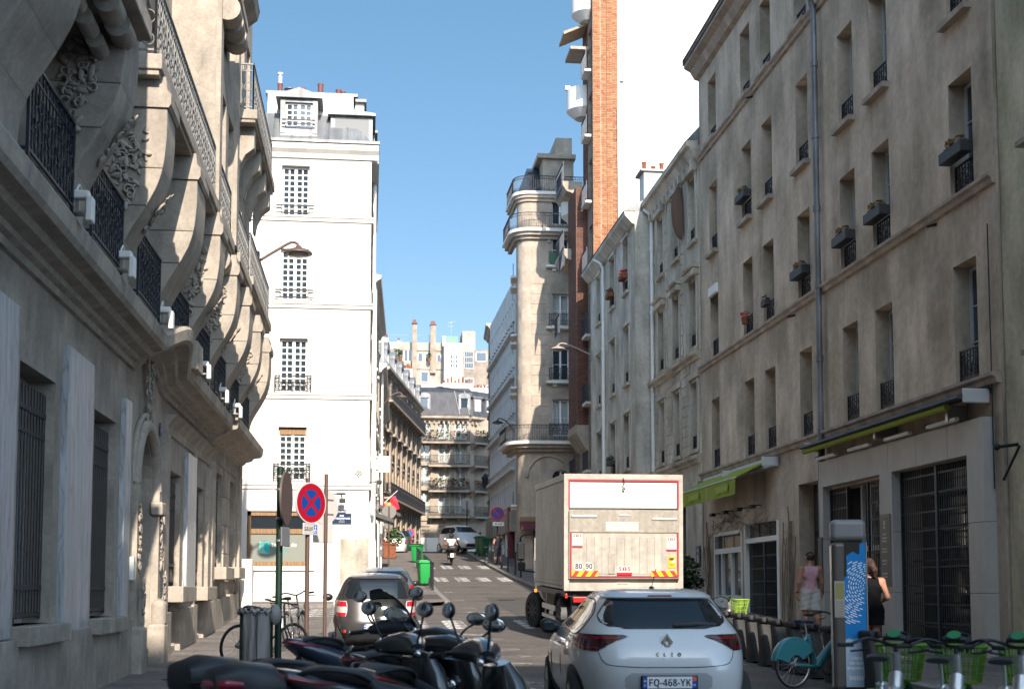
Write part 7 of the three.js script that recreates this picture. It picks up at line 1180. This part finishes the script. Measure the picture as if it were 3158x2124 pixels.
bike('bicycle', 'dark bicycle wheeled by the pedestrian on the far shop side', [6.9, gy(69.6) + P_H, -69.3], 1.9, { frame: M.iron, rim: M.iron });
const teal = mat(.03, .17, .20, .4, { clearcoat: .6 }), limeM = mat(.05, .20, .035, .4, { clearcoat: .5 }), limeBasket = mat(.10, .22, .012, .55);
bike('share_bicycle', 'teal share bicycle docked beside the station pillar', [5.92, gy(17.2), -17.25], .42, { frame: teal, fork: M.alu, guards: teal, guardW: .06, skirt: true, low: true, thick: .035, saddle: mat(.03, .05, .09, .5), basket: M.plastic });
for (const [x, d, turn, l] of [[3.72, 9.05, .98, 'lime green share bicycle, the one standing closest to the white hatchback'], [4.05, 8.75, .95, 'lime green share bicycle between the two other lime ones'], [4.42, 8.55, .9, 'lime green share bicycle, the one standing closest to the shops']])
  bike('share_bicycle', l, [x, gy(d), -d], turn, { frame: M.alu, fork: M.alu, guards: limeM, guardW: .055, skirt: true, low: true, thick: .04, basket: limeBasket, display: true });
bike('share_bicycle', 'lime green share bicycle at the far end of the dock row, basket up', [6.35, gy(25), -24.6], .2, { frame: M.alu, fork: M.alu, guards: limeM, guardW: .055, low: true, thick: .04, basket: mat(.26, .42, .02, .5) });
// ---------------------------------------------------------------- street furniture
const brown = mat(.085, .05, .04, .5), darkGreen = mat(.006, .022, .014, .4);
{ // no-stopping sign and plate on a brown post
  const x = -.98, d = 21.6, y = gy(d) + P_H, t = thing('traffic_sign', 'round red and blue no-stopping sign with white SAUF plate on a brown post', 'sign', [x, y, -d], .82);
  obj('post', cyl(.038, .038, 3.05, 0, 0, -.06, 12), brown, t);
  const c = 2.9 - y + .0, disc = obj('disc', [new THREE.CylinderGeometry(.35, .35, .035, 44).rotateX(PI / 2).translate(0, c, 0)], mat(.55, .55, .55, .5), t);
  obj('face', new THREE.CircleGeometry(.347, 48).translate(0, c, .0185), printed(512, 512, (k) => { k.fillStyle = '#b5b3b1'; k.fillRect(0, 0, 512, 512); k.fillStyle = '#930a20'; k.beginPath(); k.arc(256, 256, 244, 0, 7); k.fill(); k.fillStyle = '#0a387c'; k.beginPath(); k.arc(256, 256, 166, 0, 7); k.fill(); k.strokeStyle = '#930a20'; k.lineWidth = 46; for (const s of [1, -1]) { k.beginPath(); k.moveTo(256 - s * 130, 126); k.lineTo(256 + s * 130, 386); k.stroke(); } }, .4), disc, true);
  const pl = obj('plate', rbox(.34, .2, .02, .012, .0, c - .44, 0), mat(.6, .6, .6, .5), t);
  obj('plate_face', sheet(.33, .19, 0, c - .44, .011), printed(256, 148, (k, w, h) => { k.fillStyle = '#a9a6a2'; k.fillRect(0, 0, w, h); k.fillStyle = '#1c1c1f'; k.font = 'bold 74px sans-serif'; k.fillText('SAUF', 14, 100, 160); k.fillStyle = '#2a58a6'; k.fillRect(186, 18, 58, 112); k.fillStyle = '#fff'; k.beginPath(); k.arc(214, 44, 9, 0, 7); k.fill(); k.lineWidth = 6; k.strokeStyle = '#fff'; k.beginPath(); k.moveTo(212, 54); k.lineTo(212, 84); k.lineTo(232, 84); k.stroke(); k.beginPath(); k.arc(212, 92, 19, .3, 4); k.stroke(); }, .4), pl, true);
  obj('clamp', [bb(-.06, .06, c - .15, c - .12, -.09, -.015), bb(-.06, .06, c + .12, c + .15, -.09, -.015)], M.steel, t);
}
{ // sign seen from behind
  const x = -.80, d = 23.0, y = gy(d) + P_H, t = thing('traffic_sign', 'grey back of a round sign and plate on a thin brown post', 'sign', [x, y, -d], PI + .75), c = 2.93 - y;
  obj('post', cyl(.034, .034, 3.2, 0, 0, -.05, 12), brown, t); obj('disc', [new THREE.CylinderGeometry(.32, .32, .03, 44).rotateX(PI / 2).translate(0, c, 0)], mat(.42, .40, .38, .5), t); obj('plate', [rbox(.46, .34, .025, .03, .02, c - .48, 0)], mat(.44, .42, .40, .5), t); obj('stiffener', [bb(-.2, .2, c + .12, c + .14, -.03, -.016), bb(-.2, .2, c - .14, c - .12, -.03, -.016)], M.steel, t);
}
{ // green pole with signs seen edge-on
  const x = -1.38, d = 20.0, y = gy(d) + P_H, t = thing('sign_pole', 'thick dark green street pole with two dark signs turned edge-on', 'pole', [x, y, -d], 0);
  obj('pole', [cyl(.055, .05, 3.1, 0, 0, 0, 14)], darkGreen, t); obj('cap', ball(.052, 0, 3.1, 0, 1, .5, 1), darkGreen, t);
  const s = obj('disc', new THREE.CylinderGeometry(.42, .42, .03, 40).rotateX(PI / 2).rotateY(1.42).translate(.1, 2.62, .05), mat(.10, .07, .065, .45), t); obj('plate', [rbox(.3, .3, .03, .02).rotateY(1.2).translate(.09, 2.02, .05)], mat(.13, .135, .15, .5), t); obj('band', [2.3, 2.75, 2.95, 1.95].map(q => cyl(.06, .06, .03, 0, q, 0, 12)), M.steel, t);
}
{ // rubbish bag on a hoop
  const t = thing('bag_holder', 'street rubbish holder with hanging grey translucent bag', 'litter bin', [-1.62, gy(19) + P_H, -18.9]);
  obj('hoop', [new THREE.TorusGeometry(.24, .022, 8, 32).rotateX(PI / 2).translate(0, .93, 0), ...[0, 1, 2, 3, 4, 5].map(i => { const a = i / 6 * PI * 2 + .4; return bb(-.018, .018, .08, .93, -.006, .006).rotateY(-a).translate(Math.cos(a) * .25, 0, Math.sin(a) * .25); }), new THREE.TorusGeometry(.25, .014, 6, 28).rotateX(PI / 2).translate(0, .1, 0)], darkGreen, t);
  const n = 64, g = new THREE.CylinderGeometry(.235, .19, .78, n, 24, true), p = g.attributes.position; for (let i = 0; i < p.count; i++) { const a = Math.atan2(p.getZ(i), p.getX(i)), y = p.getY(i), k = 1 + .05 * Math.sin(a * 11 + y * 3) + .035 * Math.sin(a * 23 - y * 7) + .03 * Math.sin(a * 5 + y * 11); p.setX(i, p.getX(i) * k); p.setZ(i, p.getZ(i) * k); } g.computeVertexNormals();
  const bagM = mat(.42, .41, .40, .45, { transmission: .35, thickness: 0, side: THREE.DoubleSide }); obj('bag', [g.translate(0, .54, 0), new THREE.CircleGeometry(.19, 24).rotateX(PI / 2).translate(0, .16, 0)], bagM, t);
  const rg = new THREE.TorusGeometry(.25, .03, 10, 60), q = rg.attributes.position; for (let i = 0; i < q.count; i++) { const a = Math.atan2(q.getY(i), q.getX(i)); q.setZ(i, q.getZ(i) * (1 + .5 * Math.sin(a * 9)) + .02 * Math.sin(a * 17)); } rg.computeVertexNormals(); obj('bag_rim', [rg.rotateX(PI / 2).translate(0, .91, 0), ball(.11, .27, .86, .05, .8, 1.4, 1, 12)], bagM, t);
}
// bollards with round tops
{
  const b = thing('bollard', '', 'bollard', [0, 0, 0], 0, 'thin iron bollards'); obj('post', [cyl(.042, .036, 1.02, 0, 0, 0, 12), cyl(.055, .05, .1, 0, 0, 0, 12)], M.iron, b); obj('knob', ball(.055, 0, 1.07, 0, 1, 1, 1, 12), M.iron, b); obj('collar', cyl(.05, .05, .03, 0, .98, 0, 12), M.iron, b);
  const list = [...[49.4, 50.9, 52.4, 53.9, 55.4, 56.9].map((d, i) => [2.5, d, `thin iron bollard, ${['first', 'second', 'third', 'fourth', 'fifth', 'sixth'][i]} in the row counted from the white corner house`]), ...[62, 64, 66].map((d, i) => [2.52, d, `thin iron bollard, ${['first', 'second', 'third'][i]} in the row past the green bin that stands by bollards`]), ...[58.6, 60.6, 63.5, 66.2].map((d, i) => [rightKerb(d) + .35, d, `thin iron bollard on the shop-side kerb, ${['first', 'second', 'third', 'fourth'][i]} past the box truck`])];
  list.forEach(([x, d, l], i) => { const p = [x, gy(d) + P_H - .01, -d]; if (!i) { b.position.set(...p); b.userData.label = l; } else copyOf(b, p, 0, l); });
}
// wheelie bins
function wheelie(label, x, d, turn, m, h = 1.05) {
  const t = thing('wheelie_bin', label, 'bin', [x, gy(d) + P_H, -d], turn), k = h / 1.05;
  obj('body', loft([{ p: [0, .08, 0], w: .2, h: .24 }, { p: [0, .1, 0], w: .21, h: .25 }, { p: [0, .95 * k, .02], w: .27, h: .33 }].map(s => ({ ...s, up: [0, 0, 1] })), 24, 7), m, t);
  obj('lid', [rbox(.6, .06, .72, .03, 0, .99 * k, .02), rbox(.5, .05, .5, .03, 0, 1.03 * k, 0), rod([-.24, 1.0 * k, -.4], [.24, 1.0 * k, -.4], .018)], m, t); obj('rim', rbox(.62, .05, .74, .015, 0, .945 * k, .02), m, t);
  for (const s of [-1, 1]) obj('wheel', new THREE.CylinderGeometry(.1, .1, .05, 18).rotateZ(PI / 2).translate(s * .23, .1, -.24), M.rubber, t); obj('label_patch', bb(-.07, .07, .55, .75, .295, .3), M.frame, t);
  return t;
}
wheelie('bright green wheelie bin behind the row of iron bollards', 2.3, 52.6, .2, M.greenBin); 
{ const t = wheelie('bright green wheelie bin with dark lid standing alone further up', 2.72, 71.3, -.5, M.greenBin); t.children.find(c => c.name === 'lid').material = M.plastic; }
wheelie('dark green wheelie bin on the shop side, farther of the pair', 7.05, 80.2, .3, M.greenDark, 1.2); wheelie('dark green wheelie bin on the shop side, nearer the pedestrian', 7.15, 78.4, .3, M.greenDark, 1.15);
{ // planter with bush at the far pavement
  const t = thing('planter', 'terracotta planter box with a bright green bush by the parked estate car', 'planter', [1.25, gy(75.8) + P_H, -75.8]); obj('trough', [rbox(.75, .85, .7, .03, 0, .42, 0), rbox(.85, .1, .8, .03, 0, .85, 0)], M.clay, t); obj('bush', leafClump(500, .5, .7, .5, .13).translate(.25, 1.2, 0), M.leaf, t); obj('stem', rod([.1, .8, 0], [.2, 1.3, 0], .03), M.wood, t);
}
{ // shrub by the restaurant
  const t = thing('shrub', 'dark leafy shrub in a pot between the truck and the restaurant door', 'shrub', [9.1, gy(36.5) + P_H, -36.8]); obj('pot', cyl(.28, .36, .5, 0, 0, 0, 20), M.plastic, t); const crown = []; for (let i = 0; i < 9; i++) crown.push(leafClump(230, rnd(.25, .42), rnd(.22, .35), rnd(.25, .4), .085).translate(rnd(-.42, .42), 1.0 + rnd(-.3, .42), rnd(-.35, .35))); obj('crown', crown, M.leafDark, t); obj('stem', [rod([0, .4, 0], [.1, 1.2, .05], .03), rod([0, .4, 0], [-.2, 1.1, -.05], .025)], M.wood, t);
}
// ---------------------------------------------------------------- street lamps on wall arms
function streetLamp(label, x0, y0, x1, y1, d, m = mat(.10, .065, .055, .5)) {   // from wall (x0) to head (x1)
  const t = thing('street_lamp', label, 'street lamp', [x0, y0, -d]), dx = x1 - x0, dy = y1 - y0, s = Math.sign(dx);
  obj('arm', [tube([[0, 0, 0], [dx * .45, dy + .02, 0], [dx * .85, dy + .24, 0], [dx * .97, dy + .2, 0], [dx, dy + .08, 0]], .035, 24, 8), rbox(.08, .5, .14, .02, 0, 0, 0)], m, t);
  obj('head', new THREE.LatheGeometry([[.0, .16], [.06, .15], [.09, .1], [.2, .06], [.32, .0], [.34, -.05], [.32, -.06], [0, -.06]].map(p => new THREE.Vector2(...p)), 28).translate(dx, dy, 0), m, t); obj('lens', ball(.24, dx, dy - .06, 0, 1, .35, 1, 16), mat(.35, .33, .3, .2), t);
}
streetLamp('bell-shaped street lamp on an arm from the stone institution balcony', -2.75, 9.45, -1.77, 9.72, 31);
streetLamp('bell-shaped street lamp on an arm from the low pale house', 10.2, 12.2, 8.6, 12.5, 57.0, mat(.30, .24, .21, .5));
streetLamp('dark street lamp on an arm from the white modern block', 8.75, 10.9, 7.7, 11.5, 75.6, M.iron);
streetLamp('bell-shaped street lamp on a long arm from the slate-roofed plastered house', .62, 11.4, 1.78, 12.1, 70);
// ---------------------------------------------------------------- share-bike docks and pillar
{
  const d0 = thing('bike_dock', 'dark slanted bike dock in the row behind the white hatchback', 'bike dock', [6.8, 0, 0], .15, 'empty bike docks in the row');
  obj('post', [loft([{ p: [0, 0, .1], w: .13, h: .2 }, { p: [0, .3, .06], w: .115, h: .15 }, { p: [0, .62, -.04], w: .10, h: .11 }, { p: [0, .74, -.1], w: .09, h: .09 }].map(s => ({ ...s, up: [0, 0, 1] })), 16, 5)], mat(.022, .023, .024, .75), d0); obj('head', [rbox(.2, .1, .34, .04, 0, .78, -.08)], mat(.026, .027, .029, .7), d0); obj('slot', rbox(.06, .05, .1, .01, 0, .8, .1), M.black, d0);
  for (let i = 0; i < 11; i++) { const d = 16.6 + i * .78, p = [6.82 + .02 * Math.sin(i), gy(d), -d]; const o = ['first', 'second', 'third', 'fourth', 'fifth', 'sixth', 'seventh', 'eighth', 'ninth', 'tenth', 'eleventh'][i], l = `dark slanted empty bike dock, ${o} in the row counted from the station pillar`; if (!i) { d0.position.set(...p); d0.userData.label = l; } else copyOf(d0, p, .15, l); }
}
{
  const t = thing('station_pillar', 'grey share-bike station pillar with a blue printed poster', 'pillar', [6.62, gy(17), -16.95], -.18), W = .46, Dp = .2, Ht = 2.34;
  obj('body', [rbox(W, Ht - .3, Dp, .07, 0, (Ht - .3) / 2, 0, 4)], mat(.11, .10, .09, .45, { metalness: .4 }), t); obj('head', rbox(W + .02, .3, Dp + .02, .08, 0, Ht - .14, 0, 4), mat(.20, .20, .205, .45), t);
  obj('side_strip', [rbox(.012, Ht - .4, .1, .004, -W / 2 - .004, (Ht - .3) / 2, .0)], M.alu, t); obj('timetable', sheet(.14, .5, -W / 2 + .09, 1.25, Dp / 2 + .004), printed(96, 320, (c, w, h) => { c.fillStyle = '#a49c90'; c.fillRect(0, 0, w, h); c.fillStyle = '#8f8a55'; c.fillRect(8, 20, 80, 140); c.fillStyle = '#7d776e'; for (let y = 180; y < 310; y += 14) c.fillRect(10, y, 74, 5); }, .6), t, true);
  obj('poster', sheet(.29, 1.98, .075, 1.04, Dp / 2 + .003), printed(300, 2048, (c, w, h) => {
    c.fillStyle = '#2e2a27'; c.fillRect(0, 0, w, h); c.fillStyle = '#157cc0'; c.fillRect(0, 250, w, 1150); c.beginPath(); c.moveTo(30, 260); c.lineTo(30, 190); c.lineTo(120, 130); c.lineTo(190, 170); c.lineTo(215, 160); c.lineTo(222, 20); c.lineTo(300, 0); c.lineTo(300, 300); c.fill();
    c.fillStyle = '#2e2a27'; c.beginPath(); c.moveTo(0, 250); c.lineTo(34, 250); c.lineTo(30, 480); c.lineTo(0, 500); c.fill();
    c.strokeStyle = '#dfe8ee'; c.lineWidth = 15; for (let r = 0; r < 26; r++) { const R = 70 + r * 34; let a = -4.5 + (r % 3) * .1; while (a < -1.5) { const l = .05 + hash(r, Math.round(a * 40), 5) * .16 + 12 / R; const x = 330 + Math.cos(a) * R, y = 620 + Math.sin(a) * R * .9; if (x > 30 && x < 290 && y > 300 && y < 1180) { c.beginPath(); c.ellipse(330, 620, R, R * .9, 0, a, a + l); c.stroke(); } a += l + 26 / R; } }
    c.fillStyle = '#157cc0'; c.fillRect(0, 1190, w, 220); c.fillStyle = '#a9bdd0'; c.fillRect(0, 1420, w, 640); for (let x = 0; x < w; x += 30) { c.beginPath(); c.arc(x + 10, 1424 - hash(x, 1, 2) * 30, 34, 0, 7); c.fill(); }
    c.fillStyle = '#f3f6f8'; c.textAlign = 'center'; c.font = 'bold 60px sans-serif'; c.fillText('Libre', w / 2, 1660); c.fillText('de son', w / 2, 1730); c.fillText('empreinte', w / 2, 1800, 270); c.font = 'bold 84px sans-serif'; c.fillText('Vélib\u2019', w / 2, 1950, 250);
  }, .3), t, true);
  obj('edge_trim', rbox(.02, 1.98, .02, .006, .235, 1.04, Dp / 2 - .01), M.steel, t);
}
// ---------------------------------------------------------------- signs and small things up the street
{ const t = thing('traffic_sign', 'round blue and red no-parking sign with white arrow plate on a dark post', 'sign', [7.32, gy(72) + P_H, -71.8]); obj('post', cyl(.04, .04, 3.1, 0, 0, -.05), M.iron, t); obj('disc', new THREE.CylinderGeometry(.4, .4, .03, 36).rotateX(PI / 2).translate(0, 2.75, 0), M.frameGrey, t); obj('face', new THREE.CircleGeometry(.395, 36).translate(0, 2.75, .017), printed(256, 256, c => { c.fillStyle = '#b8232f'; c.fillRect(0, 0, 256, 256); c.fillStyle = '#27489a'; c.beginPath(); c.arc(128, 128, 96, 0, 7); c.fill(); c.strokeStyle = '#b8232f'; c.lineWidth = 26; c.beginPath(); c.moveTo(60, 60); c.lineTo(196, 196); c.stroke(); }, .4), t, true); obj('plate', rbox(.66, .24, .02, .01, .05, 2.18, 0), M.frame, t); obj('plate_face', sheet(.62, .2, .05, 2.18, .012), printed(200, 64, (c, w, h) => { c.fillStyle = '#e7e5e0'; c.fillRect(0, 0, w, h); c.fillStyle = '#222'; c.fillRect(50, 28, 100, 9); c.beginPath(); c.moveTo(30, 32); c.lineTo(54, 18); c.lineTo(54, 46); c.fill(); c.beginPath(); c.moveTo(170, 32); c.lineTo(146, 18); c.lineTo(146, 46); c.fill(); }, .5), t, true); }
{ const t = thing('traffic_sign', 'small round no-parking sign low beside the white hoarding', 'sign', [3.15, gy(96), -96]); obj('post', cyl(.04, .04, 1.6, 0, 0, -.05), M.frame, t); obj('disc', new THREE.CylinderGeometry(.32, .32, .03, 30).rotateX(PI / 2).translate(0, 1.5, 0), mat(.5, .02, .04, .4), t); obj('face', new THREE.CircleGeometry(.22, 30).translate(0, 1.5, .018), mat(.03, .08, .3, .4), t); }
{ const t = thing('traffic_sign', 'dark back of a round sign on a thin brown post by the striped flags', 'sign', [.98, gy(62) + P_H, -61.5]); obj('post', cyl(.035, .035, 3.2, 0, 0, .05), brown, t); obj('disc', new THREE.CylinderGeometry(.34, .34, .03, 30).rotateX(PI / 2).translate(0, 2.95, 0), mat(.16, .15, .14, .6), t); obj('lower_disc', new THREE.CylinderGeometry(.2, .2, .03, 30).rotateX(PI / 2).translate(0, 2.3, 0), mat(.16, .15, .14, .6), t); }
{ const t = thing('flag_cluster', 'red and yellow flag with a smaller red flag hanging from the plastered house', 'flag', [.75, 6.1, -64.5]); const fl = (x, m, s) => { const g = new THREE.PlaneGeometry(.55 * s, 1.0 * s, 6, 8), p = g.attributes.position; for (let i = 0; i < p.count; i++) p.setZ(i, .08 * Math.sin(p.getX(i) * 9 + p.getY(i) * 4)); g.computeVertexNormals(); return g.scale(.62, .7, .7).rotateZ(.35).translate(x, -.3, 0); }; obj('pole', rod([-.1, -.4, 0], [.7, .35, 0], .018), M.frame, t); obj('flag', fl(.55, null, 1), mat(.55, .03, .06, .8, { side: THREE.DoubleSide }), t); obj('flag', fl(.3, null, .9).translate(0, -.3, .08), mat(.75, .38, .05, .8, { side: THREE.DoubleSide }), t); obj('flag', fl(-.05, null, .7).translate(0, -.1, .1), mat(.5, .03, .05, .8, { side: THREE.DoubleSide }), t); }
{ const t = thing('projecting_sign', 'blank white square sign box sticking out from the narrow white house', 'sign', [.25, 6.5, -55]); obj('box', rbox(.5, .7, .12, .02, .4, .35, 0), M.frame, t); obj('bracket', [rod([0, .6, 0], [.2, .6, 0], .02), rod([0, .1, 0], [.2, .1, 0], .02)], M.iron, t); }
{ const t = thing('wall_lantern', 'dark square lantern on the shaded flank above the parked off-roader', 'lamp', [9.15, 9.4, -99]); obj('cage', [cyl(.28, .36, .8, 0, 0, 0, 6), cyl(.42, .05, .35, 0, .8, 0, 6)], M.iron, t); obj('arm', rod([0, .4, 0], [.6, .6, 0], .04), M.iron, t); }
{ const t = thing('traffic_sign', 'grey back of a round sign on a post in front of the stone corner block', 'sign', [7.4, gy(96), -95.5]); obj('post', cyl(.045, .045, 3.9, 0, 0, .05), M.iron, t); obj('disc', new THREE.CylinderGeometry(.45, .45, .03, 30).rotateX(PI / 2).translate(0, 3.7, 0), mat(.36, .34, .33, .6), t); }

// ---------------------------------------------------------------- picture
const renderer = new THREE.WebGLRenderer({ antialias: true });
renderer.setSize(1024, 688);
renderer.toneMapping = THREE.LinearToneMapping;
renderer.toneMappingExposure = EXPOSURE;
renderer.shadowMap.enabled = true;
renderer.render(scene, camera);
